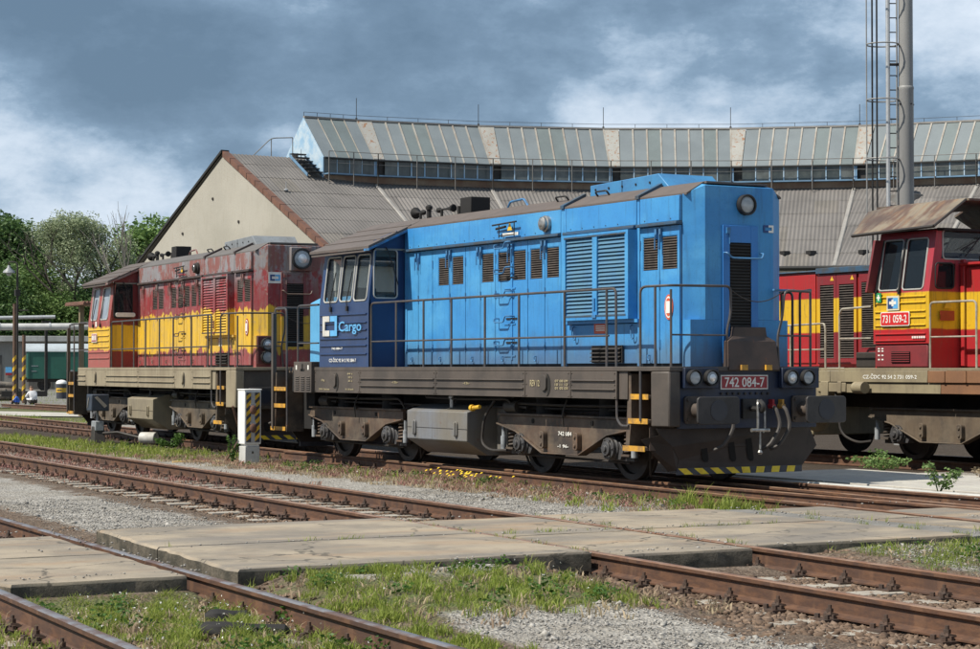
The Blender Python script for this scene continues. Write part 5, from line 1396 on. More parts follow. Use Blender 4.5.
# concrete walkway behind the blue engine, cracked into slabs, and far yard paths
pw = bpy.data.objects.new('walkway_path', None); COL.objects.link(pw); pw['kind'] = 'structure'
for i in range(8):
    x0 = 3.2 + i * 2.6
    b = MB(); b.box(x0, x0 + 2.57, 1.55, 2.78, -.05, .075 + random.uniform(-.004, .004)).box(x0, x0 + 2.57, 2.80, 4.18, -.05, .072 + random.uniform(-.004, .004)); b.obj('concrete_slab', M['path'], pw, bevel=.01)
b = MB(); b.box(3.4, 30, .86, .98, -.1, .10); cu_ = b.obj('kerb', M['curb'], pw, bevel=.015)
for nm, pts, m_ in (('yard_road', [(-150, 12.0), (-61, 5.0), (-59.5, 14.6), (-75, 22.0), (-150, 40)], 'asphalt'), ('yard_path', [(-58, 4.6), (-45.6, 4.6), (-38.5, 9.2), (-44, 10.4), (-52.6, 7.2)], 'path')):
    b = MB(); k = len(pts)
    b.add([(p[0], p[1], -.045) for p in pts], [tuple(range(k))]); b.obj(nm, M[m_], kind='structure', smooth=False)

# ------------------------------------------------------------------ loose stones
def stones(name, pts, size, mats, squash=.7, seed=1):
    """pts (n,3), size (n,): little angular blocks, each turned its own way"""
    r = np.random.default_rng(seed); n = len(pts)
    base = np.array([(-1, -1, -1), (1, -1, -1), (1, 1, -1), (-1, 1, -1), (-1, -1, 1), (1, -1, 1), (1, 1, 1), (-1, 1, 1)], float) * .5
    V = np.repeat(base[None], n, 0) * r.uniform(.45, 1.25, (n, 8, 1)) * r.uniform(.6, 1.3, (n, 1, 3))
    q = r.normal(size=(n, 4)); q /= np.linalg.norm(q, axis=1)[:, None]
    w, x, y, z = q.T
    Rm = np.stack([np.stack([1 - 2 * (y * y + z * z), 2 * (x * y - z * w), 2 * (x * z + y * w)], -1), np.stack([2 * (x * y + z * w), 1 - 2 * (x * x + z * z), 2 * (y * z - x * w)], -1), np.stack([2 * (x * z - y * w), 2 * (y * z + x * w), 1 - 2 * (x * x + y * y)], -1)], 1)
    V = np.einsum('nij,nkj->nki', Rm, V) * size[:, None, None]
    V[:, :, 2] *= squash
    V += pts[:, None, :]
    f = np.array([(0, 3, 2, 1), (4, 5, 6, 7), (0, 1, 5, 4), (1, 2, 6, 5), (2, 3, 7, 6), (3, 0, 4, 7)])
    Fc = (f[None] + (np.arange(n) * 8)[:, None, None]).reshape(-1, 4)
    return fast_mesh(name, V.reshape(-1, 3), Fc, mats, kind='stuff')
def stone_mat(name, c1, c2, c3):
    t = NT(name); g = t.n.new('ShaderNodeNewGeometry')
    c = t.mix(g.outputs['Random Per Island'], c1, c2)
    c = t.mix(t.step(t.noise(t.world(), 30, 3), .45, .7), c, c3)
    return t.done(c, .9, spec=.25)
M['stone_brown'] = stone_mat('brown_ballast', (0.075, 0.048, 0.033), (0.23, 0.165, 0.12), (0.12, 0.08, 0.055))
M['stone_grey'] = stone_mat('grey_gravel', (0.155, 0.147, 0.136), (0.42, 0.40, 0.37), (0.255, 0.243, 0.225))
def inslab(x, y):
    return (x > 10.0) & (x < 14.7) & (y < yc(TB, x) + .85) & (y > yc(TB, x) - .8) | (x > 10) & (x < 14.4) & (y > yc(TB, x) + .8) & (y < .8)
def scatter(n, x0, x1, y0, y1, keep, seed):
    r = np.random.default_rng(seed); x = x0 + (x1 - x0) * r.random(n); y = y0 + (y1 - y0) * r.random(n)
    k = keep(x, y) & ~inslab(x, y)
    return x[k], y[k]
x, y = scatter(150000, -6, 20.5, -14, -3, lambda x, y: (np.minimum(np.abs(y - yc(TA, x)), np.abs(y - yc(TB, x)) + np.where(x > 14.6, .5, 0)) < 1.45 + .55 * rng.random(len(x))) & (rng.random(len(x)) < np.clip((x + 8) / 22, .2, 1)) & ((np.abs((np.where(np.abs(y - yc(TA, x)) < 2, x + 22, x - 4) / .62 + .5) % 1 - .5) > .22) | (rng.random(len(x)) < .25) | (x > 14.6) & (y < -10)), 21)
sz = rng.uniform(.012, .042, len(x)) * (1 + .3 * (rng.random(len(x)) > .9))
x2, y2 = scatter(46000, 9, 20.5, -9.5, -4.2, lambda x, y: (np.abs(y - yc(TA, x)) < 1.25 + .75 * rng.random(len(x))) & ((x > 13.8) | (rng.random(len(x)) < .35)) & ((np.abs(((x + 22) / .62 + .5) % 1 - .5) > .20) | (rng.random(len(x)) < .35)), 27)
s2 = rng.uniform(.022, .058, len(x2)); x, y, sz = np.concatenate([x, x2]), np.concatenate([y, y2]), np.concatenate([sz, s2])
stones('track_ballast', np.stack([x, y, gz(x, y) - .018], -1), sz, M['stone_brown'], seed=5)
x, y = scatter(150000, 3, 20.5, -12, -1.2, lambda x, y: (np.minimum(np.abs(y - yc(TA, x)), np.abs(y - yc(TB, x))) > 1.62 + .3 * rng.random(len(x))) & ~((x > 14.7) & (x < 16.5) & (y > -10.3) & (y < -8.6)), 22)
sz = rng.uniform(.006, .017, len(x)) + .03 * (rng.random(len(x)) > .990)
stones('grey_gravel', np.stack([x, y, gz(x, y) + .022 * clumpy(x, y, 1.3, 3) + .012 * clumpy(x, y, .45, 4) + .003], -1), sz, M['stone_grey'], seed=6)
# ------------------------------------------------------------------ roundhouse
M['roof_sheet'] = weathered('old_fibre_cement', (0.158, 0.147, 0.139), (0.122, 0.114, 0.109), 0.05, (0.12, 0.09, 0.075), streak=0.45, streakcol=(0.10, 0.09, 0.085), rough=0.85, scale=.6, bump=.02)
M['roof_sheet_dark'] = weathered('mossy_fibre_cement', (0.165, 0.150, 0.136), (0.130, 0.120, 0.108), 0.1, (0.10, 0.09, 0.06), streak=0.5, streakcol=(0.085, 0.08, 0.07), rough=0.9, scale=.8, bump=.02)
M['roof_sheet_pale'] = weathered('newer_fibre_cement', (0.185, 0.172, 0.162), (0.18, 0.165, 0.155), 0.0, streak=0.3, streakcol=(0.12, 0.11, 0.10), rough=0.85, scale=.6, bump=.02)
M['gable_render'] = weathered('cream_render', (0.385, 0.365, 0.318), (0.325, 0.308, 0.266), 0.0, streak=0.42, streakcol=(0.27, 0.235, 0.18), rough=0.9, scale=.35, bump=.3)
M['verge'] = weathered('rusty_verge_tile', (0.165, 0.078, 0.052), (0.115, 0.060, 0.045), 0.1, rough=0.8, scale=3)
M['wired_glass'] = weathered('frosted_wired_glass', (0.19, 0.215, 0.225), (0.16, 0.182, 0.192), 0.0, streak=0.25, streakcol=(0.13, 0.15, 0.14), rough=0.35, scale=.7, bump=0)
M['wired_glass_dark'] = weathered('dirty_wired_glass', (0.165, 0.195, 0.195), (0.14, 0.165, 0.165), 0.0, streak=0.35, streakcol=(0.11, 0.12, 0.11), rough=0.4, scale=.9, bump=0)
M['dirty_glass_pale'] = weathered('dusty_window_glass', (0.13, 0.14, 0.135), (0.08, 0.09, 0.085), 0.0, streak=0.3, rough=0.3, scale=2.2, bump=0)
M['dirty_glass'] = weathered('sooty_window_glass', (0.045, 0.055, 0.055), (0.075, 0.085, 0.08), 0.0, streak=0.3, streakcol=(0.12, 0.11, 0.10), rough=0.2, scale=2.2, bump=0)
M['glazing_bar'] = weathered('pale_glazing_bar', (0.36, 0.34, 0.30), (0.28, 0.24, 0.20), 0.35, (0.25, 0.13, 0.07), rough=0.6, scale=2)
M['rust_panel'] = weathered('rusty_white_sheet', (0.32, 0.32, 0.30), (0.27, 0.26, 0.235), 0.68, (0.24, 0.115, 0.055), streak=0.4, streakcol=(0.26, 0.15, 0.07), rough=0.7, scale=.8)
M['blue_steel'] = weathered('light_blue_steel', (0.15, 0.28, 0.42), (0.13, 0.22, 0.33), 0.1, rough=0.5, scale=3)
M['blue_sheet'] = weathered('blue_white_sheet', (0.26, 0.42, 0.58), (0.44, 0.54, 0.62), 0.0, streak=0.15, rough=0.6, scale=2.4)
M['brown_board'] = weathered('rusty_brown_fascia', (0.19, 0.12, 0.085), (0.26, 0.21, 0.16), 0.35, streak=0.4, rough=0.8, scale=1.0)
M['valley'] = weathered('pale_valley_flashing', (0.29, 0.275, 0.255), (0.22, 0.21, 0.20), 0.1, rough=0.7, scale=2)
M['rail_grey'] = weathered('grey_railing', (0.17, 0.17, 0.165), (0.13, 0.12, 0.11), 0.15, rough=0.6, scale=4)
M['lintel'] = weathered('white_washed_lintel', (0.60, 0.59, 0.55), (0.5, 0.49, 0.45), 0.0, streak=0.2, rough=0.8, scale=1)
M['door_green'] = weathered('dull_door_paint', (0.10, 0.095, 0.085), (0.08, 0.075, 0.07), 0.1, rough=0.7, scale=2)

RC = Vector((-26.34, 23.81)); RI, RR, RO = 21.66, 30.0, 37.4
ZE, ZRG, ZLB, ZLT, LW = 6.0, 10.91, 10.16, 12.75, 1.81
TH0, TH1, TB0, DT = 3.341, 3.203, 3.116, -.198
RH = thing('roundhouse', 'curved engine shed with grey corrugated roof, cream gable and glazed lantern', 'engine shed', (RC.x, RC.y, 0))
def rp(r, t, z): return Vector((r * math.cos(t), r * math.sin(t), z))
segs = [(TH0, TB0)] + [(TB0 + DT * i, TB0 + DT * (i + 1)) for i in range(8)]
RG = RR - LW - .35           # where the near slope meets the lantern gantry
roof_parent = MB(); 
# solid deck under the sheets, far slope, walls
dk = MB()
for a, c in segs:
    dk.add([rp(RI, a, ZE - .12), rp(RI, c, ZE - .12), rp(RR, c, ZRG - .12), rp(RR, a, ZRG - .12)], [(0, 1, 2, 3)])
    dk.add([rp(RO, a, ZE), rp(RO, c, ZE), rp(RR, c, ZRG - .02), rp(RR, a, ZRG - .02)], [(3, 2, 1, 0)])
    dk.add([rp(RO - .3, a, -.2), rp(RO - .3, c, -.2), rp(RO - .3, c, ZE), rp(RO - .3, a, ZE)], [(3, 2, 1, 0)])
roof = dk.obj('roof', M['roof_sheet'], RH, smooth=False)
sheet_cache = {}
def corr_sheet(u0, u1, v0, v1, lo, hi):
    """corrugated sheet between clipped side lines lo(v), hi(v); local u along the eave, v up the slope"""
    b = MB(); n = max(2, int(round((u1 - u0) / .0885)))
    for i in range(n + 1):
        u = u0 + (u1 - u0) * i / n
        for v in (v0, v1):
            uu = min(max(u, lo(v)), hi(v))
            b.v.append((uu, v, (.016 if i % 2 else -.016) + (.0 if v == v0 else -.012)))
    for i in range(n): b.f.append((2 * i, 2 * i + 2, 2 * i + 3, 2 * i + 1)); b.m.append(0)
    return b
ROW = 1.27
for si, (a, c) in enumerate(segs):
    tm, hd = (a + c) / 2, abs(c - a) / 2
    ch = math.cos(hd); sh_ = math.sin(hd)
    # local frame: U along the chord (towards decreasing angle), V up the slope
    U = Vector((math.sin(tm), -math.cos(tm), 0))
    rad = Vector((math.cos(tm), math.sin(tm), 0))
    dr = (RR - RI) * ch; dz = ZRG - ZE; L = math.hypot(dr, dz)
    V = (rad * dr + Vector((0, 0, dz))) / L
    N = U.cross(V)
    if N.z < 0: N = -N
    O = rad * (RI * ch) + Vector((0, 0, ZE))
    W = lambda v: (RI + (RR - RI) * v / L) * sh_
    mat4 = Matrix(((U.x, V.x, N.x, O.x), (U.y, V.y, N.y, O.y), (U.z, V.z, N.z, O.z), (0, 0, 0, 1)))
    vtop = L if si == 0 else (RG - RI) / (RR - RI) * L + .25
    rows = int(math.ceil((vtop + .25) / ROW))
    for r_ in range(rows):
        v0, v1 = -.25 + r_ * ROW, min(-.25 + (r_ + 1) * ROW + .08, vtop)
        wmax = W(v1); wid = 1.062
        ks = -int(math.ceil(wmax / wid)); cols = -2 * ks
        for k in range(cols):
            u0 = (ks + k) * wid; u1 = u0 + wid
            if u1 < -W(v0) - .05 and u1 < -W(v1) - .05: continue
            if u0 > W(v0) and u0 > W(v1): continue
            inner = u0 > -W(v0) and u1 < W(v0) and abs((v1 - v0) - ROW - .08) < 1e-6
            if inner:
                key = random.choice((0, 0, 0, 0, 0, 1, 1, 2))
                if key not in sheet_cache: sheet_cache[key] = corr_sheet(0, wid, 0, ROW + .08, lambda v: -9, lambda v: 99).mesh('roof_sheet', (M['roof_sheet'], M['roof_sheet_dark'], M['roof_sheet_pale'])[key], False)
                me = sheet_cache[key]; off = Matrix.Translation((u0, v0, .03 + random.uniform(0, .008)))
            else:
                me = corr_sheet(u0, u1, v0, v1, lambda v: -W(v), lambda v: W(v)).mesh('roof_sheet', M['roof_sheet'], False); off = Matrix.Translation((0, 0, .03))
            o = link('roof_sheet', me, roof); o.matrix_local = mat4 @ off
    # flashing along the valley between two bays
    b = MB()
    for uu in (-.07, .07): pass
    e0, e1 = rp(RI - .2, c, ZE - .06), rp(RG, c, ZE + (ZRG - ZE) * (RG - RI) / (RR - RI) + .06)
    tv = Vector((-math.sin(c), math.cos(c), 0)) * .10; up = Vector((0, 0, .05))
    b.hexa([e0 - tv, e0 + tv, e1 + tv, e1 - tv, e0 - tv * .6 + up, e0 + tv * .6 + up, e1 + tv * .6 + up, e1 - tv * .6 + up]); b.obj('valley_flashing', M['valley'], roof)
    # gutter, lintel, wall with doorways under the eave
    b = MB()
    g0, g1 = rp(RI - .30, a, ZE - .13), rp(RI - .30, c, ZE - .13)
    b.tube([g0, g1], .085, 8); b.obj('gutter', M['rubber'], roof)
    b = MB()
    P4 = lambda r0, r1, z0, z1: [rp(r0, a, z0), rp(r0, c, z0), rp(r1, c, z0), rp(r1, a, z0), rp(r0, a, z1), rp(r0, c, z1), rp(r1, c, z1), rp(r1, a, z1)]
    b.hexa(P4(RI + .15, RI + .45, 4.75, ZE - .22)); wal = b.obj('lintel_wall', M['lintel'], RH)
    b = MB(); b.hexa(P4(RI + .30, RI + .40, -.2, 4.748)); b.obj('shed_door', M['door_green'], wal)
    b = MB(); w_ = .35 / RI; b.hexa([rp(RI + .1, c - w_, -.2), rp(RI + .1, c + w_, -.2), rp(RI + .5, c + w_, -.2), rp(RI + .5, c - w_, -.2), rp(RI + .1, c - w_, 4.745), rp(RI + .1, c + w_, 4.745), rp(RI + .5, c + w_, 4.745), rp(RI + .5, c - w_, 4.745)]); b.obj('pier', M['lintel'], wal)
    for f in (.25, .5, .75):                # small dark roof vents near the eave
        p = rp(RI + .75, a + (c - a) * f, ZE + .52); 
        if si > 3: b = MB(); b.box(p.x - .16, p.x + .16, p.y - .16, p.y + .16, p.z - .05, p.z + .13); b.obj('snow_guard', M['black'], roof)
# end gable with its verge
b = MB(); tE = TH0 - .002; nrm = Vector((-math.sin(tE), math.cos(tE), 0))
pts = [rp(RI + .2, tE, -.3), rp(RI + .2, tE, ZE - .05), rp(RR, tE, ZRG - .08), rp(RO - .25, tE, ZE - .05), rp(RO - .25, tE, -.3)]
b.add(pts + [p - nrm * .35 for p in pts], [(0, 1, 2, 3, 4), (9, 8, 7, 6, 5)] + [(i, (i + 1) % 5, 5 + (i + 1) % 5, 5 + i) for i in range(5)])
gab = b.obj('end_gable', M['gable_render'], RH, smooth=False)
nt = 14
for i in range(nt):                          # the verge is a row of rusty tiles
    f0, f1 = i / nt, (i + 1) / nt - .004
    A = rp(RI - .3, tE, ZE - .18).lerp(rp(RR, tE, ZRG + .03), f0); B = rp(RI - .3, tE, ZE - .18).lerp(rp(RR, tE, ZRG + .03), f1)
    o_, i_ = nrm * .07, -nrm * .24; up = Vector((0, 0, .09)); dn = Vector((0, 0, -.16))
    b = MB(); b.hexa([A + o_ + dn, B + o_ + dn, B + i_, A + i_, A + o_ + up, B + o_ + up, B + i_ + up, A + i_ + up]); b.obj('verge_tile', M['verge'], gab)
b = MB(); A, B = rp(RO + .2, tE, ZE - .1), rp(RR, tE, ZRG + .04)
b.hexa([A + nrm * .12, B + nrm * .12, B - nrm * .3, A - nrm * .3, A + nrm * .12 + Vector((0, 0, .12)), B + nrm * .12 + Vector((0, 0, .12)), B - nrm * .3 + Vector((0, 0, .12)), A - nrm * .3 + Vector((0, 0, .12))]); b.obj('verge_board', M['rubber'], gab)
for dr_, z in ((3.2, 7.6), (-1.2, 7.9), (-3.1, 7.0), (.8, 9.0)):
    p = rp(RR + dr_, tE, z) + nrm * .01; b = MB(); b.lathe(p, nrm, [(0, .07), (.03, .06), (.035, .01)], 8); b.obj('wall_tie', M['iron'], gab)

# lantern along the ridge
lan = MB()
for a, c in [(TH1, TB0)] + segs[1:]:
    for s in (-1, 1):
        r0 = RR + s * LW
        lan.add([rp(r0 - s * .06, a, ZLB - .5), rp(r0 - s * .06, c, ZLB - .5), rp(r0 - s * .06, c, ZLB + .72), rp(r0 - s * .06, a, ZLB + .72)], [(0, 1, 2, 3)])
        lan.add([rp(r0 - s * .06, a, ZLB + .70), rp(r0 - s * .06, c, ZLB + .70), rp(RR, c, ZLT - .06), rp(RR, a, ZLT - .06)], [(0, 1, 2, 3)])
lant = lan.obj('lantern', M['iron'], RH, smooth=False)
ZG = ZLB + .72
def bay(a, c):
    """point on the straight chord of a bay: f runs 0..1 from a to c"""
    def P(r, f, z): return rp(r, a, z).lerp(rp(r, c, z), f)
    return P
def lquad(b, P, r, f0, f1, z0, z1, d=.03):
    p = [P(r, f0, z0), P(r, f1, z0), P(r, f1, z1), P(r, f0, z1)]; q = [P(r + d, f0, z0), P(r + d, f1, z0), P(r + d, f1, z1), P(r + d, f0, z1)]
    b.hexa([p[0], p[1], q[1], q[0], p[3], p[2], q[2], q[3]])
for si, (a, c) in enumerate([(TH1, TB0)] + segs[1:]):
    P = bay(a, c); n = 4 if si == 0 else 8
    wf = .12 if si > 0 else 0                   # the rusty wedge sheet sits at the start of each bay
    lift = Vector((0, 0, .05))
    if si > 0:
        b = MB(); A = [P(RR - LW - .10, .004, ZG - .03), P(RR - LW - .10, wf * .72, ZG - .03), P(RR, wf, ZLT + .01), P(RR, .0, ZLT + .01)]
        b.hexa(A + [v + lift for v in A]); b.obj('rusty_panel', M['rust_panel'], lant)
        b = MB(); lquad(b, P, RR - LW - .10, .0, .022, ZLB - .02, ZG - .04); b.obj('corner_plate', M['blue_steel'], lant)
    g0 = wf * .72
    for k in range(n):
        u0, u1 = wf + (1 - wf) * k / n, wf + (1 - wf) * (k + 1) / n          # at the ridge
        d0, d1 = g0 + (1 - g0) * k / n, g0 + (1 - g0) * (k + 1) / n          # at the eave
        b = MB(); A = [P(RR - LW - .10, d0 + .004, ZG - .04), P(RR - LW - .10, d1 - .004, ZG - .04), P(RR, u1 - .004, ZLT), P(RR, u0 + .004, ZLT)]
        w_ = Vector((0, 0, random.uniform(.0, .012)))
        b.hexa([v + w_ for v in A] + [v + w_ + lift * .5 for v in A]); b.obj('roof_pane', M[random.choice(('wired_glass', 'wired_glass', 'wired_glass', 'wired_glass_dark'))], lant, smooth=False)
        b = MB(); A = [P(RR - LW - .12, d1 - .006, ZG - .06), P(RR - LW - .12, d1 + .006, ZG - .06), P(RR, u1 + .006, ZLT + .01), P(RR, u1 - .006, ZLT + .01)]
        b.hexa(A + [v + lift * 1.4 for v in A]); b.obj('glazing_bar', M['glazing_bar'], lant)
        b = MB(); lquad(b, P, RR - LW - .095, d0 + .004, d1 - .004, ZLB + .03, ZG - .10, .02); b.obj('window_pane', M[random.choice(('dirty_glass', 'dirty_glass', 'dirty_glass_pale'))], lant, smooth=False)
        b = MB(); lquad(b, P, RR - LW - .12, d1 - .004, d1 + .004, ZLB, ZG - .10, .05); b.obj('mullion', M['blue_sheet'], lant)
    b = MB(); lquad(b, P, RR - LW - .20, 0, 1, ZG - .10, ZG - .045, .10); b.obj('eave_strip', M['rubber'], lant)
    b = MB(); lquad(b, P, RR - LW - .48, 0, 1, ZLB - .075, ZLB - .015, .40); b.obj('gantry', M['blue_steel'], lant)
    b = MB(); lquad(b, P, RR - LW - .12, 0, 1, ZLB - .55, ZLB - .085, .05); b.obj('fascia', M['brown_board'], lant)
    b = MB(); lquad(b, P, RR - .07, 0, 1, ZLT + .01, ZLT + .09, .14); b.obj('ridge_cap', M['valley'], lant)
    rl = MB(); nr = 2 if si == 0 else 3
    for k in range(nr + 1): rl.tube([P(RR - LW - .52, k / nr, ZLB - .55), P(RR - LW - .52, k / nr, ZLB + .92)], .025, 6)
    for z in (ZLB + .92, ZLB + .42): rl.tube([P(RR - LW - .52, 0, z), P(RR - LW - .52, 1, z)], .018 if z > ZLB + .6 else .010, 6)
    rl.obj('railing', M['rail_grey'], lant)
    w_ = MB()
    for k in range(4): w_.tube([P(RR, k / 4, ZLT + .08), P(RR, k / 4, ZLT + .26)], .012, 5)
    w_.tube([P(RR, 0, ZLT + .26), P(RR, 1, ZLT + .26)], .010, 5); w_.obj('lightning_wire', M['iron'], lant)
    b = MB(); b.tube([rp(RR, c, ZLT), rp(RR, c, ZLT + 1.05)], .016, 5).cyl(rp(RR, c, ZLT + .05), rp(RR, c, ZLT + .15), .05, n=6); b.obj('lightning_rod', M['iron'], lant)
# lantern end wall, door, stair and railing on the ridge
b = MB(); t = TH1 + .0015; nn = Vector((-math.sin(t), math.cos(t), 0))
pe = [rp(RR - LW - .06, t, ZLB - .1), rp(RR - LW - .06, t, ZG - .02), rp(RR, t, ZLT), rp(RR + LW + .06, t, ZG - .02), rp(RR + LW + .06, t, ZLB - .1), rp(RR + LW, t, ZLB - .5), rp(RR - LW, t, ZLB - .5)]
b.add(pe + [p - nn * .05 for p in pe], [tuple(range(7)), tuple(range(13, 6, -1))] + [(i, (i + 1) % 7, 7 + (i + 1) % 7, 7 + i) for i in range(7)])
le = b.obj('lantern_end', M['blue_sheet'], lant, smooth=False)
b = MB(); A = [rp(RR + 1.0, t, ZLB + .3), rp(RR + .45, t, ZLB + .3), rp(RR + .45, t, ZLB + 1.05), rp(RR + 1.0, t, ZLB + 1.05)]; b.hexa([p + nn * .01 for p in A] + [p + nn * .03 for p in A]); b.obj('window_opening', M['dark'], le)
st = MB()
for k in range(6):
    f = k / 5; p = rp(RR - LW * .25 - 1.5 * f, TH1 + .018, ZRG + .12 - .9 * f)
    e = rp(1, TH1, 0); st.hexa([p + nn * .35 - e * .14, p + nn * .35 + e * .14, p - nn * .35 + e * .14, p - nn * .35 - e * .14] + [q + Vector((0, 0, .05)) for q in (p + nn * .35 - e * .14, p + nn * .35 + e * .14, p - nn * .35 + e * .14, p - nn * .35 - e * .14)])
st.obj('stair', M['iron'], lant)
b = MB()
for s in (.38, -.38):
    A = rp(RR - LW * .25, TH1 + .018, ZRG + .12) + nn * s; B = rp(RR - LW * .25 - 1.6, TH1 + .018, ZRG - .84) + nn * s; b.hexa([A - Vector((0, 0, .12)), B - Vector((0, 0, .12)), B - Vector((0, 0, .12)) + nn * .05, A - Vector((0, 0, .12)) + nn * .05, A, B, B + nn * .05, A + nn * .05])
b.obj('stair_stringer', M['blue_steel'], lant)
b = MB(); tt = TH1 + .085
b.tube(arc_path([rp(RR + .9, TH1 + .075, ZRG - .1), rp(RR + .5, TH1 + .045, ZRG + .9), rp(RR + .2, TH1 + .015, ZRG + .95)], .2), .025, 6)
b.tube([rp(RR + .5, TH1 + .045, ZRG - .2), rp(RR + .5, TH1 + .045, ZRG + .88)], .022, 6).tube([rp(RR + .2, TH1 + .015, ZRG), rp(RR + .2, TH1 + .015, ZRG + .95)], .022, 6)
b.obj('stair_railing', M['rail_grey'], lant)
# small things on the slope: rod holders, a chimney pot with its slab
for t, f in ((3.30, .62), (2.86, .86), (2.78, .9)):
    r_ = RI + (RR - RI) * f; z = ZE + (ZRG - ZE) * f
    b = MB(); b.tube([rp(r_, t, z), rp(r_, t, z + .5)], .015, 5).lathe(rp(r_, t, z + .12), (0, 0, 1), [(0, .10), (.05, .10), (.08, .04)], 10); b.obj('wire_holder', M['zinc'], roof)
tt = 2.235
b = MB(); p = rp(RR - LW - 1.3, tt, 9.2); b.box(p.x - .55, p.x + .55, p.y - .55, p.y + .55, p.z - .6, p.z + .12); cs = b.obj('chimney', M['rail_grey'], RH, bevel=.02)
b = MB(); b.lathe(p + Vector((0, 0, .12)), (0, 0, 1), [(0, .28), (.5, .28), (.52, .34), (.62, .34), (.63, .2)], 14); b.obj('chimney_pot', weathered('pink_clay', (0.34, 0.20, 0.17), (0.26, 0.15, 0.13), rough=.8), cs)
# ------------------------------------------------------------------ yard furniture
M['pipe_grey'] = weathered('scuffed_white', (0.48, 0.47, 0.44), (0.36, 0.35, 0.32), 0.2, rough=.6, scale=5)
# signal cabinet with hazard stripes
Pn = thing('trackside_cabinet', 'white trackside cabinet on a pedestal with black and yellow hazard stripes on its front', 'signal box', (-5.92, -2.02, -.21), R(-2))
Pn.scale = (.80, .82, 1.08)
b = MB(); b.box(-.20, .19, -.17, .17, 0, .42); b.obj('pedestal', M['curb'], Pn, bevel=.012)
b = MB(); b.box(-.215, .205, -.19, .19, .455, 1.34).box(-.18, .17, -.14, .16, .42, .455).box(-.23, .22, -.205, .205, 1.34, 1.36); cb = b.obj('cabinet', M['white'], Pn, bevel=.012)
b = MB(); b.box(.206, .214, -.17, .17, .48, 1.31); pl = b.obj('front_panel', M['zinc'], cb, bevel=.004)
for y0 in (-.155, .045):
    b = MB(); b.box(.2145, .218, y0, y0 + .11, .49, 1.30); hb = b.obj('hazard_strip', M['hazard_black'], pl)
    for k in range(6):
        z = .50 + k * .135; q = MB(); q.add([(.2195, y0, z), (.2195, y0 + .11, z + .075), (.2195, y0 + .11, min(z + .15, 1.30)), (.2195, y0, z + .07)], [(0, 1, 2, 3)]); q.obj('yellow_stripe', M['yellow'], hb, smooth=False)
for z in (1.02, .72):
    b = MB(); b.lathe((.215, .0, z), (1, 0, 0), [(0, .075), (.03, .075), (.05, .055), (.055, .02)], 16); b.obj('rusty_cover', M['verge'], pl)
    b = MB(); b.box(.215, .235, -.06, .06, z + .06, z + .10); b.obj('hasp', M['zinc'], pl)
b = MB(); b.lathe((.191, 0, .32), (1, 0, 0), [(0, .02), (.02, .02), (.025, .01)], 10); b.obj('bolt', M['iron'], Pn)
b = MB(); b.tube([(-6.52, -2.28, -.12), (-6.38, -1.98, .40), (-6.22, -2.22, .95)], .026, 6)
o = b.obj('leaning_bar', M['rail_steel']); o['label'] = 'rusty iron bar leaning against the white trackside cabinet'; o['category'] = 'iron bar'
b = MB(); b.box(-.06, .06, -.62, .62, -.03, .03); o = b.obj('timber_plank', weathered('ochre_plank', (0.52, 0.36, 0.13), (0.42, 0.29, 0.12), .1, rough=.8), bevel=.008)
o.location = (-6.85, -2.45, -.075); o.rotation_euler = (0, 0, R(-18)); o['label'] = 'ochre yellow plank lying on the gravel beside the white cabinet'; o['category'] = 'plank'
# point lever with its lantern and counterweight
Pn = thing('point_lever', 'switch stand with a dark blue lantern box carrying a yellow bar, beside the track', 'switch stand', (-16.2, -1.28, -.12), R(-6))
b = MB(); b.box(-.35, .35, -.22, .22, 0, .09).prism([(-.22, .09), (.22, .09), (.10, .46), (-.10, .46)], 'y', -.12, .12).box(-.05, .05, -.6, -.1, .02, .08); b.obj('stand', M['iron'], Pn, bevel=.012)
b = MB(); b.cyl((-.05, 0, .40), (-.05, 0, .82), .03, n=10).box(-.24, .16, -.10, .10, .36, .58); b.obj('lever_box', M['damper'], Pn, bevel=.02)
b = MB(); b.box(-.26, .22, -.20, .20, .80, 1.17); ln = b.obj('lantern', weathered('dark_blue_lantern', (0.035, 0.05, 0.075), (0.028, 0.035, 0.05), .1, rough=.5), Pn, bevel=.02)
b = MB(); b.hexa([(.225, -.13, 1.10), (.225, -.07, 1.13), (.225, .15, .92), (.225, .09, .87), (.235, -.13, 1.10), (.235, -.07, 1.13), (.235, .15, .92), (.235, .09, .87)]); b.obj('yellow_bar', M['glazing_bar'], ln)
b = MB(); b.hexa([(-.02, -.208, 1.08), (.04, -.208, 1.11), (-.10, -.208, .90), (-.15, -.208, .86), (-.02, -.218, 1.08), (.04, -.218, 1.11), (-.10, -.218, .90), (-.15, -.218, .86)]); b.obj('yellow_bar', M['glazing_bar'], ln)
b = MB(); b.tube([(.02, 0, .30), (.5, .32, .34), (.95, .75, .22)], .028, 8); lv = b.obj('lever', M['iron'], Pn)
b = MB(); b.lathe((.92, .72, .22), (.5, .5, 0), [(0, .07), (.03, .13), (.40, .13), (.43, .07)], 18); b.obj('counterweight', M['pipe_grey'], lv, bevel=.01)
b = MB(); b.tube([(-.1, .0, .08), (.1, 1.6, .06)], .022, 6); b.obj('point_rod', M['iron'], Pn)

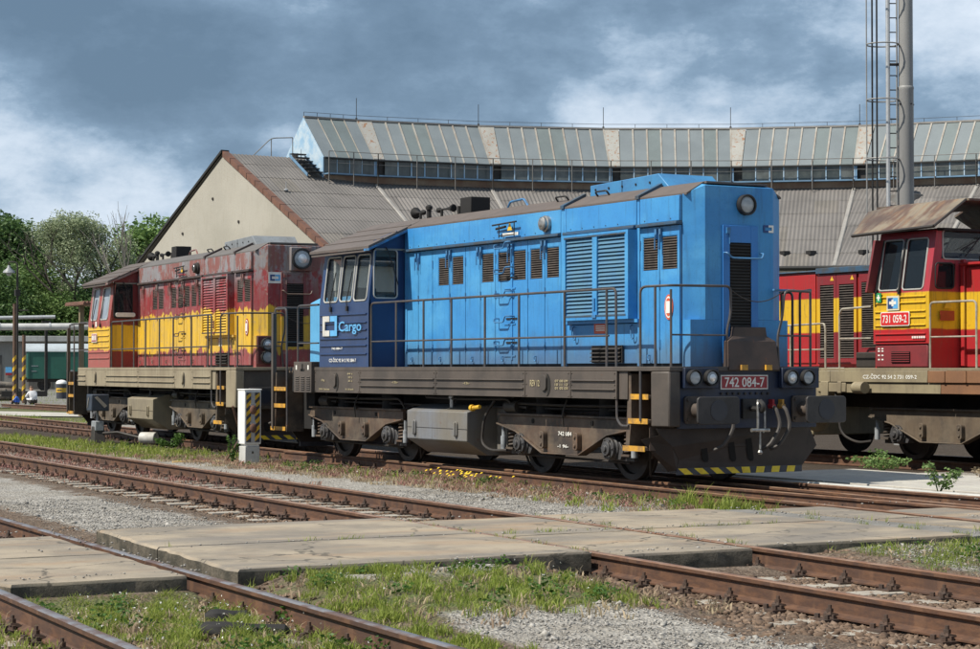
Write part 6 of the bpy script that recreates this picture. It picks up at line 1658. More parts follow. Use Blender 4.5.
# tall mast with ladder and safety cage
Pn = thing('mast', 'tall grey steel mast with a caged ladder, rising behind the right-hand locomotive', 'mast', (-7.62, 14.6, 0))
M['mast'] = weathered('grey_galvanised_mast', (0.26, 0.26, 0.255), (0.22, 0.22, 0.22), .04, streak=.2, rough=.55, scale=1.2)
b = MB(); b.lathe((0, 0, -.15), (0, 0, 1), [(0, .30), (.25, .30), (.26, .18), (8.02, .172), (8.06, .182), (8.10, .172), (8.11, .162), (15.5, .155)], 28); ms = b.obj('mast_tube', M['mast'], Pn)
vd = Vector((-.493, -.870, 0)); vf = Vector((.866, -.5, 0))     # ladder stands on the left of the mast as seen from the engines
b = MB()
for k in range(5): a = k * 1.2; b.cyl((.17 * math.cos(a), .17 * math.sin(a), 7.55), (.19 * math.cos(a), .19 * math.sin(a), 7.55), .02, n=6)
b.obj('bolts', M['black'], ms)
ld = MB(); p1 = vd * .40; p2 = vd * .20
ld.tube([(p1.x, p1.y, .2), (p1.x, p1.y, 15.4)], .048, 8); lad = ld.obj('ladder_rail', M['zinc'], Pn)
ld = MB(); ld.tube([(p2.x, p2.y, .2), (p2.x, p2.y, 15.4)], .02, 6); ld.obj('ladder_rail', M['mast'], Pn)
for k in range(46):
    z = .4 + k * .325; q = MB(); q.tube([(p1.x, p1.y, z), (p2.x, p2.y, z)], .014, 5); q.obj('rung', M['black'], lad)
for z in (3.5, 5.0, 6.32, 7.65, 8.9, 10.2, 11.5):
    q = MB(); c0 = vd * .52
    q.tube([c0 + vd * .36 * math.cos(R(a)) * 1.0 + vf * .34 * math.sin(R(a)) + Vector((0, 0, z)) for a in range(0, 360, 20)], .017, 5, closed=True); q.obj('cage_hoop', M['mast'], lad)
for a, m_ in ((150 - 150, 'mast'), (-60, 'black'), (60, 'black')):
    q = MB(); c = vd * .52 + vd * .36 * math.cos(R(a)) + vf * .34 * math.sin(R(a)); q.tube([(c.x, c.y, 2.6), (c.x, c.y, 15.4)], .022 if m_ == 'black' else .016, 5); q.obj('cage_bar', M[m_], lad)
for z in (5.2, 8.45): q = MB(); q.tube([vd * .40 + Vector((0, 0, z)), vd * .16 + Vector((0, 0, z))], .035, 6); q.obj('ladder_bracket', M['black'], lad)

# posts and lamp at the left, far off
def hazard_post(x, y, h, label):
    P = thing('warning_post', label, 'post', (x, y, -.15), 0, 'hazard striped posts')
    b = MB(); b.cyl((0, 0, 0), (0, 0, h), .085, n=12); pp = b.obj('post', weathered('rusty_pole', (0.13, 0.075, 0.05), (0.09, 0.055, 0.04), .3, rough=.7), P)
    for k in range(5):
        q = MB(); z = .3 + k * .46; n = 10
        lo = [(.09 * math.cos(R(36 * i)), .09 * math.sin(R(36 * i)), z + .10 * math.cos(R(36 * i - 60))) for i in range(n)]; hi = [(x_, y_, z_ + .2) for x_, y_, z_ in lo]
        q.add(lo + hi, [(i, (i + 1) % n, n + (i + 1) % n, n + i) for i in range(n)]); q.obj('yellow_band', M['yellow'], pp)
hazard_post(-70.8, 13.32, 4.9, 'taller rusty post with yellow hazard bands, left of the green wagon')
hazard_post(-70.7, 13.75, 3.4, 'shorter rusty post with yellow hazard bands, left of the green wagon')
Pn = thing('street_lamp', 'old yard lamp with a white bell shade on a thin dark pole at the left', 'lamp post', (-71.2, 13.57, -.15))
b = MB(); b.cyl((0, 0, 0), (0, 0, 6.6), .07, .05, 10).tube(arc_path([(0, 0, 6.5), (0, 0, 6.95), (-.2, -.36, 6.95), (-.2, -.36, 6.75)], .2), .035, 7).box(-.1, .1, -.12, .12, 5.3, 5.6).tube([(0, 0, 4.6), (.2, .5, 4.6)], .03, 6); po = b.obj('pole', M['iron'], Pn)
b = MB(); b.lathe((-.2, -.36, 6.78), (0, 0, -1), [(0, .06), (.12, .09), (.28, .27), (.36, .30), (.37, .27)], 18); b.obj('lamp_shade', M['damper'], po)
b = MB(); b.lathe((-.2, -.36, 6.42), (0, 0, -1), [(0, .14), (.1, .12), (.16, .03)], 14); b.obj('bulb_glass', M['lamp_glass'], po)
# marker pillar
Pn = thing('marker_pillar', 'stout black and yellow pillar with a white domed top standing in the grass', 'pillar', (-84.4, 20.1, -.12))
Pn.scale = (.95, .95, .62)
b = MB(); b.cyl((0, 0, .1), (0, 0, 1.45), .30, n=28); pc = b.obj('pillar', M['hazard_black'], Pn)
b = MB(); b.cyl((0, 0, .70), (0, 0, 1.08), .306, n=28); b.obj('yellow_band', M['yellow'], pc)
b = MB(); b.lathe((0, 0, 1.45), (0, 0, 1), [(0, .32), (.12, .32), (.24, .27), (.33, .17), (.37, .02)], 28); b.obj('dome', M['white'], pc)
b = MB(); b.lathe((0, 0, 0), (0, 0, 1), [(0, .6), (.1, .6), (.11, .3)], 24); b.obj('pillar_base', M['yellow'], pc)
for k in range(3): b = MB(); a = R(-66 + k * 20); b.box(-.04, .04, -.005, .005, -.06, .06); o = b.obj('print', M['hazard_black'], pc); o.location = (.31 * math.cos(a), .31 * math.sin(a), .89); o.rotation_euler = (0, 0, a + R(90))
# goods wagon
Pn = thing('goods_wagon', 'dark green covered goods wagon with a pale rounded roof, behind the pillar', 'wagon', (-128.0, 34.6, -.1), R(74.5))
M['wagon'] = weathered('green_wagon_paint', (0.022, 0.115, 0.085), (0.018, 0.095, 0.070), .04, streak=.25, rough=.5, scale=1.0)
b = MB(); b.box(-2.9, 6.5, -1.35, 1.35, .95, 3.05); bd = b.obj('body', M['wagon'], Pn, bevel=.02)
b = MB(); b.prism([(1.42, 3.02), (1.38, 3.16), (1.0, 3.48), (.4, 3.64), (-.4, 3.64), (-1.0, 3.48), (-1.38, 3.16), (-1.42, 3.02)], 'x', -3.0, 6.6); b.obj('roof', weathered('pale_wagon_roof', (0.42, 0.47, 0.50), (0.36, 0.40, 0.42), .05, rough=.5, scale=1), bd)
for x in (-2.85, -1.5, -.1, 1.3, 2.7, 4.1, 5.5, 6.4): b = MB(); b.box(x, x + .09, -1.41, -1.351, .95, 3.02); b.obj('rib', M['wagon'], bd)
b = MB(); b.box(1.45, 3.4, -1.44, -1.36, 1.0, 2.95); dr_ = b.obj('sliding_door', M['wagon'], bd, bevel=.02)
b = MB(); b.box(-.0, .55, -1.37, -1.352, 1.5, 1.62).box(-2.6, -2.1, -1.37, -1.352, 1.9, 1.96).box(-2.6, -2.2, -1.37, -1.352, 1.5, 1.56); b.obj('print', M['damper'], bd)
b = MB(); b.box(-2.9, 6.5, -1.0, 1.0, .7, .94).box(-3.4, -2.9, -.9, -.7, .85, 1.05).box(-3.4, -2.9, .7, .9, .85, 1.05); b.obj('underframe', M['iron'], Pn)
for x in (-1.6, 5.2):
    b = MB()
    for s in (-1, 1): b.lathe((x, s * .68, .50), (0, s, 0), [(0, .48), (.04, .46), (.14, .45), (.145, .36), (.10, .34)], 24)
    b.cyl((x, -1, .5), (x, 1, .5), .08); b.obj('wheelset', M['wheel'], Pn)
# low building, pipe, canopy
Pn = thing('low_building', 'long low grey yard building with a flat pale roof edge at the far left', 'building', (-137.5, 31.5, -.2), R(72))
b = MB(); b.box(-6, 7.5, -.0, 6, 0, 4.0); wl_ = b.obj('wall', weathered('grey_render', (0.26, 0.25, 0.225), (0.21, 0.20, 0.185), 0, streak=.3, rough=.9, scale=.6), Pn)
b = MB(); b.box(-6.3, 7.8, -.45, 6.3, 4.0, 4.45); b.obj('roof', weathered('pale_flat_roof', (0.42, 0.42, 0.41), (0.33, 0.33, 0.32), .1, rough=.8, scale=1), Pn, bevel=.03)
for x in (-4.5, -1.0, 3.0):
    b = MB(); b.box(x, x + 1.9, -.06, -.002, .1, 2.9); dd = b.obj('garage_door', M['door_green'], wl_, bevel=.02)
b = MB(); b.box(1.2, 1.7, -.05, -.002, 1.5, 1.95); sg = b.obj('notice_sign', M['sky_print'], wl_); b = MB(); b.box(1.2, 1.7, -.052, -.0505, 1.3, 1.49); b.obj('notice_sign', M['red_plate'], wl_)
M['pipe_white'] = weathered('dull_white_pipe', (0.52, 0.52, 0.51), (0.42, 0.42, 0.41), 0.0, streak=.2, rough=.6)
for sc_, lab, x0, y0, x1, y1, z, r_ in ((0, 'thick white insulated pipe carried high across the yard at the left', -102.0, 17.0, -97.0, 31.5, 4.2, .22), (1, 'thinner grey pipe running above the white one at the far left', -107.2, 18.5, -104.5, 26.2, 4.86, .12)):
    Pn = thing('overhead_pipe', lab, 'pipe', (0, 0, 0))
    b = MB(); b.tube([(x0, y0, z), (x0 + (x1 - x0) * .5, y0 + (y1 - y0) * .5, z + .05), (x1, y1, z + .14)], r_, 14); pp = b.obj('pipe', M['pipe_white'] if sc_ == 0 else M['zinc'], Pn)
    for f in (.1, .93):
        q = MB(); xx, yy = x0 + (x1 - x0) * f, y0 + (y1 - y0) * f; q.box(xx - .08, xx + .08, yy - .08, yy + .08, -.2, z - r_ + .02).box(xx - .12, xx + .12, yy - .3, yy + .3, z - r_ - .1, z - r_ + .01); q.obj('support', M['iron'], Pn)
    for f in (.3, .5, .7): q = MB(); a = Vector((x0, y0, z)).lerp(Vector((x1, y1, z + .14)), f); d = Vector((x1 - x0, y1 - y0, .14)).normalized(); q.cyl(a - d * .05, a + d * .05, r_ + .02, n=14); q.obj('pipe_joint', M['zinc'], pp)
Pn = thing('canopy', 'small flat rusty canopy on wooden posts beyond the red and yellow locomotive', 'shelter', (-42.4, 7.25, -.15))
b = MB(); b.box(-1.0, 1.0, -.40, .62, 3.98, 4.06); b.obj('roof', M['verge'], Pn, bevel=.01)
b = MB(); b.box(-.08, .08, -.2, -.05, 0, 3.98); b.obj('post', weathered('old_wood', (0.20, 0.16, 0.10), (0.15, 0.12, 0.08), 0, rough=.85), Pn)
b = MB()
for i in range(8): y = -.34 + i * .13; b.cyl((-1.02, y, 4.075), (1.02, y, 4.075), .035, n=6)
b.obj('roof_corrugation', M['verge'], Pn)
# log pile, each log a thing
logm = weathered('grey_log', (0.19, 0.165, 0.135), (0.12, 0.10, 0.085), 0, streak=.4, rough=.9, scale=2)
for i, (dx, dy, z, ln) in enumerate(((0, -.9, .08, 2.6), (.1, -.45, .10, 2.2), (.0, .05, .06, 2.8), (.2, .5, .08, 2.4), (.05, -.7, .40, 2.3), (.1, -.2, .42, 2.6), (0, .28, .38, 2.1), (.1, -.45, .70, 2.4), (.0, .02, .72, 1.9))):
    b = MB(); r_ = .16 + .02 * (i % 3); b.lathe((-ln / 2, 0, 0), (1, 0, 0), [(0, r_ * .92), (.02, r_), (ln * .5, r_ * 1.06), (ln - .02, r_ * .95), (ln, r_ * .88)], 10); o = b.obj('log', logm)
    o.location = (-78.9 + dx, 14.8 + dy, z + .05); o.rotation_euler = (R(7 * i), R((i % 3 - 1) * 3), R(70 + (i % 4) * 5))
    o['label'] = ('grey weathered log in the bottom layer of the pile at the far left', 'shorter grey log in the middle layer of the pile at the far left', 'topmost grey log on the pile at the far left')[0 if z < .3 else 1 if z < .6 else 2]; o['category'] = 'log'; o['group'] = 'logs in the pile at the far left, ' + ('bottom layer', 'middle layer', 'top layer')[0 if z < .3 else 1 if z < .6 else 2]
b = MB(); b.box(-1.15, 1.15, -.14, .14, -.02, .26); o = b.obj('timber_beam', M['soot_shade'], bevel=.01); o.location = (-76.6, 15.6, .22); o.rotation_euler = (0, 0, R(71)); o['label'] = 'long dark timber beam raised behind the sitting person'; o['category'] = 'beam'
b = MB(); b.box(-.14, .14, -.9, -.6, -.4, -.02); 
for i, (lab, x, y, l, a) in enumerate((('shorter rotten timber piece in the grass, nearer the concrete crossing', 16.02, -11.5, .30, 68), ('longer rotten timber piece in the grass, nearer the rail', 16.72, -11.68, .56, 62))):
    b = MB(); b.lathe((-l / 2, 0, 0), (1, 0, 0), [(0, .03), (.04, .06), (l * .3, .065), (l * .6, .055), (l - .03, .06), (l, .03)], 8); o = b.obj('timber_piece', M['soot_shade']); o.location = (x, y, .0); o.rotation_euler = (R(10), R(2), R(a)); o['label'] = lab; o['category'] = 'timber'
# seated person
def person(shirt=(0.74, 0.74, 0.76)):
    me = bpy.data.meshes.new('person')
    J = {'pel': ((0, 0, .22), .15), 'bel': ((.03, 0, .36), .145), 'che': ((.10, 0, .56), .16), 'nec': ((.17, 0, .70), .065), 'hd0': ((.21, 0, .78), .085), 'hd1': ((.23, 0, .88), .095), 'top': ((.22, 0, .95), .06),
         'sl': ((.12, .19, .62), .075), 'el': ((.30, .24, .42), .052), 'wl': ((.50, .14, .36), .038), 'hl': ((.58, .10, .35), .035),
         'sr': ((.12, -.19, .62), .075), 'er': ((.30, -.25, .40), .052), 'wr': ((.50, -.16, .34), .038), 'hr': ((.58, -.12, .33), .035),
         'kl': ((.42, .17, .42), .075), 'al': ((.46, .15, .08), .048), 'fl': ((.60, .16, .045), .04), 'kr': ((.44, -.17, .40), .075), 'ar': ((.48, -.15, .08), .048), 'fr': ((.62, -.16, .045), .04), 'tl': ((.06, .12, .18), .11), 'tr': ((.06, -.12, .18), .11)}
    E_ = [('pel', 'bel'), ('bel', 'che'), ('che', 'nec'), ('nec', 'hd0'), ('hd0', 'hd1'), ('hd1', 'top'), ('che', 'sl'), ('sl', 'el'), ('el', 'wl'), ('wl', 'hl'), ('che', 'sr'), ('sr', 'er'), ('er', 'wr'), ('wr', 'hr'), ('pel', 'tl'), ('tl', 'kl'), ('kl', 'al'), ('al', 'fl'), ('pel', 'tr'), ('tr', 'kr'), ('kr', 'ar'), ('ar', 'fr')]
    nm = list(J)
    me.from_pydata([J[k][0] for k in nm], [(nm.index(a), nm.index(c)) for a, c in E_], [])
    ob = bpy.data.objects.new('person', me); COL.objects.link(ob)
    md = ob.modifiers.new('skin', 'SKIN'); ob.modifiers.new('sub', 'SUBSURF').levels = 2
    for i, k in enumerate(nm):
        me.skin_vertices[0].data[i].radius = (J[k][1], J[k][1])
    me.skin_vertices[0].data[0].use_root = True
    dg = bpy.context.evaluated_depsgraph_get(); m2 = bpy.data.meshes.new_from_object(ob.evaluated_get(dg)); bpy.data.objects.remove(ob)
    m2.name = 'person'
    for c_ in ('skin', 'shirt', 'trousers', 'hair'):
        m2.materials.append(plain('person_' + c_, {'skin': (0.45, 0.25, 0.17), 'shirt': shirt, 'trousers': (0.045, 0.04, 0.035), 'hair': (0.10, 0.06, 0.04)}[c_], .7))
    for p in m2.polygons:
        c = p.center; p.use_smooth = True
        p.material_index = 3 if (c.z > .86 and c.x < .28) or (c.z > .93) else 0 if (c.z > .71 or (c.x > .40 and c.z > .30 and abs(c.y) < .24 and c.z < .39 and (c - Vector((.55, math.copysign(.12, c.y), .34))).length < .14)) else 1 if (c.z > .30 and c.x < .28) or (c.z > .44 and abs(c.y) > .2) else 2
    return m2
o = link('person', person(), None, (-67.0, 13.1, -.12), (0, 0, R(-165))); o['label'] = 'person in a white shirt and dark trousers sitting on the ground near the log pile'; o['category'] = 'person'
o = link('person', person((0.03, 0.12, 0.5)), None, (-66.9, 12.35, -.13), (0, 0, R(-120))); o.scale = (.66, .66, .66); o['label'] = 'smaller person in blue crouching beside the one in white'; o['category'] = 'person'
# ------------------------------------------------------------------ trees
def leaf_cloud(clusters, n, size, seed, flat=.5, droop=0.0):
    """clusters: (centre, radii); leaves lie mostly on the outer shell of each clump"""
    r = np.random.default_rng(seed)
    w = np.array([c[1][0] * c[1][1] * c[1][2] for c in clusters]) ** .62; w /= w.sum()
    ids = r.choice(len(clusters), n, p=w)
    C = np.array([c[0] for c in clusters])[ids]; Rd = np.array([c[1] for c in clusters])[ids]
    d = r.normal(size=(n, 3)); d /= np.linalg.norm(d, axis=1)[:, None]
    rad = r.random(n) ** .42
    p = C + d * Rd * rad[:, None]
    s = size * r.uniform(.6, 1.35, n)
    a = r.normal(size=(n, 3)); a[:, 2] *= flat; a /= np.linalg.norm(a, axis=1)[:, None]
    b = np.cross(a, r.normal(size=(n, 3))); b /= np.linalg.norm(b, axis=1)[:, None]
    a = a * s[:, None]; b = b * (s * .55)[:, None]
    p[:, 2] -= droop * r.random(n)
    V = np.stack([p - a, p + b, p + a, p - b], 1).reshape(-1, 3)
    F = np.arange(4 * n).reshape(n, 4)
    return V, F
def limb_tree(b, p, d, ln, r, lev, tips, rnd, spread=.6, up=.25):
    pts = [Vector(p)]; dd = Vector(d).normalized(); n = 4
    for i in range(n):
        dd = (dd + Vector((rnd.uniform(-.16, .16), rnd.uniform(-.16, .16), rnd.uniform(-.05, .12)))).normalized(); pts.append(pts[-1] + dd * ln / n)
    b.tube(pts, [r * (1 - .5 * i / n) for i in range(n + 1)], 7 if lev > 1 else 5)
    if lev == 0: tips.append(pts[-1]); return
    k = 3 if lev > 1 else 3
    for j in range(k):
        t = .55 + .45 * (j + 1) / k; q = pts[-1].lerp(pts[1], 1 - t) if j < k - 1 else pts[-1]
        a = 2 * math.pi * (j / k) + rnd.uniform(-.5, .5)
        side = Vector((math.cos(a), math.sin(a), 0))
        limb_tree(b, q, dd * (1 - spread * .5) + side * spread + Vector((0, 0, up)), ln * rnd.uniform(.55, .75), r * .52, lev - 1, tips, rnd, spread, up)
    tips.append(pts[-1])
def tree(label, x, y, h, w, leaf, n, size, seed, trunk_h=.3, clump=.3, lev=3, spread=.6, bare=False, name='broadleaf_tree', low=0.0, flat=.5, group=None, bark=None):
    rnd = random.Random(seed)
    T = thing(name, label, 'tree', (x, y, -.2), 0, group or 'trees behind the yard')
    b = MB(); tips = []
    b.tube([(0, 0, 0), (rnd.uniform(-.2, .2), rnd.uniform(-.2, .2), h * trunk_h * .5), (rnd.uniform(-.3, .3), rnd.uniform(-.3, .3), h * trunk_h)], [h * .026 * (.45 if bare else 1), h * .02 * (.45 if bare else 1), h * .017 * (.45 if bare else 1)], 9)
    for k in range(4):
        a = k * 1.57 + rnd.uniform(-.4, .4)
        limb_tree(b, (rnd.uniform(-.2, .2), rnd.uniform(-.2, .2), h * trunk_h * rnd.uniform(.8, 1.0)), (math.cos(a) * spread, math.sin(a) * spread, 1), h * .30, h * (.006 if bare else .012), lev, tips, rnd, spread)
    b.obj('trunk', bark or M['bark'], T)
    if bare: return T
    mx = max(math.hypot(t.x, t.y) for t in tips); mz = max(t.z for t in tips)
    cl = []
    for t in tips:
        q = Vector((t.x * (w * .5) / mx * .88, t.y * (w * .5) / mx * .88, t.z * (h * .93) / mz))
        s = h * clump * rnd.uniform(.22, .42)
        cl.append((tuple(q), (s, s, s * .72)))
    for k in range(int(len(tips) * low)):
        a, rr = rnd.uniform(0, 6.28), w * .5 * rnd.uniform(.3, 1); cl.append(((rr * math.cos(a), rr * math.sin(a), h * rnd.uniform(.1, .6)), (h * clump * .34,) * 2 + (h * clump * .26,)))
    V, F = leaf_cloud(cl, n, size, seed, flat)
    fast_mesh('crown', V, F, leaf, T)
    return T
M['leaf_dark'] = leaf_material('dark_green_leaves', (0.070, 0.13, 0.042), (0.118, 0.19, 0.064), (0.085, 0.15, 0.048))
M['leaf_mid'] = leaf_material('mid_green_leaves', (0.10, 0.17, 0.05), (0.165, 0.245, 0.08), (0.125, 0.195, 0.06))
M['leaf_silver'] = leaf_material('silver_willow_leaves', (0.23, 0.285, 0.165), (0.38, 0.42, 0.28), (0.27, 0.325, 0.19))
M['leaf_light'] = leaf_material('light_green_leaves', (0.12, 0.205, 0.06), (0.19, 0.285, 0.095), (0.14, 0.235, 0.07))
tree('dark green leafy tree at the far left edge, taller than its neighbours', -177.2, 45.1, 17.8, 11, M['leaf_dark'], 26000, .22, 3, .22, .38, 3, .55, low=.5)
tree('silvery willow with open crown and dark bending limbs, left of the engine shed gable', -161.0, 46.6, 17.2, 9.5, M['leaf_silver'], 24000, .105, 8, .34, .19, 3, .62, name='willow_tree', bark=plain('dark_bark', (0.05, 0.043, 0.036), .9))
tree('second silvery willow, smaller, between the big willow and the bare tree', -164.7, 51.2, 15.4, 6.5, M['leaf_silver'], 13000, .105, 15, .3, .20, 3, .55, name='willow_tree', low=.3)
tree('bright green tree rising just left of the cream gable', -172.5, 58.6, 17.8, 9.0, M['leaf_light'], 16000, .24, 12, .2, .36, 3, .5, low=.5)
tree('bare dead tree with thin pale twigs, left of the cream gable', -140.6, 44.2, 15.0, 3, None, 0, 0, 23, .45, .2, 2, .22, bare=True, name='dead_tree', bark=plain('pale_dead_bark', (0.22, 0.20, 0.18), .9))
for i, (lab, x, y, h, w, lf, sd) in enumerate((
        ('mid green bushy tree in front of the dark tree at the left', -166.9, 44.6, 12.4, 8.5, 'leaf_mid', 31), ('low dark green bushy tree behind the lamp post', -162.9, 40.5, 9.6, 8, 'leaf_dark', 32),
        ('fresh green bushy tree above the green wagon', -161.4, 45.2, 9.2, 8, 'leaf_mid', 33), ('dark bushy tree behind the cab of the red and yellow locomotive', -160.6, 47.8, 9.7, 8, 'leaf_dark', 34),
        ('light green bushy tree at the foot of the bare tree', -164.5, 51.7, 12.1, 8, 'leaf_mid', 35), ('dull green bushy tree left of the gable foot', -173.3, 56.9, 12.0, 9, 'leaf_light', 36),
        ('dark rounded tree filling the gap behind the willow', -190.0, 54.3, 12.4, 11, 'leaf_dark', 37), ('dark tree beyond the left edge', -163.5, 38.5, 12.8, 10, 'leaf_dark', 38))):
    tree(lab, x, y, h, w, M[lf], 11000 if i < 6 else 9000, .17, sd, .12, .44, 2, .7, low=1.4, group='bushy trees behind the yard')

for i in range(9):
    tree('broad tree in the row that carries on past the left edge', -158 - 9 * (i % 3) - random.uniform(0, 6), 29 - i * 6.2, 11 + 4 * ((i * 7) % 5) / 4, 9.5, M[('leaf_dark', 'leaf_mid', 'leaf_mid', 'leaf_light')[i % 4]], 6500, .26, 60 + i, .15, .42, 2, .65, low=1.3, group='row of trees past the left edge')

# ------------------------------------------------------------------ grass and weeds (uncountable)
def blades(name, x, y, z, hgt, wid, mat, seed, lean=.5, segs=2):
    r = np.random.default_rng(seed); n = len(x)
    a = r.uniform(0, 6.283, n); ca, sa = np.cos(a), np.sin(a)
    ln = hgt * lean * r.uniform(.2, 1.2, n); la = r.uniform(0, 6.283, n)
    tx, ty = np.cos(la) * ln, np.sin(la) * ln
    P0 = np.stack([x, y, z], -1); W = np.stack([ca * wid, sa * wid, 0 * wid], -1)
    M1 = P0 + np.stack([tx * .35, ty * .35, hgt * .6], -1); T_ = P0 + np.stack([tx, ty, hgt * (1 - .25 * lean)], -1)
    V = np.stack([P0 - W, P0 + W, M1 + W * .75, M1 - W * .75, T_ + W * .12, T_ - W * .12], 1).reshape(-1, 3)
    b = (np.arange(n) * 6)[:, None]
    F = np.concatenate([b + np.array([[0, 1, 2, 3]]), b + np.array([[3, 2, 4, 5]])], 0)
    return fast_mesh(name, V, F, mat, kind='stuff')
M['grass'] = leaf_material('grass_green', (0.20, 0.275, 0.045), (0.36, 0.40, 0.095), (0.26, 0.31, 0.07), .5, .45)
M['grass_dry'] = leaf_material('dry_grass', (0.34, 0.28, 0.17), (0.47, 0.38, 0.26), (0.33, 0.24, 0.17), .7, .3)
M['weed_pink'] = leaf_material('reddish_weeds', (0.26, 0.12, 0.11), (0.37, 0.21, 0.175), (0.28, 0.17, 0.12), .7, .25)
M['weed_green'] = leaf_material('weed_green', (0.045, 0.105, 0.02), (0.09, 0.17, 0.032), (0.06, 0.12, 0.022), .5, .3)
def patch(n, x0, x1, y0, y1, thr, s, seed, cond=None, fade=.25):
    r = np.random.default_rng(seed); x = x0 + (x1 - x0) * r.random(n); y = y0 + (y1 - y0) * r.random(n)
    m = clumpy(x, y, s, seed + 100) + r.uniform(-fade, fade, n)
    ex = np.minimum(np.minimum(x - x0, x1 - x) / (.18 * (x1 - x0)), np.minimum(y - y0, y1 - y) / (.18 * (y1 - y0)))
    k = (m > thr + np.clip(1 - ex, 0, 1) * .7) & ~inslab(x, y)
    rr = np.minimum.reduce([np.abs(np.abs(y - yc(TA, x)) - .752), np.abs(np.abs(y - yc(TB, x)) - .775)])
    k &= rr > .06
    if cond is not None: k &= cond(x, y)
    return x[k], y[k]
def grass(name, args, h0, h1, mat, seed, wid=.0042, lean=.55, cond=None):
    xs_, ys_ = [], []
    for i, a in enumerate(args):
        x, y = patch(*a, seed + i, cond); xs_.append(x); ys_.append(y)
    x, y = np.concatenate(xs_), np.concatenate(ys_); r = np.random.default_rng(seed)
    hh = r.uniform(h0, h1, len(x)) * (.75 + .5 * np.clip(clumpy(x, y, .5, seed), -.5, 1))
    return blades(name, x, y, gz(x, y) + .005, hh, wid * r.uniform(.7, 1.4, len(x)), mat, seed, lean)
grass('grass', [(34000, 14.6, 19.5, -12.6, -11.1, -.1, .45), (20000, 14.9, 20, -15, -12.6, -.05, .5), (17000, 15.2, 20, -11.2, -10.5, .15, .6), (20000, 14.5, 16.9, -10.9, -8.3, .05, .6), (24000, 12.6, 19, -5.5, -1.6, -.05, .6),
               (3500, 9.2, 10.1, -3.0, -1.9, .1, .4), (5000, 14.55, 15.1, -12.6, -11.2, -.6, .6), (4000, 14.3, 14.8, -10.6, -9.2, .1, .5)], .025, .12, M['grass'], 201, .0036, .6)
grass('grass', [(20000, -24, -7, -3.3, -.8, .1, .9), (3500, -7, 6, -2.8, -1.1, .5, .9), (2500, 5, 9.5, -3.6, -1.6, .45, .7), (9000, -60, -34, 2.2, 5.6, -.1, 4), (30000, -130, -50, 9, 36, -.2, 8)], .05, .18, M['grass'], 231, .009, .55)
grass('dry_grass', [(30000, -12, 9.8, -3.2, -1.2, -.2, 1.1), (6000, -24, -8, -3.4, -1, -.1, 1.2), (4500, 14.6, 17.2, -10.9, -8.0, -.05, .6), (7000, 14.6, 19.5, -12.6, -11.1, -.1, .8), (5000, 12.8, 19, -5.4, -1.8, -.1, .8), (6000, 14.6, 19, -15, -11, -.1, .7), (2500, 4, 10.5, .70, .95, -.3, .6)], .025, .105, M['grass_dry'], 261, .0055, .8)
grass('reddish_weeds', [(20000, -10, 9.8, -2.9, -1.2, -.1, .8), (20000, -14, 2, -7.0, -3.8, .05, 1.0), (3500, 9.2, 14, .66, 1.0, -.3, .6), (2000, 10, 15, .9, 1.5, .0, .6), (3000, 4, 10.2, .72, .92, -.3, .5)], .03, .10, M['weed_pink'], 281, .008, .8)
# leafy weeds and small plants, each one countable
def weed(label, x, y, z, h, w, n, mat, seed, stems=5):
    P = thing('weed', label, 'plant', (x, y, z), 0, 'weeds in the yard')
    r = random.Random(seed); b = MB(); tips = []
    for k in range(stems):
        a = r.uniform(0, 6.28); t = Vector((math.cos(a) * w * r.uniform(.2, .55), math.sin(a) * w * r.uniform(.2, .55), h * r.uniform(.6, 1))); b.tube([(0, 0, 0), t * .5 + Vector((0, 0, h * .12)), t], [.008, .006, .003], 5); tips.append(t)
    b.obj('stem', M['weed_green'], P)
    cl = [(tuple(t * f), (w * .2, w * .2, h * .14)) for t in tips for f in (.45, .75, 1.0)]
    V, F = leaf_cloud(cl, n * 2, .026, seed, .4); fast_mesh('foliage', V, F, mat, P)
for a in (('leafy green weed on the path edge, tallest of the weeds at the right', 8.75, .98, .05, .40, .46, 190, 'leaf_mid', 1), ('broad green weed in the shade under the right-hand locomotive', 3.4, 4.6, .03, .30, 1.0, 420, 'leaf_light', 2),
          ('low green weed at the right edge of the picture, by the white gravel', 7.6, 3.9, .05, .35, .6, 260, 'weed_green', 3), ('bushy weed under the red and yellow locomotive, right of the point lever', -12.5, -1.0, -.08, .34, .65, 300, 'weed_green', 4),
          ('small dull weed beside the tallest weed at the right', 9.75, 1.0, .05, .36, .45, 240, 'grass_dry', 5), ('small weed by the foot of the white cabinet', -6.15, -2.25, -.12, .55, .2, 90, 'weed_green', 6)):
    weed(a[0], a[1], a[2], a[3], a[4], a[5], a[6], M[a[7]], a[8])
grass('tall_grass', [(2200, 8.3, 9.35, -2.55, -1.85, .0, .5), (900, 7.2, 8.0, -2.3, -1.8, .2, .4)], .14, .30, M['grass'], 301, .006, .45)
# dandelions
r = np.random.default_rng(5); n = 34; x = r.normal(1.3, .75, n); y = r.normal(-1.55, .16, n); z = gz(x, y) + r.uniform(.08, .16, n)
V = []; F = []
for i in range(n):
    for k in range(6): a = k * 1.047; V.append((x[i] + .028 * math.cos(a), y[i] + .028 * math.sin(a) * .9, z[i] + .012 * math.sin(a + .7)))
    V.append((x[i], y[i] - .004, z[i] + .016)); q = i * 7
    F += [(q + k, q + (k + 1) % 6, q + 6) for k in range(6)]
fast_mesh('dandelions', np.array(V), np.array(F), plain('dandelion_yellow', (0.75, 0.52, 0.02), .7), kind='stuff')

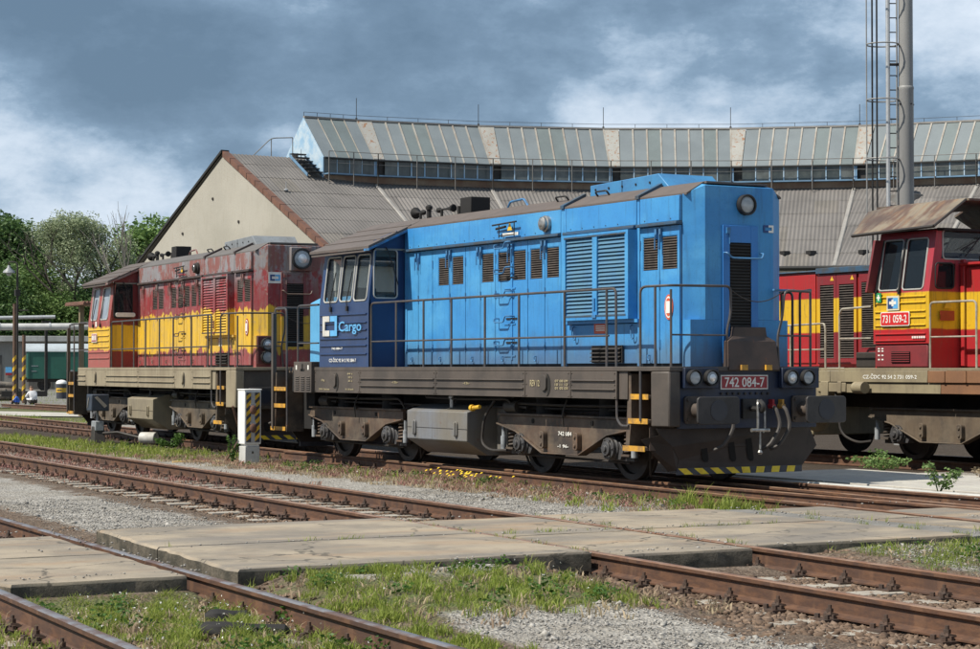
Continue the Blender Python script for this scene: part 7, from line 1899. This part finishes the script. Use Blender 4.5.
# broad-leaved ground weeds, small white flowers, grit and weeds caught in the slab joints
r = np.random.default_rng(77); cl = []
for x0, x1, y0, y1, n in ((14.8, 18.5, -12.5, -11.2, 34), (14.6, 16.6, -10.6, -8.6, 22), (13, 17, -5.2, -2.4, 20), (-20, -8, -3, -1, 40), (-6, 9.5, -2.6, -1.3, 60), (9.5, 14, .66, .9, 10)):
    for i in range(n):
        x, y = r.uniform(x0, x1), r.uniform(y0, y1); s = r.uniform(.04, .13); cl.append(((x, y, float(gz(x, y)) + s * .5), (s, s, s * .55)))
V, F = leaf_cloud(cl, 6500, .018, 78, .35); fast_mesh('ground_weeds', V, F, M['weed_green'], kind='stuff')
x = np.concatenate([r.uniform(14.7, 18.5, 110), r.uniform(14.6, 16.6, 25), r.uniform(-14, 9, 60)]); y = np.concatenate([r.uniform(-12.6, -11.1, 110), r.uniform(-10.6, -8.4, 25), r.uniform(-2.8, -1.3, 60)])
V, F = leaf_cloud([((a, b_, float(gz(a, b_)) + r.uniform(.05, .13)), (.01, .01, .006)) for a, b_ in zip(x, y)], 600, .006, 79, 2.0); fast_mesh('white_flowers', V, F, M['letter_white'], kind='stuff')
n = 5200; x = r.uniform(10.0, 14.6, n); y = r.uniform(-12.6, .8, n)
onA = np.minimum.reduce([np.abs(np.abs(y - yc(TA, x)) - .80), np.abs(np.abs(y - yc(TB, x)) - .83), np.abs(x - 12.2) * 1.3, np.abs(x - 14.35) * 1.2, np.abs(x - 10.1) * 1.2, np.abs(y + 3.2) * .7])
k = (onA < np.abs(r.normal(0, .10, n))) & inslab(x, y); x, y = x[k], y[k]
stones('slab_grit', np.stack([x, y, zrail(y) + .004], -1), r.uniform(.006, .022, len(x)), M['stone_grey'], .6, 80)
n = 2600; x = np.concatenate([12.2 + r.normal(0, .015, 900), r.uniform(10.2, 14.3, 1700)]); y = np.concatenate([r.uniform(-10.6, -3.6, 900), np.zeros(1700)])
y[900:] = np.where(r.random(1700) < .5, yc(TA, x[900:]) + np.where(r.random(1700) < .5, .81, -.83), np.where(r.random(1700) < .6, -3.53, -2.95)) + r.normal(0, .012, 1700)
k = clumpy(x, y, .7, 400) > .25; x, y = x[k], y[k]
blades('joint_grass', x, y, zrail(y) - .02, r.uniform(.03, .09, len(x)), .003 * np.ones(len(x)), M['grass'], 81, .7)
